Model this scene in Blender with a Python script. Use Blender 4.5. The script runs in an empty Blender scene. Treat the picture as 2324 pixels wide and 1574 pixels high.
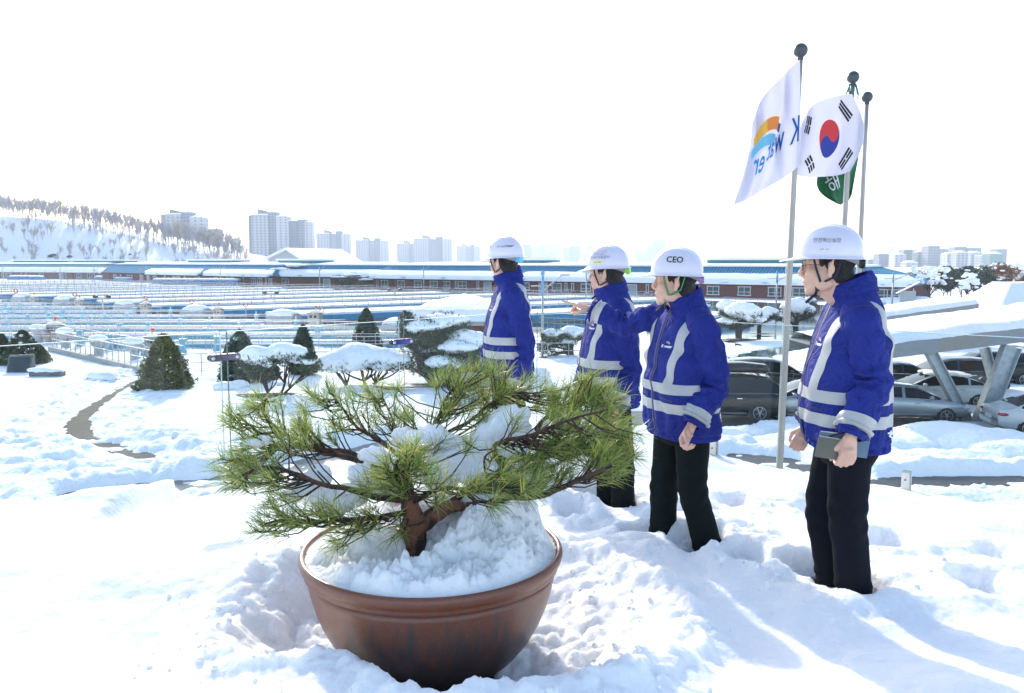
import bpy, bmesh, math, random
import numpy as np
from mathutils import Vector, Matrix, noise
from mathutils.bvhtree import BVHTree
from math import sin, cos, pi, radians, atan, tan, sqrt

SC = bpy.context.scene
COL = SC.collection
R = random.Random(7)

# ------------------------------------------------------------------ camera
CAMZ = 1.6
F, UC, VC = 1807.0, 1162.0, 787.0          # focal length and centre, in units of a 2324 px wide picture
PITCH = atan(193 / F)
cam_d = bpy.data.cameras.new('camera'); cam = bpy.data.objects.new('camera', cam_d); COL.objects.link(cam)
cam.location = (0, 0, CAMZ); cam.rotation_euler = (pi / 2 - PITCH, 0, 0)
cam_d.sensor_width = 36; cam_d.lens = F / 2324 * 36
cam_d.clip_start = 0.05; cam_d.clip_end = 20000
SC.camera = cam

# ------------------------------------------------------------------ world and sun
SUN_AZ, SUN_EL = radians(-19), radians(27)  # azimuth from +Y, negative = left
w = bpy.data.worlds.new('World'); SC.world = w; w.use_nodes = True
nt = w.node_tree; nt.nodes.clear()
sky = nt.nodes.new('ShaderNodeTexSky'); sky.sky_type = 'NISHITA'; sky.sun_disc = False
sky.sun_elevation = SUN_EL; sky.sun_rotation = SUN_AZ
sky.air_density = 1.0; sky.dust_density = 1.5; sky.ozone_density = 1.0
bg = nt.nodes.new('ShaderNodeBackground'); bg.inputs[1].default_value = 0.15
wo = nt.nodes.new('ShaderNodeOutputWorld')
nt.links.new(sky.outputs[0], bg.inputs[0]); nt.links.new(bg.outputs[0], wo.inputs[0])
sun_d = bpy.data.lights.new('sun', 'SUN'); sun_d.energy = 2.0; sun_d.angle = radians(0.6); sun_d.color = (1, .955, .88)
sun = bpy.data.objects.new('sun', sun_d); COL.objects.link(sun)
sdir = Vector((sin(SUN_AZ) * cos(SUN_EL), cos(SUN_AZ) * cos(SUN_EL), sin(SUN_EL)))
sun.rotation_euler = sdir.to_track_quat('Z', 'Y').to_euler(); sun.location = (0, 0, 60)
SC.view_settings.view_transform = 'Standard'; SC.view_settings.look = 'None'
SC.view_settings.gamma = 1; SC.view_settings.exposure = 1.27
SC.cycles.use_denoising = True
SC.cycles.max_bounces = 8; SC.cycles.diffuse_bounces = 4; SC.cycles.transparent_max_bounces = 24
SC.cycles.volume_bounces = 1; SC.cycles.caustics_reflective = False; SC.cycles.caustics_refractive = False
SC.cycles.sample_clamp_indirect = 6

GZ = -4.6                                   # level of the yard below the terrace

# ------------------------------------------------------------------ picture geometry -> world geometry
cP, sP = cos(PITCH), sin(PITCH)
def ray(u, v):
    a, b = (u - UC) / F, -(v - VC) / F
    return Vector((a, cP + b * sP, -sP + b * cP))
def G(u, v, z=GZ):
    r = ray(u, v); t = (z - CAMZ) / r.z
    return Vector((r.x * t, r.y * t, z))
def Yp(u, v, y):
    r = ray(u, v); t = y / r.y
    return Vector((r.x * t, y, CAMZ + r.z * t))
def pxm(y):                                 # pixels per metre at distance y
    return F / y

# ------------------------------------------------------------------ materials
MATS = {}
def nodes_of(m):
    m.use_nodes = True
    return m.node_tree, m.node_tree.nodes['Principled BSDF']
def mat(name, col, rough=.6, metal=0., var=.12, scale=6., bump=0., bscale=60., spec=None, coat=0., detail=3., stretch=None, sheen=0.):
    if name in MATS: return MATS[name]
    m = bpy.data.materials.new(name); t, p = nodes_of(m); N = t.nodes; L = t.links
    p.inputs['Roughness'].default_value = rough; p.inputs['Metallic'].default_value = metal
    if spec is not None: p.inputs['Specular IOR Level'].default_value = spec
    if coat: p.inputs['Coat Weight'].default_value = coat
    if sheen: p.inputs['Sheen Weight'].default_value = sheen
    tc = N.new('ShaderNodeTexCoord'); src = tc.outputs['Object']
    if stretch:
        mp = N.new('ShaderNodeMapping'); mp.inputs['Scale'].default_value = stretch; L.new(src, mp.inputs[0]); src = mp.outputs[0]
    no = N.new('ShaderNodeTexNoise'); no.inputs['Scale'].default_value = scale; no.inputs['Detail'].default_value = detail
    L.new(src, no.inputs['Vector'])
    rp = N.new('ShaderNodeMapRange'); rp.inputs[3].default_value = 1 - var; rp.inputs[4].default_value = 1 + var
    rp.inputs[1].default_value = .25; rp.inputs[2].default_value = .75
    L.new(no.outputs[0], rp.inputs[0])
    mx = N.new('ShaderNodeVectorMath'); mx.operation = 'SCALE'; mx.inputs[0].default_value = col[:3]
    L.new(rp.outputs[0], mx.inputs['Scale']); L.new(mx.outputs[0], p.inputs['Base Color'])
    if bump:
        nb = N.new('ShaderNodeTexNoise'); nb.inputs['Scale'].default_value = bscale; nb.inputs['Detail'].default_value = 4
        L.new(src, nb.inputs['Vector'])
        b = N.new('ShaderNodeBump'); b.inputs['Strength'].default_value = bump; b.inputs['Distance'].default_value = .02
        L.new(nb.outputs[0], b.inputs['Height']); L.new(b.outputs[0], p.inputs['Normal'])
    MATS[name] = m
    return m
def mat2(name, colA, colB, scale, rough=.7, lo=.45, hi=.55, bump=.3, bscale=None, metal=0, stretch=None, spec=.5):
    """two colours mixed by noise"""
    if name in MATS: return MATS[name]
    m = bpy.data.materials.new(name); t, p = nodes_of(m); N = t.nodes; L = t.links
    p.inputs['Roughness'].default_value = rough; p.inputs['Metallic'].default_value = metal
    p.inputs['Specular IOR Level'].default_value = spec
    tc = N.new('ShaderNodeTexCoord'); src = tc.outputs['Object']
    if stretch:
        mp = N.new('ShaderNodeMapping'); mp.inputs['Scale'].default_value = stretch; L.new(src, mp.inputs[0]); src = mp.outputs[0]
    no = N.new('ShaderNodeTexNoise'); no.inputs['Scale'].default_value = scale; no.inputs['Detail'].default_value = 5
    L.new(src, no.inputs['Vector'])
    rp = N.new('ShaderNodeMapRange'); rp.inputs[1].default_value = lo; rp.inputs[2].default_value = hi
    L.new(no.outputs[0], rp.inputs[0])
    mx = N.new('ShaderNodeMix'); mx.data_type = 'RGBA'
    mx.inputs[6].default_value = (*colA, 1); mx.inputs[7].default_value = (*colB, 1)
    L.new(rp.outputs[0], mx.inputs[0]); L.new(mx.outputs[2], p.inputs['Base Color'])
    if bump:
        nb = N.new('ShaderNodeTexNoise'); nb.inputs['Scale'].default_value = bscale or scale * 3; nb.inputs['Detail'].default_value = 4
        L.new(src, nb.inputs['Vector'])
        b = N.new('ShaderNodeBump'); b.inputs['Strength'].default_value = bump; b.inputs['Distance'].default_value = .02
        L.new(nb.outputs[0], b.inputs['Height']); L.new(b.outputs[0], p.inputs['Normal'])
    MATS[name] = m
    return m
def snow_mat(name, s1, s2, dist, col=(.925, .94, .955), sss=0.):
    if name in MATS: return MATS[name]
    m = bpy.data.materials.new(name); t, p = nodes_of(m); N = t.nodes; L = t.links
    p.inputs['Base Color'].default_value = (*col, 1); p.inputs['Roughness'].default_value = .85
    p.inputs['Specular IOR Level'].default_value = .2
    if sss: p.inputs['Subsurface Weight'].default_value = .8; p.inputs['Subsurface Radius'].default_value = (1., 1., 1.); p.inputs['Subsurface Scale'].default_value = sss
    tc = N.new('ShaderNodeTexCoord')
    a = N.new('ShaderNodeTexNoise'); a.inputs['Scale'].default_value = s1; a.inputs['Detail'].default_value = 8; a.inputs['Roughness'].default_value = .62
    b = N.new('ShaderNodeTexVoronoi'); b.inputs['Scale'].default_value = s2
    ad = N.new('ShaderNodeMath'); ad.operation = 'MULTIPLY_ADD'; ad.inputs[1].default_value = -.25
    L.new(tc.outputs['Object'], a.inputs['Vector']); L.new(tc.outputs['Object'], b.inputs['Vector'])
    L.new(b.outputs['Distance'], ad.inputs[0]); L.new(a.outputs[0], ad.inputs[2])
    bp = N.new('ShaderNodeBump'); bp.inputs['Strength'].default_value = .8; bp.inputs['Distance'].default_value = dist
    L.new(ad.outputs[0], bp.inputs['Height']); L.new(bp.outputs[0], p.inputs['Normal'])
    MATS[name] = m
    return m
SNOW = snow_mat('snow_near', 14, 40, .020, sss=.06)
SNOWM = snow_mat('snow_mid', 3.0, 7, .10)
SNOWF = snow_mat('snow_far', .7, 2, .3)
BARK = mat2('pine_bark', (.20, .085, .05), (.03, .02, .015), 14, rough=.9, bump=1.0, bscale=40, stretch=(1, 1, .45))
BARKD = mat('dark_bark', (.045, .035, .03), .9, var=.3, scale=20, bump=.6)
STEEL = mat('brushed_steel', (.62, .6, .57), .32, metal=.9, var=.06, scale=30)
GALV = mat2('galvanised_steel', (.46, .50, .52), (.34, .38, .41), 5, rough=.5, lo=.35, hi=.65, bump=.05, metal=.2)
RAILM = mat('rail_metal', (.44, .44, .44), .5, metal=.2, var=.08, scale=3)
BRICK = mat2('red_brick', (.20, .075, .06), (.14, .05, .042), 3, rough=.85, lo=.3, hi=.7, bump=.2, bscale=30)
BLUEROOF = None

# ------------------------------------------------------------------ numpy noise
_rng = np.random.RandomState(5)
_tab = _rng.rand(4096).astype(np.float64)
def _h(ix, iy, iz):
    return _tab[(ix * 73856093 ^ iy * 19349663 ^ iz * 83492791) & 4095]
def vnoise(x, y, z=None):
    z = np.zeros_like(x) if z is None else z
    ix, iy, iz = np.floor(x).astype(np.int64), np.floor(y).astype(np.int64), np.floor(z).astype(np.int64)
    fx, fy, fz = x - ix, y - iy, z - iz
    fx, fy, fz = fx * fx * fx * (fx * (fx * 6 - 15) + 10), fy * fy * fy * (fy * (fy * 6 - 15) + 10), fz * fz * (3 - 2 * fz)
    def c(a, b, d): return _h(ix + a, iy + b, iz + d)
    x00 = c(0, 0, 0) * (1 - fx) + c(1, 0, 0) * fx; x10 = c(0, 1, 0) * (1 - fx) + c(1, 1, 0) * fx
    x01 = c(0, 0, 1) * (1 - fx) + c(1, 0, 1) * fx; x11 = c(0, 1, 1) * (1 - fx) + c(1, 1, 1) * fx
    return ((x00 * (1 - fy) + x10 * fy) * (1 - fz) + (x01 * (1 - fy) + x11 * fy) * fz) * 2 - 1
def fbm(x, y, z=None, oct=4, gain=.5):
    s = 0; a = 1.; tot = 0
    for k in range(oct):
        f = 2.03 ** k
        s = s + a * vnoise(x * f + 17.3 * k, y * f - 9.1 * k, None if z is None else z * f + 3.7 * k); tot += a; a *= gain
    return s / tot
def billow(x, y, z=None, oct=4, gain=.55):
    s = 0; a = 1.; tot = 0
    for k in range(oct):
        f = 2.1 ** k
        s = s + a * (np.abs(vnoise(x * f + 31 * k, y * f + 5 * k, None if z is None else z * f)) * 2.4 - .6); tot += a; a *= gain
    return s / tot
def sstep(a, b, x):
    t = np.clip((x - a) / (b - a), 0, 1)
    return t * t * (3 - 2 * t)

# ------------------------------------------------------------------ mesh builder
def tagp(o, label=None, cat=None, group=None, kind=None):
    if label: o['label'] = label
    if cat: o['category'] = cat
    if group: o['group'] = group
    if kind: o['kind'] = kind
    return o
def basis(d):
    d = d.normalized()
    a = Vector((0, 0, 1)) if abs(d.z) < .9 else Vector((0, 1, 0))
    x = a.cross(d).normalized()
    return x, d.cross(x).normalized(), d
class MB:
    def __init__(s): s.v = []; s.f = []; s.mi = []
    def add(s, vs, fs, mi=0):
        o = len(s.v); s.v += [tuple(p) for p in vs]; s.f += [tuple(i + o for i in f) for f in fs]; s.mi += [mi] * len(fs); return s
    def box(s, c, sz, rz=0, M=None, mi=0, taper=1.0):
        x, y, z = sz[0] / 2, sz[1] / 2, sz[2] / 2
        P = [Vector((a * x * (taper if k > 0 else 1), b * y * (taper if k > 0 else 1), k * z)) for k in (-1, 1) for a, b in ((-1, -1), (1, -1), (1, 1), (-1, 1))]
        Rm = M if M is not None else Matrix.Rotation(rz, 3, 'Z')
        c = Vector(c)
        return s.add([c + Rm @ p for p in P], [(3, 2, 1, 0), (4, 5, 6, 7), (0, 1, 5, 4), (1, 2, 6, 5), (2, 3, 7, 6), (3, 0, 4, 7)], mi)
    def bar(s, a, b, w, h=None, mi=0):
        a, b = Vector(a), Vector(b); h = h or w; x, y, d = basis(b - a)
        P = [p + x * i * w / 2 + y * j * h / 2 for p in (a, b) for i, j in ((-1, -1), (1, -1), (1, 1), (-1, 1))]
        return s.add(P, [(3, 2, 1, 0), (4, 5, 6, 7), (0, 1, 5, 4), (1, 2, 6, 5), (2, 3, 7, 6), (3, 0, 4, 7)], mi)
    def tube(s, pts, rad, n=8, cap=True, mi=0, fn=None, flat=None):
        pts = [Vector(p) for p in pts]; m = len(pts)
        if not hasattr(rad, '__len__'): rad = [rad] * m
        rings = []; up = None
        for i, p in enumerate(pts):
            d = (pts[min(i + 1, m - 1)] - pts[max(i - 1, 0)])
            if d.length < 1e-9: d = Vector((0, 0, 1))
            d.normalize()
            if up is None: x, y, _ = basis(d)
            else:
                x = (up - d * up.dot(d)).normalized(); y = d.cross(x)
            up = x
            ring = []
            for k in range(n):
                a = 2 * pi * k / n; r = rad[i]
                if fn: r = fn(i, m, a, r)
                fl = flat if flat else 1
                ring.append(p + x * cos(a) * r + y * sin(a) * r * fl)
            rings.append(ring)
        return s.loft(rings, cap, mi)
    def loft(s, rings, cap=True, mi=0, closed=True):
        n = len(rings[0]); V = [p for r in rings for p in r]; Fc = []
        for i in range(len(rings) - 1):
            for k in range(n if closed else n - 1):
                k2 = (k + 1) % n
                Fc.append((i * n + k, i * n + k2, (i + 1) * n + k2, (i + 1) * n + k))
        if cap:
            Fc.append(tuple(reversed(range(n)))); Fc.append(tuple((len(rings) - 1) * n + k for k in range(n)))
        return s.add(V, Fc, mi)
    def ell(s, c, r, M=None, n=16, m=10, mi=0):
        if not hasattr(r, '__len__'): r = (r, r, r)
        c = Vector(c); V = []; 
        for i in range(1, m):
            th = pi * i / m
            for k in range(n):
                a = 2 * pi * k / n; p = Vector((r[0] * sin(th) * cos(a), r[1] * sin(th) * sin(a), r[2] * cos(th)))
                V.append(c + (M @ p if M is not None else p))
        top = Vector((0, 0, r[2])); V.append(c + (M @ top if M is not None else top)); V.append(c - (M @ top if M is not None else top))
        T = len(V) - 2; Fc = []
        for i in range(m - 2):
            for k in range(n): Fc.append((i * n + k, (i + 1) * n + k, (i + 1) * n + (k + 1) % n, i * n + (k + 1) % n))
        for k in range(n): Fc.append((T, k, (k + 1) % n)); Fc.append((T + 1, (m - 2) * n + (k + 1) % n, (m - 2) * n + k))
        return s.add(V, Fc, mi)
    def cap(s, a, b, ra, rb=None, n=10, mi=0):          # tapered capsule
        rb = ra if rb is None else rb; a, b = Vector(a), Vector(b); d = b - a; L = max(d.length, 1e-6); x, y, d = basis(d)
        rings = []
        for j in range(-3, 1):
            t = j / 3 * pi / 2 * .96; rings.append([a + d * sin(t) * ra + (x * cos(q) + y * sin(q)) * ra * cos(t) for q in [2 * pi * k / n for k in range(n)]])
        for j in range(0, 4):
            t = j / 3 * pi / 2 * .96; rings.append([b + d * sin(t) * rb + (x * cos(q) + y * sin(q)) * rb * cos(t) for q in [2 * pi * k / n for k in range(n)]])
        return s.loft(rings, True, mi)
    def mesh(s, name='m'):
        me = bpy.data.meshes.new(name); me.from_pydata(s.v, [], s.f); return me
    def build(s, name, m, parent=None, smooth=False, loc=None, rz=None, **tg):
        me = s.mesh(name); ms = m if isinstance(m, (list, tuple)) else [m]
        for q in ms: me.materials.append(q)
        if len(ms) > 1: me.polygons.foreach_set('material_index', s.mi)
        if smooth: me.polygons.foreach_set('use_smooth', [True] * len(me.polygons))
        return link(name, me, parent, loc, rz, **tg)
def link(name, me, parent=None, loc=None, rz=None, **tg):
    o = bpy.data.objects.new(name, me); COL.objects.link(o)
    if parent is not None: o.parent = parent
    if loc is not None: o.location = loc
    if rz is not None: o.rotation_euler = (0, 0, rz)
    return tagp(o, **tg)
def empty(name, loc=(0, 0, 0), rz=0, label=None, cat=None, group=None):
    o = bpy.data.objects.new(name, None); COL.objects.link(o); o.location = loc; o.rotation_euler = (0, 0, rz); o.empty_display_size = .1
    return tagp(o, label, cat, group)
CHILD = {}
def kids(o): return [c for c in COL.objects if c.parent == o]
def copy_tree(o, loc=None, rz=None, sc=None, label=None, group=None, ch=None):
    c = o.copy(); COL.objects.link(c)
    if loc is not None: c.location = loc
    if rz is not None: c.rotation_euler = (0, 0, rz)
    if sc is not None: c.scale = sc if hasattr(sc, '__len__') else (sc, sc, sc)
    if label: c['label'] = label
    if group: c['group'] = group
    ch = CHILD.get(o.name) if ch is None else ch
    if ch is None:
        ch = [(k, kids(k)) for k in kids(o)]; CHILD[o.name] = ch
    for k, sub in ch:
        kc = k.copy(); COL.objects.link(kc); kc.parent = c
        for q in sub:
            qc = q.copy(); COL.objects.link(qc); qc.parent = kc
    return c
def grid_mesh(name, X, Y, Z, m, keep=None, smooth=True, **tg):
    ny, nx = X.shape
    V = np.stack([X.ravel(), Y.ravel(), Z.ravel()], 1)
    I = np.arange(nx * ny).reshape(ny, nx)
    q = np.stack([I[:-1, :-1], I[:-1, 1:], I[1:, 1:], I[1:, :-1]], -1).reshape(-1, 4)
    if keep is not None:
        k = keep.ravel()[q].all(1); q = q[k]
    used = np.zeros(len(V), bool); used[q.ravel()] = True; mp = np.cumsum(used) - 1
    me = bpy.data.meshes.new(name); V = V[used]; q = mp[q]
    me.vertices.add(len(V)); me.vertices.foreach_set('co', V.ravel())
    me.loops.add(q.size); me.loops.foreach_set('vertex_index', q.ravel().astype(np.int32))
    me.polygons.add(len(q)); me.polygons.foreach_set('loop_start', np.arange(0, q.size, 4, dtype=np.int32))
    me.update(calc_edges=True)
    me.polygons.foreach_set('use_smooth', [smooth] * len(q)); me.materials.append(m)
    return link(name, me, **tg)
def remesh(mb, vox, disp=None, it=0):
    """voxel union of a builder's closed shapes -> mesh data"""
    me = mb.mesh('tmp'); o = bpy.data.objects.new('tmp', me); COL.objects.link(o)
    md = o.modifiers.new('r', 'REMESH'); md.mode = 'VOXEL'; md.voxel_size = vox; md.use_smooth_shade = True
    if it:
        ms = o.modifiers.new('s', 'SMOOTH'); ms.iterations = it; ms.factor = .6
    dg = bpy.context.evaluated_depsgraph_get(); dg.update()
    res = bpy.data.meshes.new_from_object(o.evaluated_get(dg), depsgraph=dg)
    bpy.data.objects.remove(o); bpy.data.meshes.remove(me)
    if disp: displace(res, disp)
    res.polygons.foreach_set('use_smooth', [True] * len(res.polygons)); res.materials.clear()
    return res
def displace(me, fn):
    n = len(me.vertices); co = np.empty(n * 3); me.vertices.foreach_get('co', co); co = co.reshape(-1, 3)
    no = np.empty(n * 3); me.vertex_normals.foreach_get('vector', no); no = no.reshape(-1, 3)
    co = co + no * fn(co)[:, None]; me.vertices.foreach_set('co', co.ravel()); me.update()
def lumps(name, ells, vox, amp, freq, m, parent=None, it=2, **tg):
    mb = MB()
    for e in ells: mb.ell(e[0], e[1], n=14, m=9, M=e[2] if len(e) > 2 else None)
    me = remesh(mb, vox, lambda p: amp * (billow(p[:, 0] * freq, p[:, 1] * freq, p[:, 2] * freq, 4)), it)
    me.materials.append(m)
    return link(name, me, parent, **tg)
def text_mesh(s, size, align='CENTER', bold=0.):
    c = bpy.data.curves.new('t', 'FONT'); c.body = s; c.size = size; c.align_x = align; c.align_y = 'CENTER'; c.offset = bold; c.resolution_u = 3
    o = bpy.data.objects.new('t', c); COL.objects.link(o); dg = bpy.context.evaluated_depsgraph_get(); dg.update()
    me = bpy.data.meshes.new_from_object(o.evaluated_get(dg), depsgraph=dg)
    V = [v.co.copy() for v in me.vertices]; Fc = [tuple(p.vertices) for p in me.polygons]
    bpy.data.objects.remove(o); bpy.data.curves.remove(c); bpy.data.meshes.remove(me)
    return V, Fc
def bvh_of(mes):
    V = []; Fc = []
    for me in mes:
        o = len(V); V += [v.co.copy() for v in me.vertices]; Fc += [tuple(i + o for i in p.vertices) for p in me.polygons]
    return BVHTree.FromPolygons(V, Fc)
def project(mb, shape, bvh, org, right, up, off=.002, mi=0):
    """lay a flat shape (verts, faces) onto a surface by casting along the view of its own plane"""
    V, Fc = shape; right, up = Vector(right).normalized(), Vector(up).normalized(); n = right.cross(up)
    out = []
    for p in V:
        q = Vector(org) + right * p[0] + up * p[1] + n * .3
        h = bvh.ray_cast(q, -n, .8)
        out.append((h[0] + n * off) if h[0] is not None else (Vector(org) + right * p[0] + up * p[1]))
    return mb.add(out, Fc, mi)
def quadgrid(x0, x1, y0, y1, nx=6, ny=6):
    V = [Vector((x0 + (x1 - x0) * i / nx, y0 + (y1 - y0) * j / ny, 0)) for j in range(ny + 1) for i in range(nx + 1)]
    return V, [(j * (nx + 1) + i, j * (nx + 1) + i + 1, (j + 1) * (nx + 1) + i + 1, (j + 1) * (nx + 1) + i) for j in range(ny) for i in range(nx)]
def arcshape(cx, cy, r0, r1, a0, a1, n=12, sq=1.):
    V = []; 
    for i in range(n + 1):
        a = a0 + (a1 - a0) * i / n
        V += [Vector((cx + r0 * cos(a), cy + r0 * sin(a) * sq, 0)), Vector((cx + r1 * cos(a), cy + r1 * sin(a) * sq, 0))]
    return V, [(2 * i, 2 * i + 1, 2 * i + 3, 2 * i + 2) for i in range(n)]

def dense(pts, k=5):
    out = []
    for i in range(len(pts) - 1):
        a, b = pts[i], pts[i + 1]; pa = pts[max(i - 1, 0)]; pb = pts[min(i + 2, len(pts) - 1)]
        for j in range(k):
            t = j / k
            out.append(.5 * ((2 * a) + (b - pa) * t + (2 * pa - 5 * a + 4 * b - pb) * t * t + (3 * a - pa - 3 * b + pb) * t ** 3))
    return out + [pts[-1]]
# ================================================================== TERRACE
EDGE_C = Vector((.18, 7.18, 0))                                  # outer corner of the glass railing
RL = Vector((-1, -1.0, 0)).normalized(); RR = Vector((.758, -.652, 0)).normalized()
def side(x, y, c, d):                                            # signed distance outwards from a railing line
    n = Vector((-d.y, d.x)) if d.x > 0 else Vector((d.y, -d.x))
    return (x - c.x) * n.x + (y - c.y) * n.y
POTC = Vector((-.313, 3.03, 0)); POTR = .51; POTZ = .49
FEET = []                                                        # filled below: (x, y) of every leg
FEETD = dict(m4=[(1.50, 3.40), (1.37, 3.62)], m3=[(.93, 3.98), (.72, 4.2)], m2=[(.63, 4.80), (.49, 4.98)], m1=[(-.02, 5.6), (-.14, 5.8)])
for k in FEETD: FEET += FEETD[k]
def terrace_h(x, y):
    h = .17 + .075 * fbm(x * .8 + 2, y * .8, oct=3) + .028 * fbm(x * 2.6, y * 2.6 + 5, oct=4)
    h += .10 * sstep(2.9, 2.3, y)                                # deeper towards the camera
    h += .010 * fbm(x * 7, y * 7, oct=3) * sstep(4.5, 3, y)
    # trampled band by the people
    d = np.full_like(x, 9.)
    for fx, fy in FEET: d = np.minimum(d, np.hypot(x - fx, (y - fy) * .9))
    tr = sstep(.65, .15, d)
    h += tr * (.035 * fbm(x * 4 + 3, y * 4, oct=4) + .012 * billow(x * 6, y * 6, oct=3))
    for i, (fx, fy) in enumerate(FEET):
        dd = np.hypot(x - fx, y - fy) + .03 * fbm(x * 9, y * 9)
        h -= (.13 * sstep(.17, .09, dd))
        # print trail going back to the right
    for (px, py, r) in [(1.15, 3.75, .13), (1.02, 4.05, .12), (1.25, 4.2, .12), (1.9, 3.9, .13), (2.05, 3.35, .12), (2.3, 3.7, .12), (.35, 4.55, .12), (.25, 5.0, .12), (1.0, 4.6, .13), (1.35, 4.75, .13), (1.75, 4.55, .12), (2.4, 3.1, .12), (2.75, 3.35, .13), (2.2, 2.75, .1)]:
        dd = np.hypot((x - px), (y - py) * .8) + .05 * fbm(x * 7 + px, y * 7)
        h -= .075 * sstep(r, r * .5, dd); h += .018 * sstep(r * 2.2, r * 1.2, dd) * sstep(r * .6, r * 1.2, dd) * (1 + billow(x * 8, y * 8, oct=3))
    # the pit dug round the pot
    dx, dy = x - POTC.x, y - POTC.y; r = np.hypot(dx, dy); a = np.arctan2(dy, dx)
    lip = .82 + .10 * np.cos(a - .5) + .10 * np.cos(a - pi) ** 2 - .22 * np.exp(-((a + 2.0) / .42) ** 2) - .06 * np.exp(-((a + 1.0) / .4) ** 2)
    lip = lip + .07 * fbm(x * 3.3, y * 3.3, oct=4) + .03 * billow(x * 9, y * 9)
    t = sstep(lip, lip - .26 - .16 * np.clip(np.cos(a), 0, 1), r)
    flo = .045 + .05 * billow(x * 6 + 9, y * 6, oct=5) + .10 * np.clip(np.abs(np.cos(a)), 0, 1) * sstep(.5, .9, r)
    flo -= .16 * np.exp(-((a + .95) / .42) ** 2) * sstep(.80, .62, r) + .12 * np.exp(-((a + 2.05) / .6) ** 2) * sstep(.75, .5, r)
    ring = np.exp(-((r - lip - .03) / .09) ** 2) * .055 * (1 + .6 * billow(x * 8, y * 8))
    h = h * (1 - t) + np.minimum(h, flo) * t + ring * sstep(4.6, 3.6, y)
    h -= .3 * sstep(.28, .20, r)
    # fine clods in disturbed places
    dist = np.clip(tr + np.exp(-((r - .85) / .3) ** 2), 0, 1)
    dist = dist * (.25 + .75 * sstep(-.25, .35, fbm(x * 1.6 + 7, y * 1.6, oct=2)))
    h += dist * .016 * fbm(x * 13, y * 13, oct=5, gain=.6) + .0022 * billow(x * 22, y * 22, oct=3)
    # long hollow behind the railing and bank along it
    return h
def outline(x, y):
    sl = side(x, y, EDGE_C, RL); sr = side(x, y, EDGE_C, RR)
    lim = .16 + .70 * sstep(-2.35, -2.5, x) * (x < 0)
    return np.maximum(sl - lim, sr - .16)
stp = .0125
xs = np.arange(-4.6, 4.6, stp); ys = np.arange(1.3, 7.5, stp)
X, Y = np.meshgrid(xs, ys)
# skip what can never be seen from near the camera's place
H = terrace_h(X, Y); S = outline(X, Y) + .03 * fbm(X * 3, Y * 3)
H = H - .09 * sstep(-.7, -.05, S)
H = H * sstep(0.02, -.12, S) - .45 * sstep(-.02, .06, S)
keep = (S < .09)
grid_mesh('snow_cover', X, Y, H, SNOW, keep, kind='structure', label='thick trampled snow lying on the terrace')
# the turf showing at the foot of the pot, and the terrace it lies on
TURF = mat2('turf', (.030, .045, .012), (.012, .018, .006), 30, rough=.95, bump=1, bscale=120)
pts = [(-5, .9), (5, .9), (5, 3.0), (.24, 7.3), (-.1, 7.3), (-2.45, 4.75), (-2.9, 5.2), (-5, 3.1)]
pts = [(-7, -2), (7, -2), (7, 1.4), (.24, 7.27), (.0, 7.2), (-7, .1)]
mb = MB(); n = len(pts)
mb.add([(p[0], p[1], .0) for p in pts] + [(p[0], p[1], GZ - .3) for p in pts], [tuple(range(n))] + [(i, n + i, n + (i + 1) % n, (i + 1) % n) for i in range(n)])
mb.build('terrace', mat('pale_stone_wall', (.5, .48, .45), .8, var=.08, scale=2), kind='structure', label='terrace slab under the snow')
mb = MB(); mb.box((-.3, 3.0, .006), (2.6, 2.2, .008)); mb.build('grass', TURF, kind='stuff', label='dark turf bared at the foot of the pot', cat='grass')
# a few loose needles and bits on the turf are part of the pot area

# ================================================================== YARD BELOW
def seg_dist(x, y, pts):
    d = np.full_like(x, 1e9)
    for (ax, ay), (bx, by) in zip(pts[:-1], pts[1:]):
        vx, vy = bx - ax, by - ay; L = vx * vx + vy * vy
        t = np.clip(((x - ax) * vx + (y - ay) * vy) / L, 0, 1)
        d = np.minimum(d, np.hypot(x - ax - t * vx, y - ay - t * vy))
    return d
def gp(l): return [tuple(G(u, v)[:2]) for u, v in l]
PATH = gp([(345, 852), (300, 872), (255, 897), (205, 930), (172, 968), (190, 998), (250, 1016), (300, 1033), (350, 1052)])
ROAD = gp([(210, 1132), (330, 1122), (480, 1108), (620, 1085), (760, 1050), (900, 1015)])
ROAD2 = gp([(1560, 1075), (1700, 1045), (1810, 1062), (1980, 1103), (2150, 1100), (2330, 1100), (2600, 1100)])
ROAD3 = gp([(1600, 992), (1700, 985)])
LOT = gp([(1500, 955), (1800, 945), (2010, 972), (2170, 978), (2330, 1000)])
CAMP = gp([(1640, 838), (1740, 805), (1830, 790), (1990, 770)])
def pathd(x, y): return seg_dist(x, y, PATH)
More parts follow.
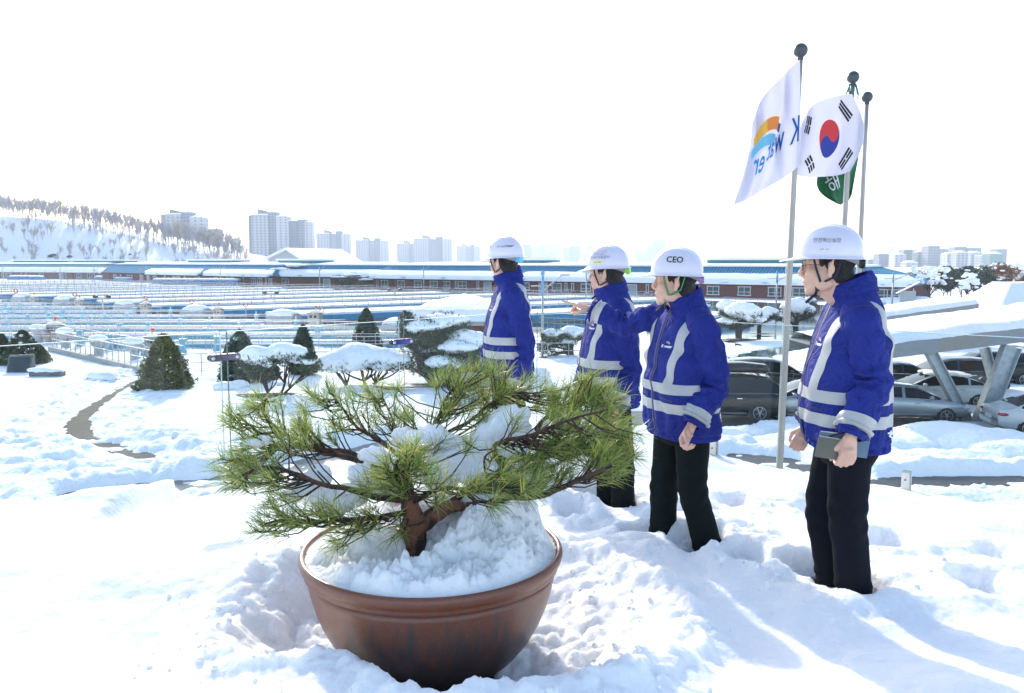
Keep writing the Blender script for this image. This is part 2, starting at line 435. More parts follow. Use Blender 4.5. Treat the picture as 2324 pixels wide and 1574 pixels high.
def yard_h(x, y):
    h = .20 + .16 * fbm(x * .25, y * .25, oct=3) + .10 * fbm(x * .8, y * .8, oct=4)
    dp = pathd(x, y) + .12 * fbm(x * 1.5, y * 1.5)
    wid = .05 + .24 * sstep(38, 29, y)
    h *= .30 + .70 * sstep(.6, 3.0, dp)
    h += .05 * np.exp(-((dp - 1.7) / .6) ** 2) * (1 + billow(x * 1.4, y * 1.4))
    h = h * sstep(wid, wid + .28, dp) - .06 * sstep(wid + .2, wid, dp)
    for pts, w_, sl in ((ROAD, 1.0, .4), (ROAD2, .8, .5), (ROAD3, .9, .4)):
        d = seg_dist(x, y, pts) + .16 * fbm(x * 1.3 + 4, y * 1.3, oct=4)
        h += .10 * np.exp(-((d - w_ - .7) / .5) ** 2) * (1 + billow(x * 1.8, y * 1.8, oct=5))
        h = h * sstep(w_, w_ + sl, d) - .07 * sstep(w_ + sl * .5, w_, d)
    d = seg_dist(x, y, CAMP) + .25 * fbm(x, y)
    h = h * (1 - .85 * sstep(1.3, .6, d))
    dl = seg_dist(x, y, LOT) + .5 * fbm(x * .7, y * .7)
    h = h * (.02 + .98 * sstep(1.9, 3.0, dl)) - .05 * sstep(2.6, 1.9, dl)
    # wheel ruts running across the drive on the left
    rut = sstep(29, 26.5, y) * sstep(-2, -6, x) + sstep(.5, 2, x) * sstep(26.5, 24, y)
    ph = (y - .12 * x) + .25 * fbm(x * .2, y * .5)
    h += rut * .10 * np.sin(ph * 4.2) * (.6 + .5 * fbm(x * .8, y * .8)) + rut * .07 * billow(x * 2.2, y * 2.2, oct=5)
    rgh = np.exp(-((dp - 1.6) / 1.6) ** 2)
    h += rgh * .13 * billow(x * 2.3, y * 2.3 + 3, oct=5)
    return h + .03 * billow(x * 2.5, y * 2.5, oct=4) * sstep(.02, .12, h)
st = .13
xs = np.arange(-24, 40, st); ys = np.arange(13, 62, st)
X, Y = np.meshgrid(xs, ys); H = yard_h(X, Y)
e = np.minimum(np.minimum(X + 24, 40 - X), 62 - Y); H = H * sstep(0, 2, e) + .1 * (1 - sstep(0, 2, e))
grid_mesh('snow_ground', X, Y, GZ + H, SNOWM, kind='structure', label='rutted snow over the garden and drive')
ASPH = mat2('wet_asphalt', (.045, .047, .05), (.075, .075, .075), .6, rough=.5, spec=.25, lo=.3, hi=.7, bump=.03, bscale=60)
mb = MB(); mb.add([(-60, 7, GZ), (60, 7, GZ), (60, 63, GZ), (-60, 63, GZ)], [(0, 1, 2, 3)]); mb.build('asphalt_ground', ASPH, kind='structure', label='wet asphalt under the snow')
PAVE = mat2('path_paving', (.05, .045, .042), (.075, .068, .062), 1.5, rough=.85, lo=.35, hi=.65, bump=.3, spec=.2)
def strip(name, pts, w_, m, lab, z=.014):
    q = MB(); P = [Vector((a, b, 0)) for a, b in pts]; P = dense(P, 6) if len(P) > 2 else P; V = []
    for i, p_ in enumerate(P):
        d = (P[min(i + 1, len(P) - 1)] - P[max(i - 1, 0)]).normalized(); n_ = Vector((-d.y, d.x, 0)) * w_
        V += [p_ + n_ + Vector((0, 0, GZ + z)), p_ - n_ + Vector((0, 0, GZ + z))]
    q.add(V, [(2 * i, 2 * i + 1, 2 * i + 3, 2 * i + 2) for i in range(len(P) - 1)]); return q.build(name, m, kind='structure', label=lab)
BX = 9000
mb = MB()
zf = GZ + .1
for x0, y0, x1, y1 in ((-BX, 61.9, BX, BX), (-BX, -800, -23.9, 61.9), (39.9, -800, BX, 61.9), (-23.9, -800, 39.9, 6.9)):
    mb.add([(x0, y0, zf), (x1, y0, zf), (x1, y1, zf), (x0, y1, zf)], [(0, 1, 2, 3)])
mb.build('snow_field', SNOWF, kind='structure', label='open snow reaching to the horizon')
# bare needle litter under pines
LITT = mat2('needle_litter', (.12, .075, .045), (.06, .04, .03), 2, rough=.95, bump=.5)

strip('path', PATH, .55, PAVE, 'cleared paved garden path curving through the snow')
WETR = mat('wet_road', (.06, .06, .065), .12, var=.2, scale=.5, spec=.5)
strip('road', ROAD, 1.6, WETR, 'wet reflecting drive beyond the terrace')

# crumbs of snow thrown about the pit and the footprints
rs = random.Random(77); mb = MB(); pts_ = []
for _ in range(620):
    if rs.random() < .62:
        a = rs.uniform(0, 2 * pi); r_ = rs.gauss(.86, .16); x, y = POTC.x + r_ * cos(a), POTC.y + r_ * sin(a)
    else:
        fx, fy = rs.choice(FEET[:6]); x, y = fx + rs.gauss(0, .3), fy + rs.gauss(0, .25)
    if math.hypot(x - POTC.x, y - POTC.y) > .58: pts_.append((x, y))
hz = terrace_h(np.array([p[0] for p in pts_]), np.array([p[1] for p in pts_]))
for (x, y), z in zip(pts_, hz):
    s_ = .003 + .012 * rs.random() ** 3; M = Matrix.Rotation(rs.uniform(0, 6), 3, 'Z') @ Matrix.Rotation(rs.uniform(0, 6), 3, 'X'); o_ = len(mb.v)
    mb.ell((x, y, z + s_ * .25), (s_, s_ * rs.uniform(.6, 1), s_ * rs.uniform(.5, .9)), M=M, n=7, m=5)
    for i in range(o_, len(mb.v)): v = Vector(mb.v[i]); c = Vector((x, y, z)); mb.v[i] = tuple(c + (v - c) * (1 + .45 * noise.noise(v * 90)))
mb.build('snow_crumbs', SNOWM, None, True, kind='stuff', label='crumbs of snow scattered round the pit and footprints')
# ================================================================== POT, PINE, SNOW ON THEM
pot = empty('flower_pot', (POTC.x, POTC.y, 0), label='wide brown glazed bowl pot holding the small pine', cat='pot')
def lathe(mb, prof, n=96, mi=0, c=(0, 0)):
    rings = [[Vector((c[0] + r * cos(2 * pi * k / n), c[1] + r * sin(2 * pi * k / n), z)) for k in range(n)] for r, z in prof]
    return mb.loft(rings, False, mi)
GLAZE = bpy.data.materials.new('brown_glaze'); t, p = nodes_of(GLAZE); N = t.nodes; L = t.links
tc = N.new('ShaderNodeTexCoord'); sx = N.new('ShaderNodeSeparateXYZ'); L.new(tc.outputs['Object'], sx.inputs[0])
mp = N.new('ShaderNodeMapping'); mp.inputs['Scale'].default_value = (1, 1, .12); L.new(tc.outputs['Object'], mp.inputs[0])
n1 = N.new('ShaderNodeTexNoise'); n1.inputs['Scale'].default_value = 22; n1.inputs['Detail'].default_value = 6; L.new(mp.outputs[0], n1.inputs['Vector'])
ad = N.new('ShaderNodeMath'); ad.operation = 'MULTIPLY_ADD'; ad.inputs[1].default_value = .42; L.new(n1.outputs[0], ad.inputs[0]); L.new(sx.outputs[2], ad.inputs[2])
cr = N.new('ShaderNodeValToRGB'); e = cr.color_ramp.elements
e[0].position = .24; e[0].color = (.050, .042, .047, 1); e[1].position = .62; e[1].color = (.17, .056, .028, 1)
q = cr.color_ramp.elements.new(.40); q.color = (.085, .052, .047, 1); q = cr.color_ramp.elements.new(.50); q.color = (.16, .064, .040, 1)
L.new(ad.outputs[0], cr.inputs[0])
n2 = N.new('ShaderNodeTexNoise'); n2.inputs['Scale'].default_value = 120; L.new(tc.outputs['Object'], n2.inputs['Vector'])
mm = N.new('ShaderNodeMapRange'); mm.inputs[3].default_value = .75; mm.inputs[4].default_value = 1.25; L.new(n2.outputs[0], mm.inputs[0])
vm = N.new('ShaderNodeVectorMath'); vm.operation = 'SCALE'; L.new(cr.outputs[0], vm.inputs[0]); L.new(mm.outputs[0], vm.inputs['Scale']); L.new(vm.outputs[0], p.inputs['Base Color'])
p.inputs['Roughness'].default_value = .38; p.inputs['Specular IOR Level'].default_value = .6
bp = N.new('ShaderNodeBump'); bp.inputs['Strength'].default_value = .25; bp.inputs['Distance'].default_value = .004; L.new(n1.outputs[0], bp.inputs['Height']); L.new(bp.outputs[0], p.inputs['Normal'])
body = [(0.001, .002), (.22, .002), (.262, .010), (.32, .038), (.375, .078), (.425, .13), (.463, .185), (.490, .24), (.508, .29), (.520, .335), (.527, .362)]
inner = [(.515, .40), (.503, .35), (.49, .30), (.40, .25), (.001, .25)]
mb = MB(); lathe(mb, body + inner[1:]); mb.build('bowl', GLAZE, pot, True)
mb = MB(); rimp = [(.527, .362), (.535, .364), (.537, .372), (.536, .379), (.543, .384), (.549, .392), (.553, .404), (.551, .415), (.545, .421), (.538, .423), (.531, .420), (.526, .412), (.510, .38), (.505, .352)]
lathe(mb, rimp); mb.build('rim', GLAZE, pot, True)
mb = MB(); lathe(mb, [(.505, .345), (.3, .355), (.001, .36)]); mb.build('soil', mat2('soil', (.10, .05, .025), (.03, .018, .01), 25, rough=.95, bump=1.2, bscale=90), pot, True)

pot.scale = (.925, .925, 1.165)
# snow heaped in the pot
stp = .006
xs = np.arange(-.54, .54, stp); X, Y = np.meshgrid(xs, xs); rr = np.hypot(X, Y)
def bump2(cx, cy, rx, ry, h): return h * np.exp(-(((X - cx) / rx) ** 2 + ((Y - cy) / ry) ** 2))
Z = .425 + .02 * fbm(X * 4, Y * 4) + bump2(.25, .0, .13, .13, .13) + bump2(.10, -.15, .11, .10, .10) + bump2(.36, .15, .17, .16, .11) + bump2(.05, .28, .35, .14, .13) + bump2(-.25, .05, .17, .2, .07) + bump2(.33, -.22, .12, .1, .06)
Z += .042 * billow(X * 6, Y * 6, oct=6) + .016 * billow(X * 24 + 3, Y * 24, oct=4) + .006 * billow(X * 60, Y * 60, oct=3)
hole = np.exp(-(((X + .17) / .12) ** 2 + ((Y + .13) / .10) ** 2)) * .15 + np.exp(-(((X + .06) / .10) ** 2 + ((Y + .07) / .11) ** 2)) * .13 + .03 * sstep(-.1, -.4, X)
Z -= hole * (1 + .5 * fbm(X * 12, Y * 12))
Z = Z * sstep(.535, .44, rr) + .415 * (1 - sstep(.535, .44, rr)) + .03 * billow(X * 14, Y * 14) * sstep(.5, .46, rr)
o = grid_mesh('snow_heap', X, Y, Z, SNOW, rr < .530 + .012 * fbm(X * 10, Y * 10), label='lumpy heap of snow filling the wide brown pot', cat='snow')
o.location = (POTC.x, POTC.y, .065); o.scale = (.925, .925, 1)

BARKB = mat2('pine_branch_bark', (.085, .045, .03), (.03, .022, .018), 20, rough=.9, bump=.8, bscale=60)
# ---- the pine
TY = 3.05
pine = empty('pine_tree', Yp(948, 1268, TY), label='small green pine with long needles growing in the brown bowl pot', cat='pine')
P0 = Vector(pine.location)
def PP(u, v, dy=0.): return Yp(u, v, TY + dy) - P0
trunkpts = [PP(950, 1290), PP(947, 1262), PP(940, 1220), PP(938, 1180), PP(930, 1145), PP(922, 1115, -.01), PP(918, 1085, -.02)]
mb = MB()
def barkr(i, m, a, r): return r * (1 + .13 * noise.noise(Vector((cos(a) * 1.6, sin(a) * 1.6, i * .9))) + .06 * sin(5 * a + i))
def rads(n, a, b, e=1.): return [a + (b - a) * (i / (n - 1)) ** e for i in range(n)]
tp = dense(trunkpts, 6); rad = rads(len(tp), .062, .026, .8); rad[0] = .085; rad[1] = .078; rad[2] = .070
mb.tube(tp, rad, 18, fn=barkr)
p2 = dense([PP(940, 1200), PP(985, 1170, .0), PP(1020, 1150, .02), PP(1050, 1150, .03)], 5); mb.tube(p2, rads(len(p2), .04, .02), 12, fn=barkr)
mb.build('trunk', BARK, pine, True)
BR = [  # main limbs: (u, v, dy)...
    ([(1040, 1150, .03), (1100, 1145, 0), (1150, 1130, -.05), (1220, 1128, -.12), (1280, 1105, -.2), (1335, 1080, -.25), (1390, 1058, -.28)], .017, .006),
    ([(990, 1165, 0), (1060, 1120, .1), (1140, 1105, .15), (1210, 1080, .2), (1290, 1040, .25)], .017, .006),
    ([(922, 1115, 0), (890, 1080, .05), (840, 1055, .08), (790, 1040, .1), (740, 1028, .1), (690, 1018, .1), (640, 1010, .08)], .018, .005),
    ([(880, 1075, .05), (800, 1030, .15), (740, 1022, .2), (690, 1010, .2), (640, 985, .15), (590, 985, .1)], .014, .005),
    ([(925, 1135, 0), (860, 1130, -.1), (790, 1110, -.15), (730, 1100, -.2), (670, 1075, -.25), (600, 1060, -.25), (550, 1080, -.25)], .014, .004),
    ([(930, 1160, 0), (860, 1175, -.15), (790, 1180, -.25), (720, 1185, -.28), (650, 1180, -.3), (600, 1190, -.3)], .012, .004),
    ([(918, 1085, 0), (930, 1040, .1), (965, 1000, .2), (990, 960, .28), (1010, 910, .33), (1030, 880, .35)], .016, .005),
    ([(945, 1030, .12), (1000, 990, .25), (1060, 960, .3), (1110, 920, .3), (1150, 885, .3)], .012, .004),
    ([(925, 1050, .1), (860, 1000, .25), (810, 970, .3), (780, 930, .33), (755, 895, .35)], .010, .003),
    ([(880, 1010, .2), (840, 985, .3), (800, 975, .35), (740, 985, .35)], .007, .003),
    ([(930, 1040, .1), (900, 990, .3), (890, 950, .36), (870, 905, .38)], .008, .003),
    ([(1000, 1160, .05), (1100, 1110, .25), (1180, 1050, .35), (1200, 1000, .38), (1240, 950, .4), (1290, 920, .4), (1350, 905, .38)], .024, .006),
    ([(1150, 1075, .1), (1120, 1020, 0), (1150, 1000, -.05), (1200, 990, -.08), (1260, 965, -.1), (1320, 945, -.1), (1380, 930, -.1)], .011, .004),
    ([(1200, 1060, .2), (1260, 1030, .1), (1330, 1010, .05), (1400, 990, 0), (1440, 985, 0)], .010, .003),
    ([(1150, 1130, -.05), (1110, 1100, -.15), (1100, 1040, -.2), (1130, 1020, -.2)], .006, .003),
    ([(925, 1110, -.02), (900, 1080, -.12), (900, 1050, -.2), (930, 1030, -.25)], .010, .004),
    ([(940, 1140, -.02), (1000, 1110, -.15), (1060, 1110, -.22), (1110, 1100, -.28), (1160, 1110, -.3)], .010, .004),
    ([(590, 985, .1), (560, 960, .08), (540, 940, .05)], .006, .003), ([(640, 985, .15), (600, 940, .15), (605, 905, .12)], .006, .003),
]
branch_pts = []
for pts, ra, rb in BR:
    pp = dense([PP(*q) for q in pts], 5); mb = MB(); mb.tube(pp, rads(len(pp), ra, rb), 8, fn=lambda i, m, a, r: r * (1 + .12 * sin(i * 1.7 + a)))
    mb.build('branch', BARKB, pine, True)
    branch_pts += [(q, ra + (rb - ra) * i / len(pp)) for i, q in enumerate(pp)]
CL = [  # foliage masses: u, v, dy, radius u, radius v (px), tufts
    (600, 925, .12, 45, 28, 13), (545, 955, .05, 35, 28, 11), (640, 975, .15, 55, 30, 17), (690, 985, .12, 32, 24, 10), (570, 1010, .05, 50, 28, 15), (530, 1060, -.05, 40, 28, 15), (600, 1055, -.1, 48, 22, 13), (660, 1010, -.02, 36, 28, 12),
    (545, 1100, -.2, 34, 22, 9), (600, 1100, -.25, 40, 24, 11), (640, 1145, -.3, 32, 26, 8), (610, 1190, -.3, 38, 24, 10), (680, 1180, -.3, 46, 16, 11), (745, 1170, -.26, 46, 18, 11), (800, 1195, -.25, 40, 20, 9), (770, 1240, -.25, 18, 20, 4), (860, 1175, -.2, 40, 22, 9), (900, 1200, -.15, 26, 20, 5),
    (745, 895, .35, 48, 26, 15), (800, 920, .33, 36, 24, 9), (770, 955, .32, 30, 24, 7), (865, 900, .37, 44, 22, 14), (880, 945, .35, 40, 26, 13), (840, 965, .3, 22, 16, 4), (700, 925, .3, 16, 16, 3), (930, 960, .3, 25, 22, 5), (740, 1000, .2, 28, 18, 5),
    (905, 1050, -.18, 46, 26, 14), (940, 1030, -.22, 34, 22, 10), (870, 1080, -.12, 40, 24, 10), (960, 1075, -.2, 38, 24, 9), (890, 1118, -.12, 42, 22, 8), (830, 1120, -.15, 26, 20, 5), (985, 1110, -.22, 44, 22, 9), (990, 1140, -.16, 24, 12, 2), (1010, 1010, .1, 14, 14, 2),
    (1010, 865, .34, 34, 24, 10), (1065, 858, .33, 40, 20, 13), (1115, 845, .32, 40, 18, 12), (1040, 905, .32, 46, 24, 14), (1110, 900, .3, 44, 26, 13), (1160, 890, .3, 40, 26, 12), (1000, 940, .3, 30, 20, 8), (1080, 950, .28, 44, 24, 11), (1150, 945, .28, 30, 20, 6), (1215, 880, .35, 34, 20, 8), (1050, 1000, .0, 16, 14, 2), (1080, 1020, -.05, 14, 12, 2),
    (1230, 915, .36, 44, 26, 15), (1290, 905, .38, 40, 24, 14), (1345, 880, .36, 40, 26, 16), (1385, 905, .3, 32, 26, 11), (1330, 930, .3, 44, 26, 17), (1395, 955, .2, 34, 26, 12), (1260, 960, .1, 44, 26, 15), (1320, 985, .05, 46, 26, 16), (1390, 1000, 0, 38, 26, 14), (1240, 1005, .0, 34, 24, 10), (1290, 1030, -.05, 46, 26, 16), (1360, 1040, -.1, 46, 26, 17), (1410, 1045, -.05, 26, 26, 9), (1200, 1055, -.1, 38, 24, 11), (1260, 1075, -.15, 44, 22, 13), (1390, 1075, -.2, 30, 16, 6), (1130, 1090, -.26, 46, 22, 14), (1180, 1110, -.3, 38, 20, 12), (1070, 1100, -.24, 34, 22, 9), (1140, 1045, -.2, 24, 22, 5), (1170, 965, -.05, 20, 14, 3), (1450, 985, 0, 8, 8, 1), (1120, 1140, -.28, 30, 14, 5), (1240, 1100, -.24, 26, 14, 5)]
NEED = bpy.data.materials.new('pine_needles'); t, p = nodes_of(NEED); N = t.nodes; L = t.links
gi = N.new('ShaderNodeNewGeometry'); cr = N.new('ShaderNodeValToRGB'); L.new(gi.outputs['Random Per Island'], cr.inputs[0])
e = cr.color_ramp.elements; e[0].position = 0; e[0].color = (.09, .17, .035, 1); e[1].position = 1; e[1].color = (.62, .52, .14, 1)
q = cr.color_ramp.elements.new(.45); q.color = (.22, .31, .07, 1); q = cr.color_ramp.elements.new(.86); q.color = (.42, .44, .12, 1)
L.new(cr.outputs[0], p.inputs['Base Color']); p.inputs['Roughness'].default_value = .32
tr = N.new('ShaderNodeBsdfTranslucent'); mx = N.new('ShaderNodeMixShader'); mx.inputs[0].default_value = .42
L.new(cr.outputs[0], tr.inputs[0]); L.new(p.outputs[0], mx.inputs[1]); L.new(tr.outputs[0], mx.inputs[2]); L.new(mx.outputs[0], N['Material Output'].inputs[0])
mbn = MB(); mbt = MB(); rr_ = random.Random(3)
bp_np = np.array([list(q[0]) for q in branch_pts])
def tuft(c, d, nn, ln, mb, wid=.0011):
    x, y, d = basis(d)
    for _ in range(nn):
        a = rr_.uniform(0, 2 * pi); s = rr_.uniform(.25, 1.15); t = rr_.uniform(-.045, .012)
        b = c + d * t; k = (d * cos(s) + (x * cos(a) + y * sin(a)) * sin(s)); l = ln * rr_.uniform(.75, 1.15)
        e_ = b + k * l + Vector((0, 0, -.10 * l * rr_.random())); m = b + k * l * .5 + Vector((0, 0, .02 * l))
        sd = k.cross(Vector((rr_.uniform(-1, 1), rr_.uniform(-1, 1), rr_.uniform(-1, 1)))).normalized() * wid
        o = len(mb.v); mb.v += [tuple(b - sd), tuple(b + sd), tuple(m + sd * .9), tuple(m - sd * .9), tuple(e_)]; mb.f += [(o, o + 1, o + 2, o + 3), (o + 3, o + 2, o + 4)]; mb.mi += [0, 0]
for (u, v, dy, ru, rv, n_) in CL:
    for _ in range(int(n_ * (1.0 if u < 1180 else 1.3))):
        while True:
            a, b, c_ = [rr_.uniform(-1, 1) for _ in range(3)]
            if a * a + b * b + c_ * c_ < 1: break
        c = PP(u + a * ru * 1.18, v + b * rv * 1.2, dy + c_ * .12)
        ow = Vector((c.x, c.y * .6, .0)); ow = ow.normalized() * .11 if ow.length > .05 else Vector(); dd = ((bp_np - np.array(c - ow + Vector((rr_.uniform(-.05, .05), rr_.uniform(-.05, .05), -.02)))) ** 2).sum(1); j = int(dd.argmin()); src = Vector(bp_np[j])
        d = (c - src); L0 = d.length
        if L0 > .30: src = c - d * (.30 / L0); d = c - src; L0 = .30
        d = d.normalized() + Vector((rr_.uniform(-.3, .3), rr_.uniform(-.3, .3), .5 + rr_.uniform(-.3, .4)))
        d.normalize()
        mid = (src + c) / 2 + Vector((0, 0, -.02)); pp = [src, mid, c - d * .02, c + d * .01]
        mbt.tube(pp, [.0035, .0028, .0022, .0015], 5)
        tuft(c, d, rr_.randint(17, 27), .094, mbn)
mbt.build('twig', BARKB, pine, True, kind='stuff')
mbn.build('foliage', NEED, pine, label='long yellow tipped green needles')
# snow caught in the pine
def clump(label, spec, amp=.026, freq=15, vox=.008):
    ells = [(Yp(u, v, TY + dy), (rx, ry, rz)) for (u, v, dy, rx, ry, rz) in spec]
    lumps('snow_clump', ells, vox, amp, freq, SNOW, label=label, cat='snow', it=3)
clump('large snow pile caught among the right upper branches of the potted pine', [(1165, 955, .2, .07, .07, .06), (1130, 985, .2, .10, .08, .075), (1180, 985, .22, .06, .06, .05), (1100, 1020, .2, .12, .09, .075), (1040, 1040, .2, .13, .1, .08), (1150, 1030, .2, .10, .08, .07), (1000, 1075, .15, .09, .08, .06), (1090, 1070, .16, .12, .09, .06), (1170, 1060, .18, .07, .06, .05), (960, 1030, .25, .06, .06, .05), (905, 1010, .28, .05, .05, .035)])
clump('snow pile on the branches left of the pine trunk', [(850, 1040, .12, .07, .06, .035), (880, 1070, .1, .07, .06, .05), (820, 1075, .08, .06, .06, .04), (860, 1105, .05, .08, .06, .05), (800, 1125, .0, .07, .06, .035), (890, 1125, .06, .05, .05, .04)])
clump('sagging snow lump low on the left boughs of the pine', [(690, 1105, -.1, .06, .05, .028), (720, 1085, -.08, .05, .05, .03), (720, 1125, -.1, .07, .06, .03), (665, 1125, -.12, .05, .05, .025), (760, 1150, -.12, .07, .05, .03), (780, 1135, -.1, .05, .05, .03)])
clump('loose snow lump on the boughs just above the pine trunk', [(950, 1000, .2, .07, .06, .035), (985, 985, .22, .06, .05, .03), (920, 985, .25, .05, .05, .025), (1020, 1010, .18, .06, .05, .04)])
clump('small snow patch on the far left tip of the pine', [(580, 1005, .0, .045, .04, .018), (600, 1000, .0, .03, .03, .016)], .01)
clump('snow patch lying on the right foliage of the pine', [(1345, 975, .1, .04, .04, .016), (1325, 985, .1, .03, .03, .014)], .01)
clump('thick snow lump hanging behind the right needles of the pine', [(1275, 985, .15, .06, .05, .05), (1255, 970, .15, .04, .04, .03)], .012)
clump('flat snow strip on the lower right limb of the pine', [(1130, 1075, -.1, .05, .05, .018), (1170, 1080, -.1, .06, .05, .02), (1210, 1085, -.1, .05, .04, .018), (1110, 1070, -.08, .04, .04, .015)], .012)
clump('snow wedge in the fork between the trunk and lowest limb', [(1050, 1140, .1, .05, .05, .02), (1075, 1132, .1, .05, .05, .022), (1030, 1148, .1, .03, .03, .016)], .01)
# ================================================================== PEOPLE
SKIN = mat2('skin', (.74, .46, .34), (.66, .38, .28), 9, rough=.5, lo=.3, hi=.7, bump=.12, bscale=160)
SKIN.node_tree.nodes['Principled BSDF'].inputs['Subsurface Weight'].default_value = .12
SKIN.node_tree.nodes['Principled BSDF'].inputs['Subsurface Radius'].default_value = (.02, .008, .004)
LIP = mat('lip_skin', (.42, .16, .13), .5)
HAIR = mat('black_hair', (.018, .014, .012), .55, var=.4, scale=40, bump=.9, bscale=220, stretch=(1, 1, .3))
def fabric(name, col, bs=420, rough=.75, fold=.0, sheen=.04):
    m = mat(name, col, .85, var=.10, scale=9, bump=.16, bscale=bs, spec=.25)
    t = m.node_tree; N = t.nodes; L = t.links; tc = [n for n in N if n.type == 'TEX_COORD'][0]; p = N['Principled BSDF']; b0 = [n for n in N if n.type == 'BUMP'][0]
    n = N.new('ShaderNodeTexNoise'); n.inputs['Scale'].default_value = 11; n.inputs['Detail'].default_value = 3; n.inputs['Distortion'].default_value = 1.6; L.new(tc.outputs['Object'], n.inputs['Vector'])
    b = N.new('ShaderNodeBump'); b.inputs['Strength'].default_value = .8; b.inputs['Distance'].default_value = .05; L.new(n.outputs[0], b.inputs['Height']); L.new(b0.outputs[0], b.inputs['Normal']); L.new(b.outputs[0], p.inputs['Normal']); return m
BLUE = fabric('blue_fabric', (.018, .030, .225))
NAVY = mat('navy_trouser_cloth', (.007, .008, .014), .9, var=.1, scale=5, bump=.12, bscale=300, spec=.15); BLACKG = mat('black_trouser_cloth', (.006, .010, .010), .9, var=.1, scale=5, bump=.12, bscale=300, spec=.15)
TAPE = mat('grey_reflective_tape', (.46, .46, .455), .45, var=.05, scale=7, bump=.12, bscale=260, metal=.05)
ZIPM = mat('zip_cloth', (.015, .016, .12), .5); ZIPT = mat('zip_teeth', (.20, .2, .34), .4)
SHELL = mat('white_helmet_plastic', (.70, .67, .76), .22, var=.015, scale=3, coat=.5)
HARN = mat('grey_harness_plastic', (.25, .25, .27), .5); DSTRAP = mat('dark_strap', (.012, .014, .03), .7); GSTRAP = mat('green_strap', (.08, .5, .12), .6)
INK = mat('black_ink', (.02, .02, .03), .6, var=0); INKB = mat('blue_ink', (.05, .28, .62), .6, var=0); INKG = mat('grey_ink', (.18, .17, .2), .6, var=0); INKO = mat('orange_ink', (.75, .22, .05), .6, var=0)
WHITE = mat('white_print', (.82, .82, .84), .6, var=0); YEL = mat('yellow_label', (.80, .85, .08), .5, var=0); REDI = mat('red_ink', (.7, .05, .03), .5, var=0)
SKYI = mat('light_blue_ink', (.16, .55, .82), .6, var=0)
LENS = bpy.data.materials.new('spectacle_lens'); t, p = nodes_of(LENS); N = t.nodes
tb = N.new('ShaderNodeBsdfTransparent'); gl = N.new('ShaderNodeBsdfGlossy'); gl.inputs['Roughness'].default_value = .03; ms = N.new('ShaderNodeMixShader'); ms.inputs[0].default_value = .14
t.links.new(tb.outputs[0], ms.inputs[1]); t.links.new(gl.outputs[0], ms.inputs[2]); t.links.new(ms.outputs[0], N['Material Output'].inputs[0])
EYEW = mat('eye_white', (.7, .68, .66), .3, var=0)

def xf(mb, M):
    mb.v = [tuple(M @ Vector(p)) for p in mb.v]; return mb
def head_mb(puff=1.0):
    mb = MB()
    mb.ell((0, -.012, .038), (.079, .100, .086), n=24, m=14)
    mb.ell((0, .028, -.045), (.064 * puff, .062, .072), n=20, m=12)
    mb.ell((0, .045, -.088), (.044 * puff, .042, .034), n=16, m=10)          # jaw
    mb.ell((0, .074, -.105), (.022, .018, .019))                             # chin
    for s in (-1, 1):
        mb.ell((s * .040 * puff, .058, -.036), (.028, .030, .032))           # cheek
        mb.ell((s * .054, .015, -.075), (.020 * puff, .036, .028))           # jaw corner
        mb.cap((s * .012, .089, .022), (s * .045, .072, .020), .011, .010)   # brow
        mb.ell((s * .032, .070, .0), (.017, .016, .013))                     # lids
        mb.cap((s * .011, .099, -.040), (s * .012, .092, -.042), .0085, .007)
        # ear: rim, lobe, plate
        ex = s * .080
        M = Matrix.Rotation(s * .28, 3, 'Z') @ Matrix.Rotation(-.18, 3, 'X')
        c0 = Vector((ex, -.012, -.012)); pr = None
        for k in range(13):
            a = radians(-70 + 260 * k / 12); q = Vector((s * .008, -.019 * sin(a) * 1.0 - .002, .031 * cos(a + .35) * 1))
            q = Vector((s * (.009), -.018 * cos(a - pi / 2.2) - 0, .031 * sin(a)))
            q = c0 + M @ q
            if pr is not None: mb.cap(pr, q, .0052, .0052, n=7)
            pr = q
        mb.ell(c0 + M @ Vector((s * .003, -.002, 0)), (.0055, .016, .026), M=M, n=12, m=8)
        mb.ell(c0 + M @ Vector((s * .006, .006, -.028)), (.006, .009, .010), M=M, n=10, m=7)
    mb.cap((0, .087, .010), (0, .107, -.029), .0085, .012)                  # nose
    mb.ell((0, .106, -.033), (.012, .011, .010))
    mb.cap((-.018, .086, -.062), (.018, .086, -.062), .0085); mb.cap((-.010, .091, -.062), (.010, .091, -.062), .0085)
    mb.cap((-.015, .084, -.076), (.015, .084, -.076), .0085); mb.cap((-.007, .088, -.077), (.007, .088, -.077), .009)
    mb.cap((0, .07, -.055), (0, .075, -.09), .022, .018)
    mb.cap((0, -.02, -.04), (0, -.034, -.12), .055, .050, n=16)
    mb.cap((0, .012, -.085), (0, -.028, -.125), .042, .044, n=14)
    return mb
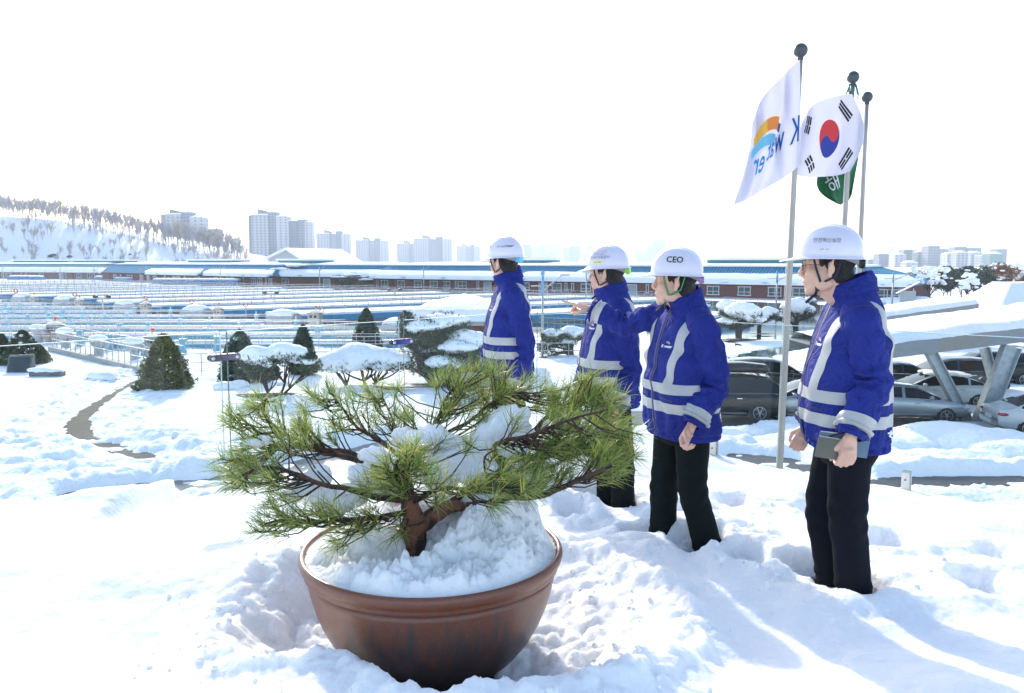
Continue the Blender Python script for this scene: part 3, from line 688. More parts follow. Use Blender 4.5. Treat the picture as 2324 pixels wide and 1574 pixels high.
def hand_mb(mb, wrist, d, n, side, curl=(.5, .5, .55, .6), thumb=(.35, .5), spread=.0, sc=1.0):
    """wrist, finger direction d, palm normal n, side = towards the thumb"""
    d = d.normalized(); n = (n - d * n.dot(d)).normalized(); sd = d.cross(n); sd = sd if sd.dot(side) > 0 else -sd
    w = wrist
    P = lambda a, b, c: w + (d * a + sd * b + n * c) * sc
    for off in (-.026, -.009, .009, .026):
        mb.cap(P(.0, off * .55, .0), P(.082 - abs(off) * .25, off, 0), .015 * sc, .0118 * sc, n=10)
    mb.ell(P(.045, 0, .004), (.030 * sc, .030 * sc, .015 * sc)); mb.ell(P(.035, .02, .012), (.02 * sc, .017 * sc, .015 * sc))
    for i, (off, L) in enumerate(((.030, 1.0), (.0105, 1.08), (-.0095, 1.0), (-.028, .8))):
        c = curl[i]; c = c if hasattr(c, '__len__') else (c, c * 1.15, c * .8)
        p = P(.086 - abs(off) * .2, off, 0); a = 0
        for seg, (ln, r0, r1) in enumerate(((.044, .0092, .0084), (.027, .0084, .0077), (.021, .0077, .0064))):
            a += c[seg]; dr = (d * cos(a) + n * sin(a) + sd * (spread * (1.5 - i))) .normalized()
            q = p + dr * ln * L * sc; mb.cap(p, q, r0 * sc, r1 * sc, n=8); p = q
    p = P(.018, .024, .006); a, b = thumb
    d1 = (d * .75 + sd * .62 + n * a).normalized(); q = p + d1 * .042 * sc; mb.cap(p, q, .0145 * sc, .0108 * sc, n=9)
    d2 = (d * .95 + sd * (.3 - b * .4) + n * (a + b * .5)).normalized(); q2 = q + d2 * .030 * sc; mb.cap(q, q2, .0105 * sc, .0092 * sc, n=9)
    d3 = (d * 1. - sd * .1 * b + n * (a + b * .6)).normalized(); mb.cap(q2, q2 + d3 * .024 * sc, .0092 * sc, .0074 * sc, n=9)
def selip(a, b, th, e=2.5):
    c, s_ = cos(th), sin(th); k = (abs(c / a) ** e + abs(s_ / b) ** e) ** (-1 / e)
    return c * k, s_ * k
TOR = [(.745, .228, .160, -.008), (.76, .236, .168, -.008), (.83, .236, .169, .0), (.95, .234, .170, .006), (1.05, .229, .168, .008), (1.15, .228, .164, .004), (1.25, .226, .151, -.004), (1.32, .214, .128, -.006), (1.365, .190, .115, -.014), (1.40, .160, .104, -.018), (1.435, .122, .090, -.018), (1.462, .098, .083, -.016), (1.48, .080, .078, -.012)]
def interp(tab, z, k):
    for i in range(len(tab) - 1):
        if tab[i][0] <= z <= tab[i + 1][0]:
            f = (z - tab[i][0]) / (tab[i + 1][0] - tab[i][0]); f2 = f
            return tab[i][k] * (1 - f2) + tab[i + 1][k] * f2
    return tab[-1][k] if z > tab[-1][0] else tab[0][k]
def torso_mesh(seed, belly, hem=.745):
    mb = MB(); zs = [hem + (1.48 - hem) * (i / 110) for i in range(111)]; rings = []
    sm = lambda z, k: sum(interp(TOR, z + d, k) for d in (-.012, -.006, 0, .006, .012)) / 5
    for z in zs:
        a, b, cy = sm(z, 1), sm(z, 2), sm(z, 3); bb = 1 + belly * max(0, 1 - ((z - .98) / .22) ** 2)
        ring = []
        for k in range(120):
            x, y = selip(a, b, 2 * pi * k / 120, 2.35)
            if y > 0: y *= bb
            ring.append(Vector((x, y + cy, z)))
        rings.append(ring)
    mb.loft(rings, True); me = mb.mesh('torso')
    def f(p):
        x, y, z = p[:, 0], p[:, 1], p[:, 2]; s = seed * 7.
        th = np.arctan2(y, x); amp = sstep(hem, hem + .06, z) * sstep(1.44, 1.36, z)
        low = .010 * fbm(x * 5 + s, y * 5, z * 2.2 + s, 3)
        dia = .0075 * np.sin((z * 34 + 2.2 * np.sin(th * 2 + s) + 3 * fbm(x * 4 + s, y * 4, z * 3, 2))) * (.25 + .75 * sstep(.0, .5, fbm(x * 4, y * 4 + s, z * 4, 2) + .15))
        vert = .006 * np.sin(th * 13 + 5 * fbm(z * 5 + s, x * 2, y * 2, 2)) * sstep(1.15, .80, z)
        arm = .012 * np.sin(z * 60 + 4 * np.abs(x)) * np.exp(-((np.abs(x) - .2) / .05) ** 2) * np.exp(-((z - 1.22) / .09) ** 2)
        hm_ = -.010 * np.exp(-((z - hem - .027) / .006) ** 2) + .004 * np.sin(th * 24) * np.exp(-((z - hem - .015) / .012) ** 2)
        return (low * 1.5 + dia * 1.1 + vert * 1.2 + arm * .6) * amp + hm_
    displace(me, f); me.polygons.foreach_set('use_smooth', [True] * len(me.polygons)); return me
def catmull(pts, k=12):
    return dense([Vector(p) for p in pts], k)
def sleeve_rings(sh, el, wr, seed, bend=1., fat=1.):
    sh, el, wr = Vector(sh), Vector(el), Vector(wr)
    up1 = sh + (sh - el).normalized() * .05; up1.x *= .62
    pts = catmull([up1, sh.lerp(el, .06), sh.lerp(el, .5), el, el.lerp(wr, .45), el.lerp(wr, .82), wr], 12); m = len(pts)
    inner = ((sh + wr) / 2 - el); inner = inner.normalized() if inner.length > 1e-4 else Vector((0, 1, 0))
    rad = [(0, .042), (.05, .066), (.12, .078), (.22, .084), (.4, .080), (.55, .076), (.7, .072), (.80, .069), (.89, .070), (.94, .062), (.958, .047), (.985, .044), (1., .043)]
    rings = []; up = None; rs = random.Random(seed)
    ph = [rs.uniform(0, 6.28) for _ in range(6)]
    for i, p in enumerate(pts):
        t = i / (m - 1); d = (pts[min(i + 1, m - 1)] - pts[max(i - 1, 0)]).normalized()
        x = basis(d)[0] if up is None else (up - d * up.dot(d)).normalized(); y = d.cross(x); up = x; ring = []
        r0 = interp(rad, t, 1) * (fat + (1 - fat) * float(sstep(.9, .97, t)))
        for k in range(56):
            a = 2 * pi * k / 56; o = x * cos(a) + y * sin(a)
            inn = max(0, o.dot(inner)); e = math.exp(-((t - .52) / .13) ** 2); c = math.exp(-((t - .86) / .06) ** 2); s0 = math.exp(-((t - .2) / .12) ** 2)
            nz = noise.noise(Vector((o.x * 1.3 + seed * 3, o.y * 1.3, t * 6 + o.z)))
            fo = sin(t * 75 + 1.6 * sin(a + ph[0]) + nz * 3)
            w = e * (.35 + .9 * inn * bend) * .25 * fo + c * .17 * sin(t * 120 + 1.5 * sin(a + ph[1]) + 2 * nz) + s0 * .13 * sin(t * 50 + 2.2 * cos(a + ph[2]) + 2 * nz) + .12 * nz + .07 * sin(t * 30 + 3 * sin(a + ph[3]) + 4 * nz)
            w *= .15 + .85 * float(sstep(.12, .34, t))
            if t > .955: w = .055 * sin(a * 14)
            flat = 1 - .16 * e * inn
            ring.append(p + o * r0 * (1 + w) * flat)
        rings.append(ring)
    return rings, pts
def cut(me, planes, off, name, m, parent):
    bm = bmesh.new(); bm.from_mesh(me)
    for co, no in planes:
        bmesh.ops.bisect_plane(bm, geom=bm.verts[:] + bm.edges[:] + bm.faces[:], plane_co=co, plane_no=no, clear_outer=True)
    bm.normal_update()
    for v in bm.verts: v.co += v.normal * off
    r = bmesh.new(); res = bpy.data.meshes.new(name); bm.to_mesh(res); bm.free()
    res.polygons.foreach_set('use_smooth', [True] * len(res.polygons)); res.materials.clear(); res.materials.append(m)
    return link(name, res, parent)
def leg_rings(hip, kn, an, seed, r=(.100, .092, .082, .074, .078)):
    pts = catmull([Vector(hip) + Vector((0, 0, .05)), hip, Vector(hip).lerp(Vector(kn), .5), kn, Vector(kn).lerp(Vector(an), .5), an], 12); m = len(pts); rings = []; up = None
    for i, p in enumerate(pts):
        t = i / (m - 1); d = (pts[min(i + 1, m - 1)] - pts[max(i - 1, 0)]).normalized()
        x = basis(d)[0] if up is None else (up - d * up.dot(d)).normalized(); y = d.cross(x); up = x; ring = []
        q = t * (len(r) - 1); j = min(int(q), len(r) - 2); r0 = r[j] * (1 - q + j) + r[j + 1] * (q - j)
        for k in range(48):
            a = 2 * pi * k / 48; o = x * cos(a) + y * sin(a); nz = noise.noise(Vector((o.x * 1.2 + seed * 5, o.y * 1.2, t * 5)))
            kn_ = math.exp(-((t - .6) / .12) ** 2); lo = math.exp(-((t - .95) / .07) ** 2); up_ = math.exp(-((t - .15) / .12) ** 2)
            w = .05 * kn_ * sin(t * 60 + 2 * sin(a + seed) + 3 * nz) + .06 * lo * sin(t * 90 + 1.5 * sin(a + 1) + 2 * nz) + .03 * up_ * sin(t * 50 + 2 * a) + .07 * nz
            w += .035 * math.exp(-(((a - pi / 2 + pi) % (2 * pi) - pi) / .25) ** 2)
            ring.append(p + o * r0 * (1 + w))
        rings.append(ring)
    return rings
def logo_shapes(sc):
    """arc pair over the words, flat, centred"""
    return [(arcshape(.0, -.55 * sc, 1.0 * sc, 1.22 * sc, radians(35), radians(118), 14, .8), INKO), (arcshape(.12 * sc, -.62 * sc, .72 * sc, .96 * sc, radians(30), radians(118), 12, .8), SKYI)]

def person(key, u, y, z0, alpha, s, head_yaw, head_pitch, hy, larm, rarm, legs, trouser, seed, belly, label, helmet, open_collar=False, glasses=None, lhand='fist', rhand='fist', logo=True, jaw=1.0, lean=0, hem=.745):
    root = empty('person', label=label, cat='person')
    base = Yp(u, 1000, y); base.z = z0
    yaw = pi / 2 + alpha
    root.location = base; root.rotation_euler = (0, 0, yaw); root.scale = (s, s, s)
    Mw = Matrix.Translation(base) @ Matrix.Rotation(yaw, 4, 'Z') @ Matrix.Scale(s, 4); Mi = Mw.inverted()
    W = lambda q: Mi @ Yp(*q)
    # ---------------- joints
    LS, RS = Vector((-.178, .006, 1.352)), Vector((.178, .006, 1.352 if rhand != 'point' else 1.385))
    le, lw = W(larm[0]), W(larm[1]); re, rw = W(rarm[0]), W(rarm[1])
    HC = Vector((0, hy, 1.575)); hs = 1.07
    HM = Matrix.Translation(HC) @ Matrix.Rotation(head_yaw, 4, 'Z') @ Matrix.Rotation(head_pitch, 4, 'X') @ Matrix.Scale(hs, 4)
    hips = [Vector((-.095, .0, .84)), Vector((.095, .0, .84))]
    kn = [W(legs[0][0]), W(legs[1][0])]; an = [W(legs[0][1]), W(legs[1][1])]
    # ---------------- body: one continuous skin
    mb = xf(head_mb(jaw), HM)
    nb = Vector((0, hy * .35, 1.455)); mb.cap(nb, (0, -.025, 1.36), .056, .066, n=14)
    mb.ell((0, -.01, 1.24), (.15, .09, .16)); mb.ell((0, .0, 1.0), (.14, .10, .2)); mb.ell((0, 0, .85), (.15, .10, .12))
    for S, E, Wr in ((LS, le, lw), (RS, re, rw)):
        mb.cap(S * 1, E, .048, .040); mb.cap(E, Wr, .038, .026); mb.cap((0, -.01, 1.34), S, .06, .05)
    for i in (0, 1):
        mb.cap(hips[i], kn[i], .070, .055); mb.cap(kn[i], an[i], .050, .035)
        mb.cap(an[i] + Vector((0, -.04, -.04)), an[i] + Vector((0, .11, -.06)), .034, .026)
    bpoints = {}
    def do_hand(kind, Wr, E, sgn):
        d = (Wr - E).normalized()
        if kind == 'fist': hand_mb(mb, Wr + d * .01, (d * .9 + Vector((0, .15, -.35))), Vector((-sgn * -1.0, -.25, 0)), Vector((0, 1, 0)), curl=((.75, 1.2, .8), (.8, 1.25, .8), (.85, 1.25, .8), (.9, 1.2, .8)), thumb=(.45, .9))
        if kind == 'point':
            dw = Mi.to_3x3() @ Vector((-1, .10, .34)); nw = Mi.to_3x3() @ Vector((-.1, .25, -1)); sw = Mi.to_3x3() @ Vector((0, -1, -.2))
            hand_mb(mb, Wr + d * .005, dw, nw, sw, curl=((-.02, .08, .06), (1.15, 1.3, .9), (1.25, 1.35, .9), (1.3, 1.3, .9)), thumb=(.35, .35), sc=.98)
        if kind == 'hold':
            dw = Mi.to_3x3() @ Vector((-.10, -.03, -.95)); nw = Mi.to_3x3() @ Vector((.1, 1, -.1)); sw = Mi.to_3x3() @ Vector((-1, 0, .1))
            hand_mb(mb, Wr + d * .008, dw, nw, sw, curl=((.65, 1.1, .7), (.7, 1.15, .7), (.75, 1.2, .7), (.8, 1.2, .7)), thumb=(.12, .5), sc=1.0)
    do_hand(lhand, lw, le, -1); do_hand(rhand, rw, re, 1)
    bme = remesh(mb, .0052, None, 2); bme.materials.append(SKIN); link('body', bme, root, label='tan skin')
    # ---------------- face details
    mbm = MB()
    for sg in (-1, 1):
        ey = MB(); ey.ell((sg * .032, .0745, .0), (.0125, .0115, .0052), n=12, m=8); ey.ell((sg * .032, .0835, .0), (.0045, .003, .0045), n=10, m=6, mi=1)
        xf(ey, HM).build('eye', [EYEW, INK], root, True)
        br = MB(); br.tube([Vector((sg * .014, .0985, .0215)), Vector((sg * .030, .092, .026)), Vector((sg * .048, .076, .022))], [.0028, .0036, .002], 6); xf(br, HM).build('eyebrow', HAIR, root, True)
    lp = MB(); lp.tube([Vector((-.019, .0905, -.0685)), Vector((0, .0985, -.0685)), Vector((.019, .0905, -.0685))], [.002, .0035, .002], 6); xf(lp, HM).build('mouth', LIP, root, True)
    # ---------------- hair
    hb = MB(); hb.ell((0, -.014, .040), (.0825, .1015, .089), n=40, m=28); hb.ell((0, -.036, -.040), (.062, .062, .062), n=36, m=24)
    hm = remesh(hb, .005, lambda p: .0015 * fbm(p[:, 0] * 90, p[:, 1] * 90, p[:, 2] * 30, 3), 2)
    bm = bmesh.new(); bm.from_mesh(hm)
    for co, no in (((0, .052, .04), (0, 1, .42)), ((0, -.008, -.035), (0, .93, -.55)), ((0, 0, -.095), (0, .35, -1))):
        bmesh.ops.bisect_plane(bm, geom=bm.verts[:] + bm.edges[:] + bm.faces[:], plane_co=co, plane_no=no, clear_outer=True)
    bm.to_mesh(hm); bm.free(); hm.transform(HM); hm.materials.append(HAIR); link('hair', hm, root)
    sbm = MB()
    for sg in (-1, 1): sbm.ell((sg * .0765, .030, .010), (.0055, .016, .036), M=Matrix.Rotation(sg * -.2, 3, 'Z'), n=10, m=8)
    for sg in (-1, 1):
        q = MB(); q.ell((sg * .0755, .022, .020), (.0045, .012, .026), M=Matrix.Rotation(sg * .2, 3, 'Z'), n=10, m=8); xf(q, HM).build('sideburn', HAIR, root, True)
    # ---------------- hard hat
    hat_tilt = Matrix.Translation((0, -.006, .046)) @ Matrix.Rotation(radians(helmet.get('tilt', 4)), 4, 'X') @ Matrix.Scale(helmet.get('hs', .99), 4)
    HH = HM @ hat_tilt
    hatm = MB(); rings = []
    for i in range(0, 17):
        ph = i / 16 * pi / 2; zz = .116 * sin(ph) ** .96 if i else 0; rr_h = cos(ph) ** .93 if i < 16 else 0.02
        ring = []
        for k in range(72):
            a = 2 * pi * k / 72; x = .103 * rr_h * cos(a); yv = .128 * rr_h * sin(a)
            zr = zz + .006 * math.exp(-(x / .018) ** 2) * min(1, i / 6) + (.005 * math.exp(-((abs(x) - .045) / .008) ** 2) * min(1, i / 8) * (yv > -.09))
            ring.append(Vector((x, yv, zr)))
        rings.append(ring)
    def brim_ring(grow, dz, vis):
        out = []
        for k in range(72):
            a = 2 * pi * k / 72; fr = max(0, sin(a)) ** 3; g = grow + vis * fr
            out.append(Vector(((.103 + grow) * cos(a), (.128 + g) * sin(a), dz - .25 * vis * fr)))
        return out
    outer = [brim_ring(.0, -.010, 0), brim_ring(.004, -.016, .020), brim_ring(.010, -.018, .058), brim_ring(.010, -.022, .058), brim_ring(.003, -.0185, .018), brim_ring(-.003, -.012, 0)]
    inner = [[Vector((v.x * .965, v.y * .965, v.z * .965 - .001)) for v in r] for r in rings]
    hatm.loft(list(reversed(inner)) [:0] + outer[::-1][:0] + [inner[-1]] + inner[::-1][1:] + outer[::-1] + rings, True)
    hatme = xf(hatm, HH).mesh('hard_hat'); hatme.polygons.foreach_set('use_smooth', [True] * len(hatme.polygons)); hatme.materials.append(SHELL)
    hat = link('hard_hat', hatme, root)
    bv = bvh_of([hatme]); H3 = HH.to_3x3().normalized()
    # markings on the left side of the shell, seen by the camera
    def onhat(shape, org, m, nm, yawd=0, off=.0012, up=(0, 0, 1)):
        rt = H3 @ (Matrix.Rotation(radians(yawd), 3, 'Z') @ Vector((0, -1, 0))); upv = H3 @ Vector(up); upv = (upv - rt * upv.dot(rt)).normalized()
        q = MB(); project(q, shape, bv, HH @ Vector(org), rt, upv, off); q.build(nm, m, hat)
    for (kind, arg, org, size, m, yd) in helmet['marks']:
        if kind == 'text': onhat(text_mesh(arg, size, bold=size * (.02 if m is INK else .005)), org, m, 'hat_lettering', yd, .0022)
        if kind == 'rect': onhat(quadgrid(-arg[0] / 2, arg[0] / 2, -arg[1] / 2, arg[1] / 2), org, m, 'hat_sticker', yd, .0012)
        if kind == 'plus':
            onhat(quadgrid(-size / 2, size / 2, -size * .15, size * .15), org, m, 'hat_cross', yd, .0014); onhat(quadgrid(-size * .15, size * .15, -size / 2, size / 2), org, m, 'hat_cross', yd, .0016)
    # head band, ratchet knob, chin strap
    hb = MB(); ring0 = []; 
    arc = [radians(a) for a in range(-168, -11, 6)]
    V = []; 
    for a in arc:
        drop = .030 * (1 - abs(a + pi / 2) / 1.4) ; x = .088 * cos(a); yv = .108 * sin(a) - .004
        V += [Vector((x, yv, .004)), Vector((x, yv, -.014 - max(0, drop) * 1.35)), Vector((x * 1.03, yv * 1.03, -.014 - max(0, drop) * 1.35)), Vector((x * 1.03, yv * 1.03, .004))]
    Fc = [];
    for i in range(len(arc) - 1):
        for j in range(4): Fc.append((i * 4 + j, i * 4 + (j + 1) % 4, i * 4 + 4 + (j + 1) % 4, i * 4 + 4 + j))
    hb.add(V, Fc); xf(hb, HH).build('head_band', HARN, hat, True)
    for a_ in (0,):
        kb = MB(); nn = 18; rg = []
        for dz, r in ((-.010, .0), (-.010, .019), (.0, .020), (.012, .018), (.014, .0)):
            rg.append([Vector(((r * (1 + .09 * cos(k * pi))) * cos(2 * pi * k / nn), -.116 - dz - .006, -.036 + r * (1 + .09 * cos(k * pi)) * sin(2 * pi * k / nn))) for k in range(nn)])
        kb.loft(rg, False); kb.box((0, -.112, -.036), (.05, .014, .026)); xf(kb, HH).build('ratchet_knob', helmet['knob'], hat)
    for sg in (-1, 1):
        st_ = MB(); tm = Vector((sg * .078, .055, .040)); bk = Vector((sg * .080, -.055, .036)); jn = Vector((sg * .066, .026, -.072)); ch = Vector((sg * .010, .050, -.128))
        def ribbon(pts, wdt, mi=0, mb_=st_, off=0.):
            for a_, b_ in zip(pts[:-1], pts[1:]):
                d = (b_ - a_).normalized(); sdv = Vector((sg, 0, 0)).cross(d).normalized(); nrm = d.cross(sdv) * (1 if d.cross(sdv).x * sg > 0 else -1)
                P = [q + sdv * w_ + nrm * n_ + nrm * off for q in (a_, b_) for w_, n_ in ((-wdt, 0), (wdt, 0), (wdt, .0016), (-wdt, .0016))]
                mb_.add(P, [(0, 1, 2, 3), (4, 7, 6, 5), (0, 4, 5, 1), (1, 5, 6, 2), (2, 6, 7, 3), (3, 7, 4, 0)], mi)
        side_ = lambda p_: Vector((p_.x + sg * .004, p_.y, p_.z))
        m1 = Vector((sg * .0815, .044, -.01)); m2 = Vector((sg * .0775, -.030, -.045))
        ribbon([side_(tm), side_(m1), side_(jn)], .0045); ribbon([side_(bk), side_(m2), side_(jn)], .0045)
        ribbon([side_(jn), Vector((sg * .045, .045, -.108)), ch], .005)
        if helmet.get('gstrap'):
            ribbon([side_(tm), side_(m1), side_(jn)], .0016, 1, off=.0018); ribbon([side_(bk), side_(m2), side_(jn)], .0016, 1, off=.0018); ribbon([side_(jn), Vector((sg * .045, .045, -.108)), ch], .0012, 1, off=.0018)
        xf(st_, HM).build('chin_strap', [helmet.get('strap', DSTRAP), GSTRAP], hat)
    bk = MB(); bk.box((-.054, .040, -.092), (.010, .016, .022)); xf(bk, HM).build('strap_buckle', HARN if helmet.get('gstrap') else DSTRAP, hat)
    tl = MB(); tl.bar((-.03, .05, -.118), (-.045, .085, -.150), .004, .011); xf(tl, HM).build('strap_end', DSTRAP, hat)
    if glasses:
        gm = empty_part('eyeglasses', root)
        fr = MB(); 
        for sg in (-1, 1):
            c = Vector((sg * .034, .100, -.004)); pts = [c + Vector((.0235 * cos(a) * 1.0, -.006 * abs(cos(a)) * (1 if cos(a) * sg > 0 else 0), .0165 * sin(a))) for a in [2 * pi * k / 20 for k in range(21)]]
            fr.tube(pts, .0011, 5, cap=False)
            fr.tube([Vector((sg * .058, .094, .002)), Vector((sg * .080, .070, .004)), Vector((sg * .085, .0, .002)), Vector((sg * .082, -.015, -.012))], .0013, 5)
        fr.tube([Vector((-.011, .101, .0)), Vector((0, .104, .003)), Vector((.011, .101, 0))], .0011, 5)
        fo = xf(fr, HM).build('eyeglasses', glasses, root, True)
        for sg in (-1, 1):
            ln = MB(); c = Vector((sg * .034, .099, -.004)); ln.add([c] + [c + Vector((.0225 * cos(a), 0, .0155 * sin(a))) for a in [2 * pi * k / 20 for k in range(20)]], [(0, 1 + k, 1 + (k + 1) % 20) for k in range(20)]); xf(ln, HM).build('lens', LENS, fo)
    # ---------------- jacket
    tme = torso_mesh(seed, belly, hem)
    if lean: tme.transform(Matrix.Translation((0, 0, 0)))
    sl = []
    for i, (S, E, Wr) in enumerate(((LS, le, lw), (RS, re, rw))):
        rings, pts = sleeve_rings(S, E, Wr, seed * 2 + i, fat=.84 if (i == 1 and rhand == 'point') else .97); sl.append(rings)
    jm = MB(); jm.add([v.co.copy() for v in tme.vertices], [tuple(p_.vertices) for p_ in tme.polygons])
    for rings in sl: jm.loft(rings, False)
    # collar
    cm = MB(); gap = .26 if open_collar else .06; nA = 48; cr_ = []
    cen = Vector((0, -.010, 0)); hd = HM @ Vector((0, -.02, -.10)); 
    for j in range(nA + 1):
        th = -pi / 2 + 0; a = pi / 2 + gap + (2 * pi - 2 * gap) * j / nA; fr_ = sin(a)         # fr_=1 front
        zb = 1.445 - .045 * fr_; zt = 1.512 - .040 * fr_ + (.0 if not open_collar else -.004)
        bx, by = .092, .088; tx, ty = (.078, .092) if not open_collar else (.080, .096)
        wob = .003 * sin(a * 5 + seed)
        pin = Vector((tx * cos(a), ty * sin(a) + .018, zt)); pbs = Vector((bx * cos(a), by * sin(a) - .008, zb)); mid = (pin + pbs) / 2 + Vector((cos(a), sin(a), 0)) * (.006 + wob)
        nrm = Vector((cos(a), sin(a), 0)) * .005
        low = Vector((bx * 1.12 * cos(a), by * 1.12 * sin(a) - .010, zb - .02))
        cr_.append([low, pbs + nrm, mid + nrm, pin + nrm, pin + Vector((0, 0, .004)), pin - nrm, mid - nrm, pbs - nrm])
    cm.loft(cr_, True); jm.add(cm.v, cm.f)
    jme = jm.mesh('jacket'); jme.polygons.foreach_set('use_smooth', [True] * len(jme.polygons)); jme.materials.append(BLUE); jk = link('jacket', jme, root)
    if open_collar:
        q = MB(); q.tube([Vector((0, -.012, 1.36)), Vector((0, -.004, 1.43)), Vector((0, .004, 1.475))], [.098, .086, .070], 28); q.build('inner_shirt', mat('dark_teal_knit', (.015, .03, .032), .9, bump=.5, bscale=300), root, True)
    # tapes
    cut(tme, [((0, 0, .993), (0, 0, -1)), ((0, 0, 1.046), (0, 0, 1))], .0028, 'reflective_tape', TAPE, jk)
    cut(tme, [((0, 0, .893), (0, 0, -1)), ((0, 0, .946), (0, 0, 1))], .0028, 'reflective_tape', TAPE, jk)
    for sg in (-1, 1):
        cut(tme, [((0, 0, 1.046), (0, 0, -1)), ((sg * .090, 0, 1.0), (-sg, 0, .10)), ((sg * .142, 0, 1.0), (sg, 0, -.10)), ((0, 0, 1.462), (0, 0, 1))], .0028, 'reflective_tape', TAPE, jk)
    for rings in sl:
        m_ = len(rings); i0, i1 = int(.745 * m_), int(.865 * m_); sub = []
        for r in rings[i0:i1 + 1]:
            c = sum(r, Vector()) / len(r); sub.append([q + (q - c).normalized() * .0030 for q in r])
        q = MB(); q.loft(sub, False); q.build('reflective_tape', TAPE, jk, True)
    # zip down the front
    bvt = bvh_of([tme])
    zp = MB(); V = []
    for k in range(60):
        z = hem + .01 + (1.43 - hem - .01) * k / 59; h = bvt.ray_cast(Vector((0.004 * sin(z * 20), .4, z)), Vector((0, -1, 0)))
        c = h[0] if h[0] is not None else Vector((0, .1, z)); V += [c + Vector((-.010, .002, 0)), c + Vector((.010, .0035, 0))]
    zp.add(V, [(2 * k, 2 * k + 1, 2 * k + 3, 2 * k + 2) for k in range(59)]); zp.build('zip_flap', ZIPM, jk, True)
    zq = MB(); zq.tube([(V[2 * k] + V[2 * k + 1]) / 2 + Vector((.011, .003, 0)) for k in range(60)], .0018, 5); zq.build('zip', ZIPT, jk)
    # seams round the armholes
    for rings in sl:
        r = rings[int(len(rings) * .13)]; c = sum(r, Vector()) / len(r); q = MB(); q.tube([v + (v - c).normalized() * .0005 for v in r] + [r[0]], .0018, 5, cap=False); q.build('armhole_seam', ZIPM, jk)
    # pocket welts
    for sg in (-1, 1):
        pk = MB(); V = []
        for k in range(14):
            x = sg * (.07 + .10 * k / 13); z = .975 - .012 * k / 13 - .002; h = bvt.ray_cast(Vector((x, .4, z)), Vector((0, -1, 0)))
            c = h[0] if h[0] is not None else Vector((x, .1, z)); V += [c + Vector((0, .0045, -.006)), c + Vector((0, .0045, .004))]
        pk.add(V, [(2 * k, 2 * k + 1, 2 * k + 3, 2 * k + 2) for k in range(13)]); pk.build('pocket_flap', ZIPM, jk)
    if logo:   # words and arcs on the wearer's left chest
        org = Vector((-.066, .15, 1.245)); rt = Vector((-1, .12, 0)); up = Vector((0, 0, 1))
        q = MB(); project(q, text_mesh('K water', .021, bold=.0006), bvt, org + Vector((0, 0, -.010)), rt, up, .003); q.build('chest_lettering', WHITE, jk)
        for shp, m_ in logo_shapes(.020):
            q = MB(); project(q, shp, bvt, org + Vector((0, 0, .008)), rt, up, .003); q.build('chest_emblem', m_, jk)
    q = MB(); project(q, text_mesh('한국수자원공사', .052, bold=.0015), bvt, (0, -.2, .85), (1, 0, 0), (0, 0, 1), .004); q.build('back_lettering', WHITE, jk)
    # ---------------- trousers
    tr = MB(); pr = []
    for z, a, b, cy in ((.93, .155, .115, 0), (.86, .170, .125, -.005), (.80, .178, .128, -.01), (.75, .176, .122, -.008), (.70, .15, .10, -.005)):
        pr.append([Vector((selip(a, b, 2 * pi * k / 48, 2.3)[0], selip(a, b, 2 * pi * k / 48, 2.3)[1] + cy, z)) for k in range(48)])
    tr.loft(pr, True)
    for i in (0, 1): tr.loft(leg_rings(hips[i], kn[i], an[i] + Vector((0, -.01, -.02)), seed + i * 3), True)
    tr.build('trousers', trouser, root, True)
    for i in (0, 1):
        sh = MB(); a = an[i]; sh.cap(a + Vector((0, -.05, -.045)), a + Vector((0, .14, -.065)), .050, .040, n=14); sh.build('shoe', mat('black_leather', (.012, .012, .012), .35), root, True)
    return root, Mw
def empty_part(*a): return None

m4, M4 = person('m4', 1918, 3.45, .025, radians(-9), .990, radians(-14), radians(-2), .102,
    [(1978, 866, 3.24), (1930, 993, 3.16)], [(1880, 860, 3.75), (1832, 968, 3.72)],
    [[(1925, 1175, 3.36), (1934, 1342, 3.38)], [(1868, 1150, 3.58), (1886, 1306, 3.60)]], NAVY, 4, .04,
    'person in blue jacket and glasses holding two notebooks at far right', dict(tilt=3, hs=1.0, knob=mat('black_plastic', (.02, .02, .02), .4), marks=[
        ('text', '안전혁신실장', (-.08, .012, .052), .0205, INKG, 0), ('rect', (.036, .014), (-.1, .020, .016), 0, WHITE, 0), ('text', '실장 김현', (-.1, .020, .016), .0095, INKG, 0)]),
    glasses=mat('dark_metal', (.06, .05, .05), .3, metal=.7), lhand='hold', jaw=1.12, hem=.785)
m3, M3 = person('m3', 1547, 4.05, .0, radians(20), .955, radians(-35), radians(0), .06,
    [(1622, 872, 3.86), (1570, 966, 3.80)], [(1418, 736, 4.30), (1342, 702, 4.38)],
    [[(1572, 1110, 3.97), (1606, 1250, 3.96)], [(1508, 1105, 4.16), (1500, 1215, 4.18)]], BLACKG, 3, .08,
    'person with CEO written on the white hard hat, pointing left with an outstretched arm', dict(tilt=2, knob=mat('lilac_plastic', (.42, .25, .5), .4), gstrap=True, strap=DSTRAP, marks=[('text', 'CEO', (-.08, .008, .056), .043, INK, 0)]),
    open_collar=True, rhand='point', lhand='fist')
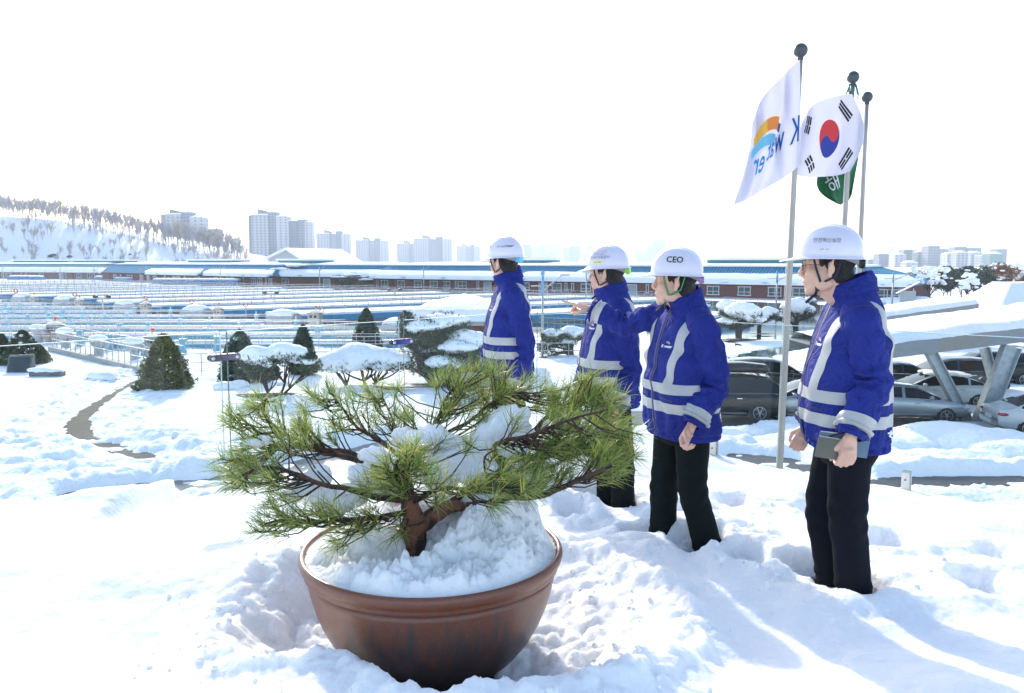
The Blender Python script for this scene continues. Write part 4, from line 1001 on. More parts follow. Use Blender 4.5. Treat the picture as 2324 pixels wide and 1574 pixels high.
m2, M2 = person('m2', 1383, 4.85, .01, radians(10), .965, radians(-36), radians(-2), .028,
    [(1428, 838, 4.68), (1398, 925, 4.62)], [(1335, 835, 5.10), (1316, 905, 5.10)],
    [[(1412, 1060, 4.80), (1412, 1150, 4.80)], [(1378, 1050, 4.98), (1378, 1140, 4.98)]], BLACKG, 2, .10,
    'person in blue jacket and hard hat with yellow sticker, behind the outstretched arm', dict(tilt=0, knob=mat('lime_plastic', (.35, .75, .1), .4), marks=[
        ('text', '안전한 물로 만드는', (-.08, .030, .080), .014, INKO, 0), ('text', '안전한 K-water', (-.08, .030, .066), .014, INKB, 0), ('text', '한국수자원공사', (-.09, .022, .046), .021, INKG, 0),
        ('rect', (.064, .019), (-.1, .028, .018), 0, YEL, 0), ('rect', (.024, .013), (-.1, .022, .018), 0, WHITE, 0), ('text', '오승환', (-.1, .022, .018), .009, INK, 0), ('text', '●안전', (-.1, .044, .018), .009, REDI, 0)]),
    glasses=mat('silver_metal', (.5, .5, .5), .3, metal=.8))
m1, M1 = person('m1', 1155, 5.70, .045, radians(8), .985, radians(-50), radians(-3), .03,
    [(1192, 795, 5.52), (1164, 898, 5.48)], [(1112, 800, 5.95), (1105, 885, 5.95)],
    [[(1172, 990, 5.6), (1170, 1080, 5.6)], [(1140, 985, 5.8), (1140, 1070, 5.8)]], BLACKG, 1, .06,
    'person looking away in blue jacket, leftmost of the four, hard hat with blue cross', dict(tilt=0, hs=1.08, knob=mat('cyan_plastic', (.15, .55, .85), .4), marks=[('plus', 0, (-.08, .045, .055), .026, SKYI, 0), ('text', 'K-water', (-.08, -.062, .050), .022, INKG, -22)]),
    glasses=mat('silver_metal', (.5, .5, .5), .3, metal=.8))
# notebooks held by the person at the right
def book(name, u, v, y, w_, h_, th, ang, yaw, m, lab, extra=None):
    o = empty(name, Yp(u, v, y), label=lab, cat='notebook')
    M = Matrix.Rotation(yaw, 3, 'Z') @ Matrix.Rotation(ang, 3, 'Y')
    q = MB(); q.box((0, 0, 0), (w_, th, h_), M=M); q.build('cover', m, o)
    q = MB(); q.box(M @ Vector((0.002, 0, .002)), (w_ - .004, th * .7, h_ + .001), M=M); q.build('pages', mat('paper', (.6, .58, .52), .8), o)
    return o
LEA = mat2('olive_leather', (.085, .095, .075), (.13, .12, .085), 9, rough=.5, lo=.3, hi=.7, bump=.3)
book('notebook', 1895, 1020, 3.172, .155, .085, .012, radians(10), radians(4), LEA, 'worn olive brown leather notebook held nearest in the hand of the rightmost person')
book('notebook', 1914, 1010, 3.192, .21, .085, .010, radians(8), radians(2), mat('slate_blue_cover', (.10, .17, .24), .5), 'slate blue notebook behind the olive leather one in the same hand')
q = MB(); a = Yp(1882, 991, 3.185); q.tube([a, a + Vector((.045, .0, .012))], .004, 8); q.build('pen', mat('black_plastic', (.02, .02, .02), .4), label='black pen clipped to the top of the slate blue notebook', cat='pen')
# ================================================================== GLASS RAILING, FLAGS
GLASS = bpy.data.materials.new('railing_glass'); t, p = nodes_of(GLASS); N = t.nodes
tb = N.new('ShaderNodeBsdfTransparent'); tb.inputs[0].default_value = (.93, .97, .97, 1)
gl = N.new('ShaderNodeBsdfGlossy'); gl.inputs['Roughness'].default_value = .01
fr = N.new('ShaderNodeFresnel'); fr.inputs[0].default_value = 1.4; ms = N.new('ShaderNodeMixShader')
fm = N.new('ShaderNodeMath'); fm.operation = 'MULTIPLY'; fm.inputs[1].default_value = .45; t.links.new(fr.outputs[0], fm.inputs[0]); t.links.new(fm.outputs[0], ms.inputs[0]); t.links.new(tb.outputs[0], ms.inputs[1]); t.links.new(gl.outputs[0], ms.inputs[2]); t.links.new(ms.outputs[0], N['Material Output'].inputs[0])
GEDGE = mat('glass_edge_glint', (.62, .74, .72), .2, var=.02); GEDGED = mat('glass_side_edge', (.10, .22, .21), .15, var=.02)  # pale green edge colour has the white glint of the glass painted in
RAILING = empty('glass_railing', EDGE_C, label='clear glass railing with steel connector bars round the terrace edge', cat='railing')
def pane(a, b, z0, z1, lab, grp=None):
    a, b = Vector(a), Vector(b); th = .012; d = (b - a).normalized(); n = Vector((-d.y, d.x, 0)) * th / 2
    c = EDGE_C.copy()
    q = MB(); e = .003
    for sgn in (-1, 1):
        P = [a + n * sgn, b + n * sgn]; V = [Vector((P[0].x, P[0].y, z0)), Vector((P[1].x, P[1].y, z0)), Vector((P[1].x, P[1].y, z1)), Vector((P[0].x, P[0].y, z1))]
        q.add([v - c for v in V], [(0, 1, 2, 3)])
    root = q.build('pane', GLASS, RAILING)
    q = MB()
    q.bar(Vector((a.x, a.y, z1)) - c, Vector((b.x, b.y, z1)) - c, th * .9, .004); q.build('top_edge', GEDGE, root)
    for s_, m_ in ((a, GEDGED), (b, GEDGE)):
        q = MB(); q.bar(Vector((s_.x, s_.y, z0)) - c, Vector((s_.x, s_.y, z1)) - c, .005, th * .9); q.build('side_edge', m_, root)
    return root
ZT = 1.148; PL = 1.43
def runpos(dirv, s): return EDGE_C + dirv * s
spots = []
names_l = ['glass panel left of the corner, behind the leftmost person', 'glass panel between the two steel connector bars, left of the leftmost person', 'glass panel at the far left edge of the terrace']
for i in range(4):
    s0, s1 = .06 + i * PL, .06 + i * PL + PL - .045
    a, b = runpos(RL, s1), runpos(RL, s0); pane(a, b, .03, ZT, names_l[min(i, 2)] if i < 3 else 'glass panel beyond the left edge of the terrace view')
names_r = ['glass panel between the leftmost person and the person with the yellow sticker', 'glass panel behind the two middle people', 'glass panel behind the rightmost person', 'glass panel at the far right edge of the terrace']
for i in range(4):
    s0, s1 = .06 + i * PL, .06 + i * PL + PL - .045
    pane(runpos(RR, s0), runpos(RR, s1), .03, ZT, names_r[i])
PURP = mat('violet_steel', (.10, .09, .30), .25, metal=.7); COPP = mat('coppery_steel', (.50, .22, .14), .3, metal=.6); DST = mat('dark_polished_steel', (.22, .21, .27), .22, metal=.85)
def connector(s, dirv, lab, m):
    c = runpos(dirv, s) + Vector((0, 0, ZT - .165)); ang = math.atan2(dirv.y, dirv.x)
    q = MB(); L_ = .105; r = .021; V = []
    for y in (-.012, -.020):
        ring = [Vector((L_ - r + r * cos(a_), y, r * sin(a_))) for a_ in [radians(k) for k in range(-90, 91, 15)]] + [Vector((-L_ + r + r * cos(a_), y, r * sin(a_))) for a_ in [radians(k) for k in range(90, 271, 15)]]
        V.append(ring)
    q.loft(V, True); V2 = [[Vector((v.x, -v.y, v.z)) for v in r_] for r_ in V]; q2 = MB(); q2.loft(V2, True)
    root = q.build('connector_bar', m[0], RAILING, loc=c - EDGE_C, rz=ang, label=lab); q2.build('back_plate', m[1], root)
    for sg in (-1, 1):
        bt = MB(); bt.tube([Vector((sg * .082, -.027, 0)), Vector((sg * .082, .027, 0))], .012, 14); bt.build('bolt', STEEL, root, True)
connector(.06 + PL - .022, RL, 'violet and copper steel bar joining two glass panels, right of the flat topped pine', (COPP, PURP))
connector(.06 + 2 * PL - .022, RL, 'dark steel bar joining two glass panels, left of the potted pine', (DST, DST))
connector(.06 + PL - .022, RR, 'steel bar joining glass panels behind the pointing person', (DST, DST))
connector(.06 + 2 * PL - .022, RR, 'steel bar joining glass panels behind the rightmost person', (DST, DST))
connector(.0, (RR - RL).normalized(), 'steel bar at the glass corner, beside the leftmost person', (STEEL, STEEL))
def spigot(s, dirv, lab):
    c = runpos(dirv, s); ang = math.atan2(dirv.y, dirv.x)
    q = MB()
    for sg in (-1, 1):
        q.add([(-.024, sg * .008, 0), (.024, sg * .008, 0), (.024, sg * .034, 0), (-.024, sg * .034, 0), (-.024, sg * .008, .235), (.024, sg * .008, .235), (.024, sg * .030, .225), (-.024, sg * .030, .225)], [(3, 2, 1, 0), (4, 5, 6, 7), (0, 1, 5, 4), (1, 2, 6, 5), (2, 3, 7, 6), (3, 0, 4, 7)])
    root = q.build('glass_clamp', STEEL, RAILING, loc=c - EDGE_C, rz=ang, label=lab)
    q = MB(); q.tube([Vector((0, -.037, .18)), Vector((0, .037, .18))], .006, 10); q.build('screw', DST, root)
for u, lab in ((2058, 'steel glass clamp poking out of the snow right of the rightmost person'), (1622, 'steel glass clamp poking out of the snow beside the pointing person')):
    # the clamp's place along the right hand railing
    best = min((abs((EDGE_C + RR * s).x - (u - UC) / F * ((EDGE_C + RR * s).y * cP + 1.3 * sP)), s) for s in [k * .01 for k in range(500)])[1]
    spigot(best, RR, lab)

# ---- flagpoles: steel poles standing in the yard below
BALL = mat('grey_ball_paint', (.055, .065, .075), .35, var=.1)
def flagpole(u, v, y, r, lab, leanx=0.):
    top = Yp(u, v, y); foot = Vector((top.x - leanx, y, GZ)); root = empty('flagpole', foot, label=lab, cat='flagpole')
    h = top - foot; q = MB(); n = 12; pts = [h * (k / n) for k in range(n)] + [h - Vector((0, 0, .10))]
    q.tube(pts, rads(len(pts), r * 1.25, r * .85), 20); q.build('pole', POLEM, root, True)
    q = MB(); q.ell(h, .098, n=28, m=18); q.tube([h - Vector((0, 0, .13)), h - Vector((0, 0, .08))], [r * .9, r * 1.1], 16); q.build('ball_finial', BALL, root, True)
    q = MB(); q.tube([Vector((0, 0, -.1)), Vector((0, 0, .3)), Vector((0, 0, .32))], [.16, .16, .05], 18); q.build('foot', GALV, root, True)
    q = MB(); q.tube([h * .25 + Vector((-.06, -.03, 0)), h * .6 + Vector((-.07, -.03, 0)), h - Vector((.045, .03, .15))], .004, 5); q.build('halyard', mat('white_rope', (.7, .7, .7), .8), root)
    return root, top
POLEM = mat('worn_pole_steel', (.36, .335, .31), .4, metal=.5, var=.15, scale=3, stretch=(1, 1, .2))
fp1, T1 = flagpole(1817, 115, 11.5, .042, 'tallest steel flagpole, left one of three, carrying the white flag with the arc emblem', .12)
fp2, T2 = flagpole(1936, 176, 13.2, .042, 'middle steel flagpole of three with green ribbons below its ball, behind the helmet', .12)
fp3, T3 = flagpole(1968, 221, 14.6, .042, 'rightmost steel flagpole of three with nothing but cords on it', .0)
q = MB(); rr_ = random.Random(8)
for k in range(9):
    b = T2 + Vector((0, 0, -.10)); pts = [b + Vector((.05 * cos(k) , .05 * sin(k), 0)), b + Vector((.10 * cos(k * 1.3), .07 * sin(k * 1.3), -.16)), b + Vector((.08 * cos(k * 1.9), .07 * sin(k), -.24 - .12 * rr_.random()))]
    q.tube(pts, [.012, .012, .006], 5, flat=.25)
q.build('ribbon', mat('green_ribbon', (.02, .14, .11), .6), label='dark green ribbons tied under the ball of the middle flagpole', cat='ribbon')

# ---- flags: cloth surfaces in parameters s (hoist to fly) and t (bottom to top)
def cloth_mat(name, col, tr=.5):
    m = bpy.data.materials.new(name); t, p = nodes_of(m); N = t.nodes; p.inputs['Base Color'].default_value = (*col, 1); p.inputs['Roughness'].default_value = .8
    b = N.new('ShaderNodeBsdfTranslucent'); b.inputs[0].default_value = (*col, 1); x = N.new('ShaderNodeMixShader'); x.inputs[0].default_value = tr
    t.links.new(p.outputs[0], x.inputs[1]); t.links.new(b.outputs[0], x.inputs[2]); t.links.new(x.outputs[0], N['Material Output'].inputs[0]); return m
def cpt(a, b): return (2420 + a * .394) / 1.4729, (100 + b * .394) / 1.4729      # spot in the close-up of the flags
def flag_fn(cor, y, ripples, bulge=(0, 0, 0, 0)):
    """cor: hoist top, hoist bottom, fly top, fly bottom in close-up units; bulge: outward bow of top, bottom, fly, hoist edges"""
    HT, HB, FT, FB = [Vector((*cpt(*c), 0)) for c in cor]
    def fn(s, t, off=0.):
        top = HT.lerp(FT, s); bot = HB.lerp(FB, s); P = bot.lerp(top, t)
        e = (FT - HT); e = Vector((-e.y, e.x, 0)).normalized(); f = (FB - FT); f = Vector((-f.y, f.x, 0)).normalized()
        P = P + e * bulge[0] * sin(pi * s) * t + Vector((0, 1, 0)) * bulge[1] * sin(pi * s) * (1 - t) + f * bulge[2] * sin(pi * t) * s + Vector((1, 0, 0)) * bulge[3] * sin(pi * t) * (1 - s)
        dy = 0
        for (A, ks, kt, ph) in ripples: dy += A * sin(ks * s * 2 * pi + kt * t * 2 * pi + ph) * min(1, s * 3 + .1)
        P = P + Vector((1, .3, 0)) * 3.0 * sin(s * 9 + t * 5) * min(1, 3 * s)
        q = Yp(P.x, P.y, y + dy); q.y += off
        return q
    return fn
def flag(name, fn, m, lab, org, nx=60, ny=44, th=.003):
    root = empty(name, org, label=lab, cat='flag'); V = []; n2 = (nx + 1) * (ny + 1)
    for o_ in (-th / 2, th / 2):
        for j in range(ny + 1):
            for i in range(nx + 1): V.append(fn(i / nx, j / ny, o_) - Vector(org))
    Fc = []
    for j in range(ny):
        for i in range(nx):
            a = j * (nx + 1) + i; Fc.append((a, a + 1, a + nx + 2, a + nx + 1)); Fc.append((n2 + a + nx + 1, n2 + a + nx + 2, n2 + a + 1, n2 + a))
    q = MB(); q.add(V, Fc); q.build('cloth', m, root, True)
    return root
def decal(fn, shape, m, nm, root, sc, cx, cy, rot=0., aspect=1.5, dep=.006):
    """flat shape in flag units (width = aspect, height = 1) put on both faces"""
    V, Fc = shape; c, s_ = cos(rot), sin(rot); q = MB()
    bm = bmesh.new(); vv = [bm.verts.new((p[0], p[1], 0)) for p in V]
    for f in Fc:
        try: bm.faces.new([vv[i] for i in f])
        except ValueError: pass
    bmesh.ops.triangulate(bm, faces=bm.faces[:])
    for _ in range(3):
        lg = [e for e in bm.edges if e.calc_length() * sc > .06]
        if lg: bmesh.ops.subdivide_edges(bm, edges=lg, cuts=1)
        bmesh.ops.triangulate(bm, faces=bm.faces[:])
    bm.verts.index_update(); P2 = [v.co.copy() for v in bm.verts]; F2 = [tuple(v.index for v in f.verts) for f in bm.faces]; bm.free()
    for off in (-dep, dep):
        out = []
        for p in P2:
            x = (p.x * c - p.y * s_) * sc; y = (p.x * s_ + p.y * c) * sc
            out.append(fn(min(1, max(0, cx + x / aspect)), min(1, max(0, cy + y)), off) - Vector(root.location))
        q.add(out, F2)
    q.build(nm, m, root)
WCL = cloth_mat('white_flag_cloth', (.70, .70, .78), .55); GCL = cloth_mat('green_flag_cloth', (.035, .20, .095), .35)
DB = cloth_mat('deep_blue_print', (.01, .11, .36), .15); MB_ = cloth_mat('mid_blue_print', (.04, .27, .62), .15); LB = cloth_mat('pale_blue_print', (.22, .62, .82), .3); OR1 = cloth_mat('orange_print', (.95, .33, .06), .3); OR2 = cloth_mat('amber_print', (.95, .55, .08), .3)
# white flag with the arc emblem and the words, seen from behind
f1 = flag_fn([(645, 255), (655, 1140), (225, 800), (75, 1485)], T1.y - .16, [(.08, .8, .25, 0), (.06, 1.9, .6, 1.2), (.02, 3.7, -1, .4)], (14, 10, -12, 0))
R1 = flag('flag', f1, WCL, 'white flag with orange and blue arcs and reversed lettering on the tallest pole', (T1.x, T1.y, T1.z - .12))
decal(f1, text_mesh('K', .34, bold=.004), DB, 'flag_letter', R1, 1, .09, .36, .14)
decal(f1, text_mesh('w', .34, bold=.004), DB, 'flag_letter', R1, 1, .34, .40, .10)
decal(f1, text_mesh('at', .30, bold=.004), MB_, 'flag_letter', R1, 1, .50, .40, .10)
decal(f1, text_mesh('er', .36, bold=.004), MB_, 'flag_letter', R1, 1, .72, .37, .12)
decal(f1, arcshape(0, -.80, .79, .91, radians(90), radians(114), 10), OR1, 'flag_emblem', R1, 1., .60, .64, .10, 1.5)
decal(f1, arcshape(0, -.80, .79, .91, radians(64), radians(90), 10), OR2, 'flag_emblem', R1, 1., .60, .64, .10, 1.5)
decal(f1, arcshape(0, -.80, .78, .86, radians(114), radians(120), 4), DB, 'flag_emblem', R1, 1., .60, .64, .10, 1.5)
decal(f1, arcshape(.03, -.80, .78, .89, radians(64), radians(112), 16), LB, 'flag_emblem', R1, 1., .62, .52, .16, 1.5)
# national flag with the red and blue disc and four groups of bars, seen from behind
f2 = flag_fn([(1088, 548), (1068, 1205), (645, 795), (618, 1238)], T2.y - .24, [(.13, .7, .2, .5), (.05, 1.6, .5, 2.)], (22, 8, 0, 30))
R2 = flag('flag', f2, WCL, 'white flag with a red and blue disc and black bars on the middle pole', (T2.x, T2.y, T2.z - .4))
RD = cloth_mat('red_print', (.78, .06, .06), .25); BD = cloth_mat('blue_print', (.04, .06, .38), .2); BK = cloth_mat('black_print', (.02, .025, .035), .1)
def taeguk(upper, n=20):
    r = .25; V = []; m = 8; N_ = 44
    for i in range(N_ + 1):
        x = -r * cos(pi * i / N_); yc = sqrt(max(0, r * r - x * x)); yb = -sqrt(max(0, (r / 2) ** 2 - (x + r / 2) ** 2)) if x < 0 else sqrt(max(0, (r / 2) ** 2 - (x - r / 2) ** 2))
        lo, hi = (yb, yc) if upper else (-yc, yb)
        V += [Vector((x, lo + (hi - lo) * j / m, 0)) for j in range(m + 1)]
    return V, [(i * (m + 1) + j, (i + 1) * (m + 1) + j, (i + 1) * (m + 1) + j + 1, i * (m + 1) + j + 1) for i in range(N_) for j in range(m)]
    big = [Vector((r * cos(a), r * sin(a), 0)) for a in [pi * k / n for k in range(n + 1)]]
    # boundary between halves: small half circles
    mid1 = [Vector((-r / 2 + r / 2 * cos(a), r / 2 * sin(a), 0)) for a in [pi - 0 + pi * k / n for k in range(n + 1)]]       # lower lobe, left
    mid2 = [Vector((r / 2 + r / 2 * cos(a), r / 2 * sin(a), 0)) for a in [pi - pi * k / n for k in range(n + 1)]]            # upper lobe, right
    if upper: P = big + mid1[0:] + [] + mid2[0:]
    else: P = [Vector((r * cos(a), r * sin(a), 0)) for a in [pi + pi * k / n for k in range(n + 1)]] + list(reversed(mid2)) + list(reversed(mid1))
    out = [P[0]]
    for p in P[1:]:
        if (p - out[-1]).length > 1e-5: out.append(p)
    if (out[0] - out[-1]).length < 1e-5: out.pop()
    return out, [tuple(range(len(out)))]
decal(f2, taeguk(True), RD, 'flag_disc', R2, 1.0, .50, .50, -radians(33) + .0, 1.5)
decal(f2, taeguk(False), BD, 'flag_disc', R2, 1.0, .50, .50, -radians(33) + .0, 1.5)
def trigram(pat):
    V = []; Fc = []
    for i, broken in enumerate(pat):
        y = (i - 1) * .058
        for x0, x1 in (((-.125, -.01), (.01, .125)) if broken else ((-.125, .125),)):
            o = len(V); V += [Vector((x0, y - .02, 0)), Vector((x1, y - .02, 0)), Vector((x1, y + .02, 0)), Vector((x0, y + .02, 0))]; Fc.append((o, o + 1, o + 2, o + 3))
    return V, Fc
for pat, sx_, sy_, rt in (((0, 0, 0), .20, .80, radians(56)), ((1, 1, 1), .80, .20, radians(56)), ((0, 1, 0), .20, .20, radians(-56)), ((1, 0, 1), .80, .80, radians(-56))):
    decal(f2, trigram(pat), BK, 'flag_bars', R2, 1., sx_, sy_, rt, 1.5)
# green flag drooping behind
f3 = flag_fn([(1150, 1035), (1085, 1400), (800, 1150), (960, 1478)], T2.y + .35, [(.12, 1.1, .6, 0.), (.06, 2.3, .4, 1.)], (0, 10, 22, 0))
R3 = flag('flag', f3, GCL, 'green flag with a white Korean syllable half hidden behind the flag with the disc', (T2.x, T2.y + .3, T2.z - 1.3))
decal(f3, text_mesh('해', .46), WHITE, 'flag_letter', R3, 1., .62, .50, .35, -1.3, .03)
q = MB(); a_ = Vector(f3(0, 1)); q.tube([a_, a_ + (T3 - a_) * .5 + Vector((0, 0, -.35)), T3 + Vector((-.05, -.03, -.2))], .004, 5); q.build('cord', mat('white_rope', (.7, .7, .7), .8), label='slack cord from the green flag to the rightmost flagpole', cat='cord')
# ================================================================== GARDEN BELOW
def foliage_mat(name, a, b, c):
    m = bpy.data.materials.new(name); t, p = nodes_of(m); N = t.nodes; L = t.links
    g = N.new('ShaderNodeNewGeometry'); cr = N.new('ShaderNodeValToRGB'); L.new(g.outputs['Random Per Island'], cr.inputs[0]); e = cr.color_ramp.elements
    e[0].color = (*a, 1); e[1].color = (*c, 1); q = e.new(.5); q.color = (*b, 1)
    tc = N.new('ShaderNodeTexCoord'); no = N.new('ShaderNodeTexNoise'); no.inputs['Scale'].default_value = 2.2; no.inputs['Detail'].default_value = 2; L.new(tc.outputs['Object'], no.inputs['Vector']); mr = N.new('ShaderNodeMapRange'); mr.inputs[1].default_value = .35; mr.inputs[2].default_value = .65; mr.inputs[3].default_value = .6; mr.inputs[4].default_value = 1.7; L.new(no.outputs[0], mr.inputs[0]); vm = N.new('ShaderNodeVectorMath'); vm.operation = 'SCALE'; L.new(cr.outputs[0], vm.inputs[0]); L.new(mr.outputs[0], vm.inputs['Scale']); L.new(vm.outputs[0], p.inputs['Base Color']); p.inputs['Roughness'].default_value = .65
    return m
FOLD = foliage_mat('dark_pine_foliage', (.020, .038, .017), (.04, .066, .028), (.10, .11, .05))
FOLG = foliage_mat('olive_conifer_foliage', (.05, .065, .018), (.105, .12, .032), (.21, .19, .06))
FOLB = foliage_mat('blue_green_foliage', (.022, .045, .026), (.042, .072, .042), (.10, .12, .06))
FOLO = foliage_mat('orange_leaves', (.10, .05, .02), (.22, .10, .03), (.30, .17, .06))
def sprays(mb, pts, ln, wd, rs, n=5, up=.3, out=None):
    """little fans of blade faces about each point"""
    for c in pts:
        base = (c - out).normalized() if out is not None else Vector((0, 0, 1))
        for _ in range(n):
            d = (Vector((rs.gauss(0, 1), rs.gauss(0, 1), rs.gauss(0, .8))) + base * .9 + Vector((0, 0, up))).normalized(); s_ = d.cross(Vector((rs.gauss(0, 1), rs.gauss(0, 1), rs.gauss(0, 1)))).normalized() * wd * rs.uniform(.6, 1.2)
            l = ln * rs.uniform(.6, 1.3); o = len(mb.v)
            mb.v += [tuple(c - s_ * .5), tuple(c + d * l * .6 - s_), tuple(c + d * l), tuple(c + d * l * .6 + s_)]; mb.f.append((o, o + 1, o + 2, o + 3)); mb.mi.append(0)
def blob_pts(c, r, n, rs, shell=.55):
    out = []
    while len(out) < n:
        p = Vector((rs.uniform(-1, 1), rs.uniform(-1, 1), rs.uniform(-1, 1)))
        if shell < p.length < 1: out.append(Vector(c) + Vector((p.x * r[0], p.y * r[1], p.z * r[2])))
    return out
def pine_cloud(u, v, W_, H_, seed, lab, pads, trunk='multi', col=FOLD, snow=True, y=None, lean=0., th=.10, cat='pine', z=None):
    """garden pine: stems that fork up to flat pads of needles, each with snow. pads: (du, dv, ru, rv, snow thickness) in px of the wide picture"""
    foot = G(u, v) if y is None else Yp(u, v, y); rs = random.Random(seed); k = foot.y / F
    root = empty('pine_tree', foot, label=lab, cat=cat); zf = 0
    pc = []
    for (pu, pv, ru, rv, sn) in pads:
        c = Yp(pu, pv, foot.y + rs.uniform(-.5, .5) * W_ * .35) - foot; pc.append((c, ru * k, rv * k, sn * k))
    # stems
    tr = MB(); ns = 1 if trunk == 'single' else 5; base = Vector((0, 0, -.25))
    for i, (c, rx, rz, sn) in enumerate(pc):
        mid = base.lerp(c, .45) + Vector((rs.uniform(-.15, .15), rs.uniform(-.15, .15), -.10 * H_))
        if trunk == 'single': mid = Vector((c.x * .18, c.y * .2, c.z * .62))
        ends = [c + Vector((rs.uniform(-.7, .7) * rx, rs.uniform(-.4, .4) * rx, -rz * .3)) for _ in range(5 if trunk == 'multi' else 3)]
        tr.tube(dense([base, mid, c + Vector((0, 0, -rz))], 5), rads(11, th * (1 if trunk == 'single' else .55), th * .25), 8, fn=lambda i_, m_, a_, r_: r_ * (1 + .15 * sin(i_ * 1.3 + a_)))
        for e_ in ends: tr.tube(dense([mid.lerp(c, .2), mid.lerp(e_, .6) + Vector((0, 0, -.05)), e_], 4), rads(9, th * .3, th * .1), 6)
    tr.build('trunk', BARKD, root, True)
    fo = MB()
    for (c, rx, rz, sn) in pc:
        n = int(300 * rx * (rz + .15) / .5) + 60; n = min(n, 900)
        sprays(fo, blob_pts(c, (rx, rx * .7, rz), n, rs, .25), .19, .020, rs, 5, .5, c + Vector((0, 0, -rz)))
    fo.build('foliage', col, root)
    if snow:
        el = []
        for (c, rx, rz, sn) in pc:
            if sn <= 0: continue
            m_ = max(3, int(rx / .28)); el.append((c + Vector((0, 0, rz * .55 + sn * .05)), (rx * .98, rx * .68, sn * .85))); el.append((c + Vector((-rx * .12, -rx * .1, rz * .6 + sn * .35)), (rx * .6, rx * .5, sn * .7)))
            for i in range(m_ * 2):
                a = rs.uniform(0, 2 * pi); q = rs.uniform(.15, .66)
                el.append((c + Vector((rx * q * cos(a), rx * .65 * q * sin(a), rz * .62 - rz * .3 * q)), (rx * rs.uniform(.26, .42), rx * .34, sn * rs.uniform(.7, 1.0))))
        if el:
            mb = MB()
            for e in el: mb.ell(e[0], e[1], n=12, m=8)
            me = remesh(mb, .07, lambda p: .05 * billow(p[:, 0] * 2.6, p[:, 1] * 2.6, p[:, 2] * 2.6, 3), 3); me.materials.append(SNOWM)
            link('snow_load', me, root)
    return root
def conifer(u, v, vtop, wpx, seed, lab, col=FOLG, n=2600, snowy=0, z=None, base_cut=.0, trunk_show=.0, name='conifer_tree'):
    foot = G(u, v); k = foot.y / F; H_ = (v - vtop) * k; Wd = wpx * k / 2; rs = random.Random(seed); root = empty(name, foot, label=lab, cat='conifer')
    q = MB(); q.tube([Vector((0, 0, -.2)), Vector((0, 0, H_ * .9))], [.10, .02], 8); q.build('trunk', BARKD, root, True)
    fo = MB(); pts = []
    for _ in range(n):
        t = rs.random() ** 1.5; a = rs.uniform(0, 2 * pi)
        r = Wd * (1 - t) ** .62 * min(1, .72 + t * 3) * (1 + .10 * sin(5 * a + 9 * t * 3) + .28 * noise.noise(Vector((cos(a) * 2.5, sin(a) * 2.5, t * 9 + seed)))) * rs.uniform(.45, 1.12) ** .5
        pts.append(Vector((r * cos(a), r * sin(a), H_ * (trunk_show + (1 - trunk_show) * (base_cut + t * (1 - base_cut))) - .0)))
    sprays(fo, pts, .19 * max(.6, H_ / 3), .028, rs, 5, .35, Vector((0, 0, H_ * .3))); fo.build('foliage', col, root)
    if snowy:
        el = []
        for _ in range(snowy):
            t = rs.uniform(.1, .95); a = rs.uniform(-pi, 0) if rs.random() < .8 else rs.uniform(0, pi); r = Wd * (1 - t) ** .62 * .8
            el.append((Vector((r * cos(a), r * sin(a), H_ * t)), (rs.uniform(.14, .3), rs.uniform(.12, .25), rs.uniform(.07, .14))))
        mb = MB(); [mb.ell(e[0], e[1], n=10, m=7) for e in el]; me = remesh(mb, .05, None, 2); me.materials.append(SNOWM); link('snow_load', me, root)
    return root
conifer(376, 888, 762, 118, 1, 'rounded olive green conifer alone beside the curved path', n=3600)
conifer(55, 830, 752, 88, 2, 'dark bushy conifer with snow lumps on top behind the stone marker', FOLD, snowy=9)
conifer(8, 826, 760, 50, 3, 'dark conifer cut off by the left edge of the picture', FOLD)
conifer(92, 826, 785, 46, 4, 'low green shrub right of the stone marker', FOLG, 900)
conifer(690, 858, 742, 62, 5, 'slim dark spruce standing left of the flat topped pine', FOLB, trunk_show=.12)
conifer(833, 800, 703, 66, 6, 'slim spruce rising behind the flat topped pine', FOLB)
conifer(548, 868, 752, 92, 7, 'dark snow flecked conifer behind the left connector bar', FOLB, snowy=6)
conifer(520, 862, 780, 40, 8, 'narrow brownish conifer left of the dark steel bar', FOLG, 900)
conifer(585, 875, 800, 96, 9, 'dark low conifer under the forked pine', FOLB, 1800)
pine_cloud(620, 905, 3, 2.6, 11, 'forked pine with two snow pads behind the dark steel connector bar', [(585, 822, 46, 24, 24), (650, 812, 52, 22, 22), (600, 850, 40, 18, 0), (690, 830, 40, 18, 4)], th=.14)
pine_cloud(822, 885, 4, 2.6, 12, 'flat topped pine with a broad snow cap and many dark stems', [(768, 832, 52, 16, 24), (822, 822, 74, 20, 32), (880, 828, 56, 18, 26)], th=.20)
pine_cloud(1000, 880, 4, 4, 13, 'large snow laden pine left of the leftmost person', [(960, 765, 52, 42, 12), (1010, 745, 60, 34, 14), (1060, 790, 52, 38, 20), (960, 815, 60, 40, 4), (1040, 805, 50, 30, 14), (1010, 835, 50, 24, 14), (925, 745, 24, 34, 0)], th=.25)
pine_cloud(1297, 818, 3, 2.6, 14, 'small leaning pine with snow pads right of the leftmost person', [(1255, 765, 28, 18, 8), (1300, 762, 34, 16, 13), (1278, 782, 30, 12, 8), (1240, 790, 20, 20, 4)], trunk='single', th=.20)
pine_cloud(1676, 776, 3, 2.6, 15, 'snow covered pine nearest the pointing person on the right', [(1650, 706, 26, 18, 16), (1685, 714, 44, 14, 20), (1655, 735, 32, 12, 8), (1712, 730, 30, 10, 8)], trunk='single', th=.26)
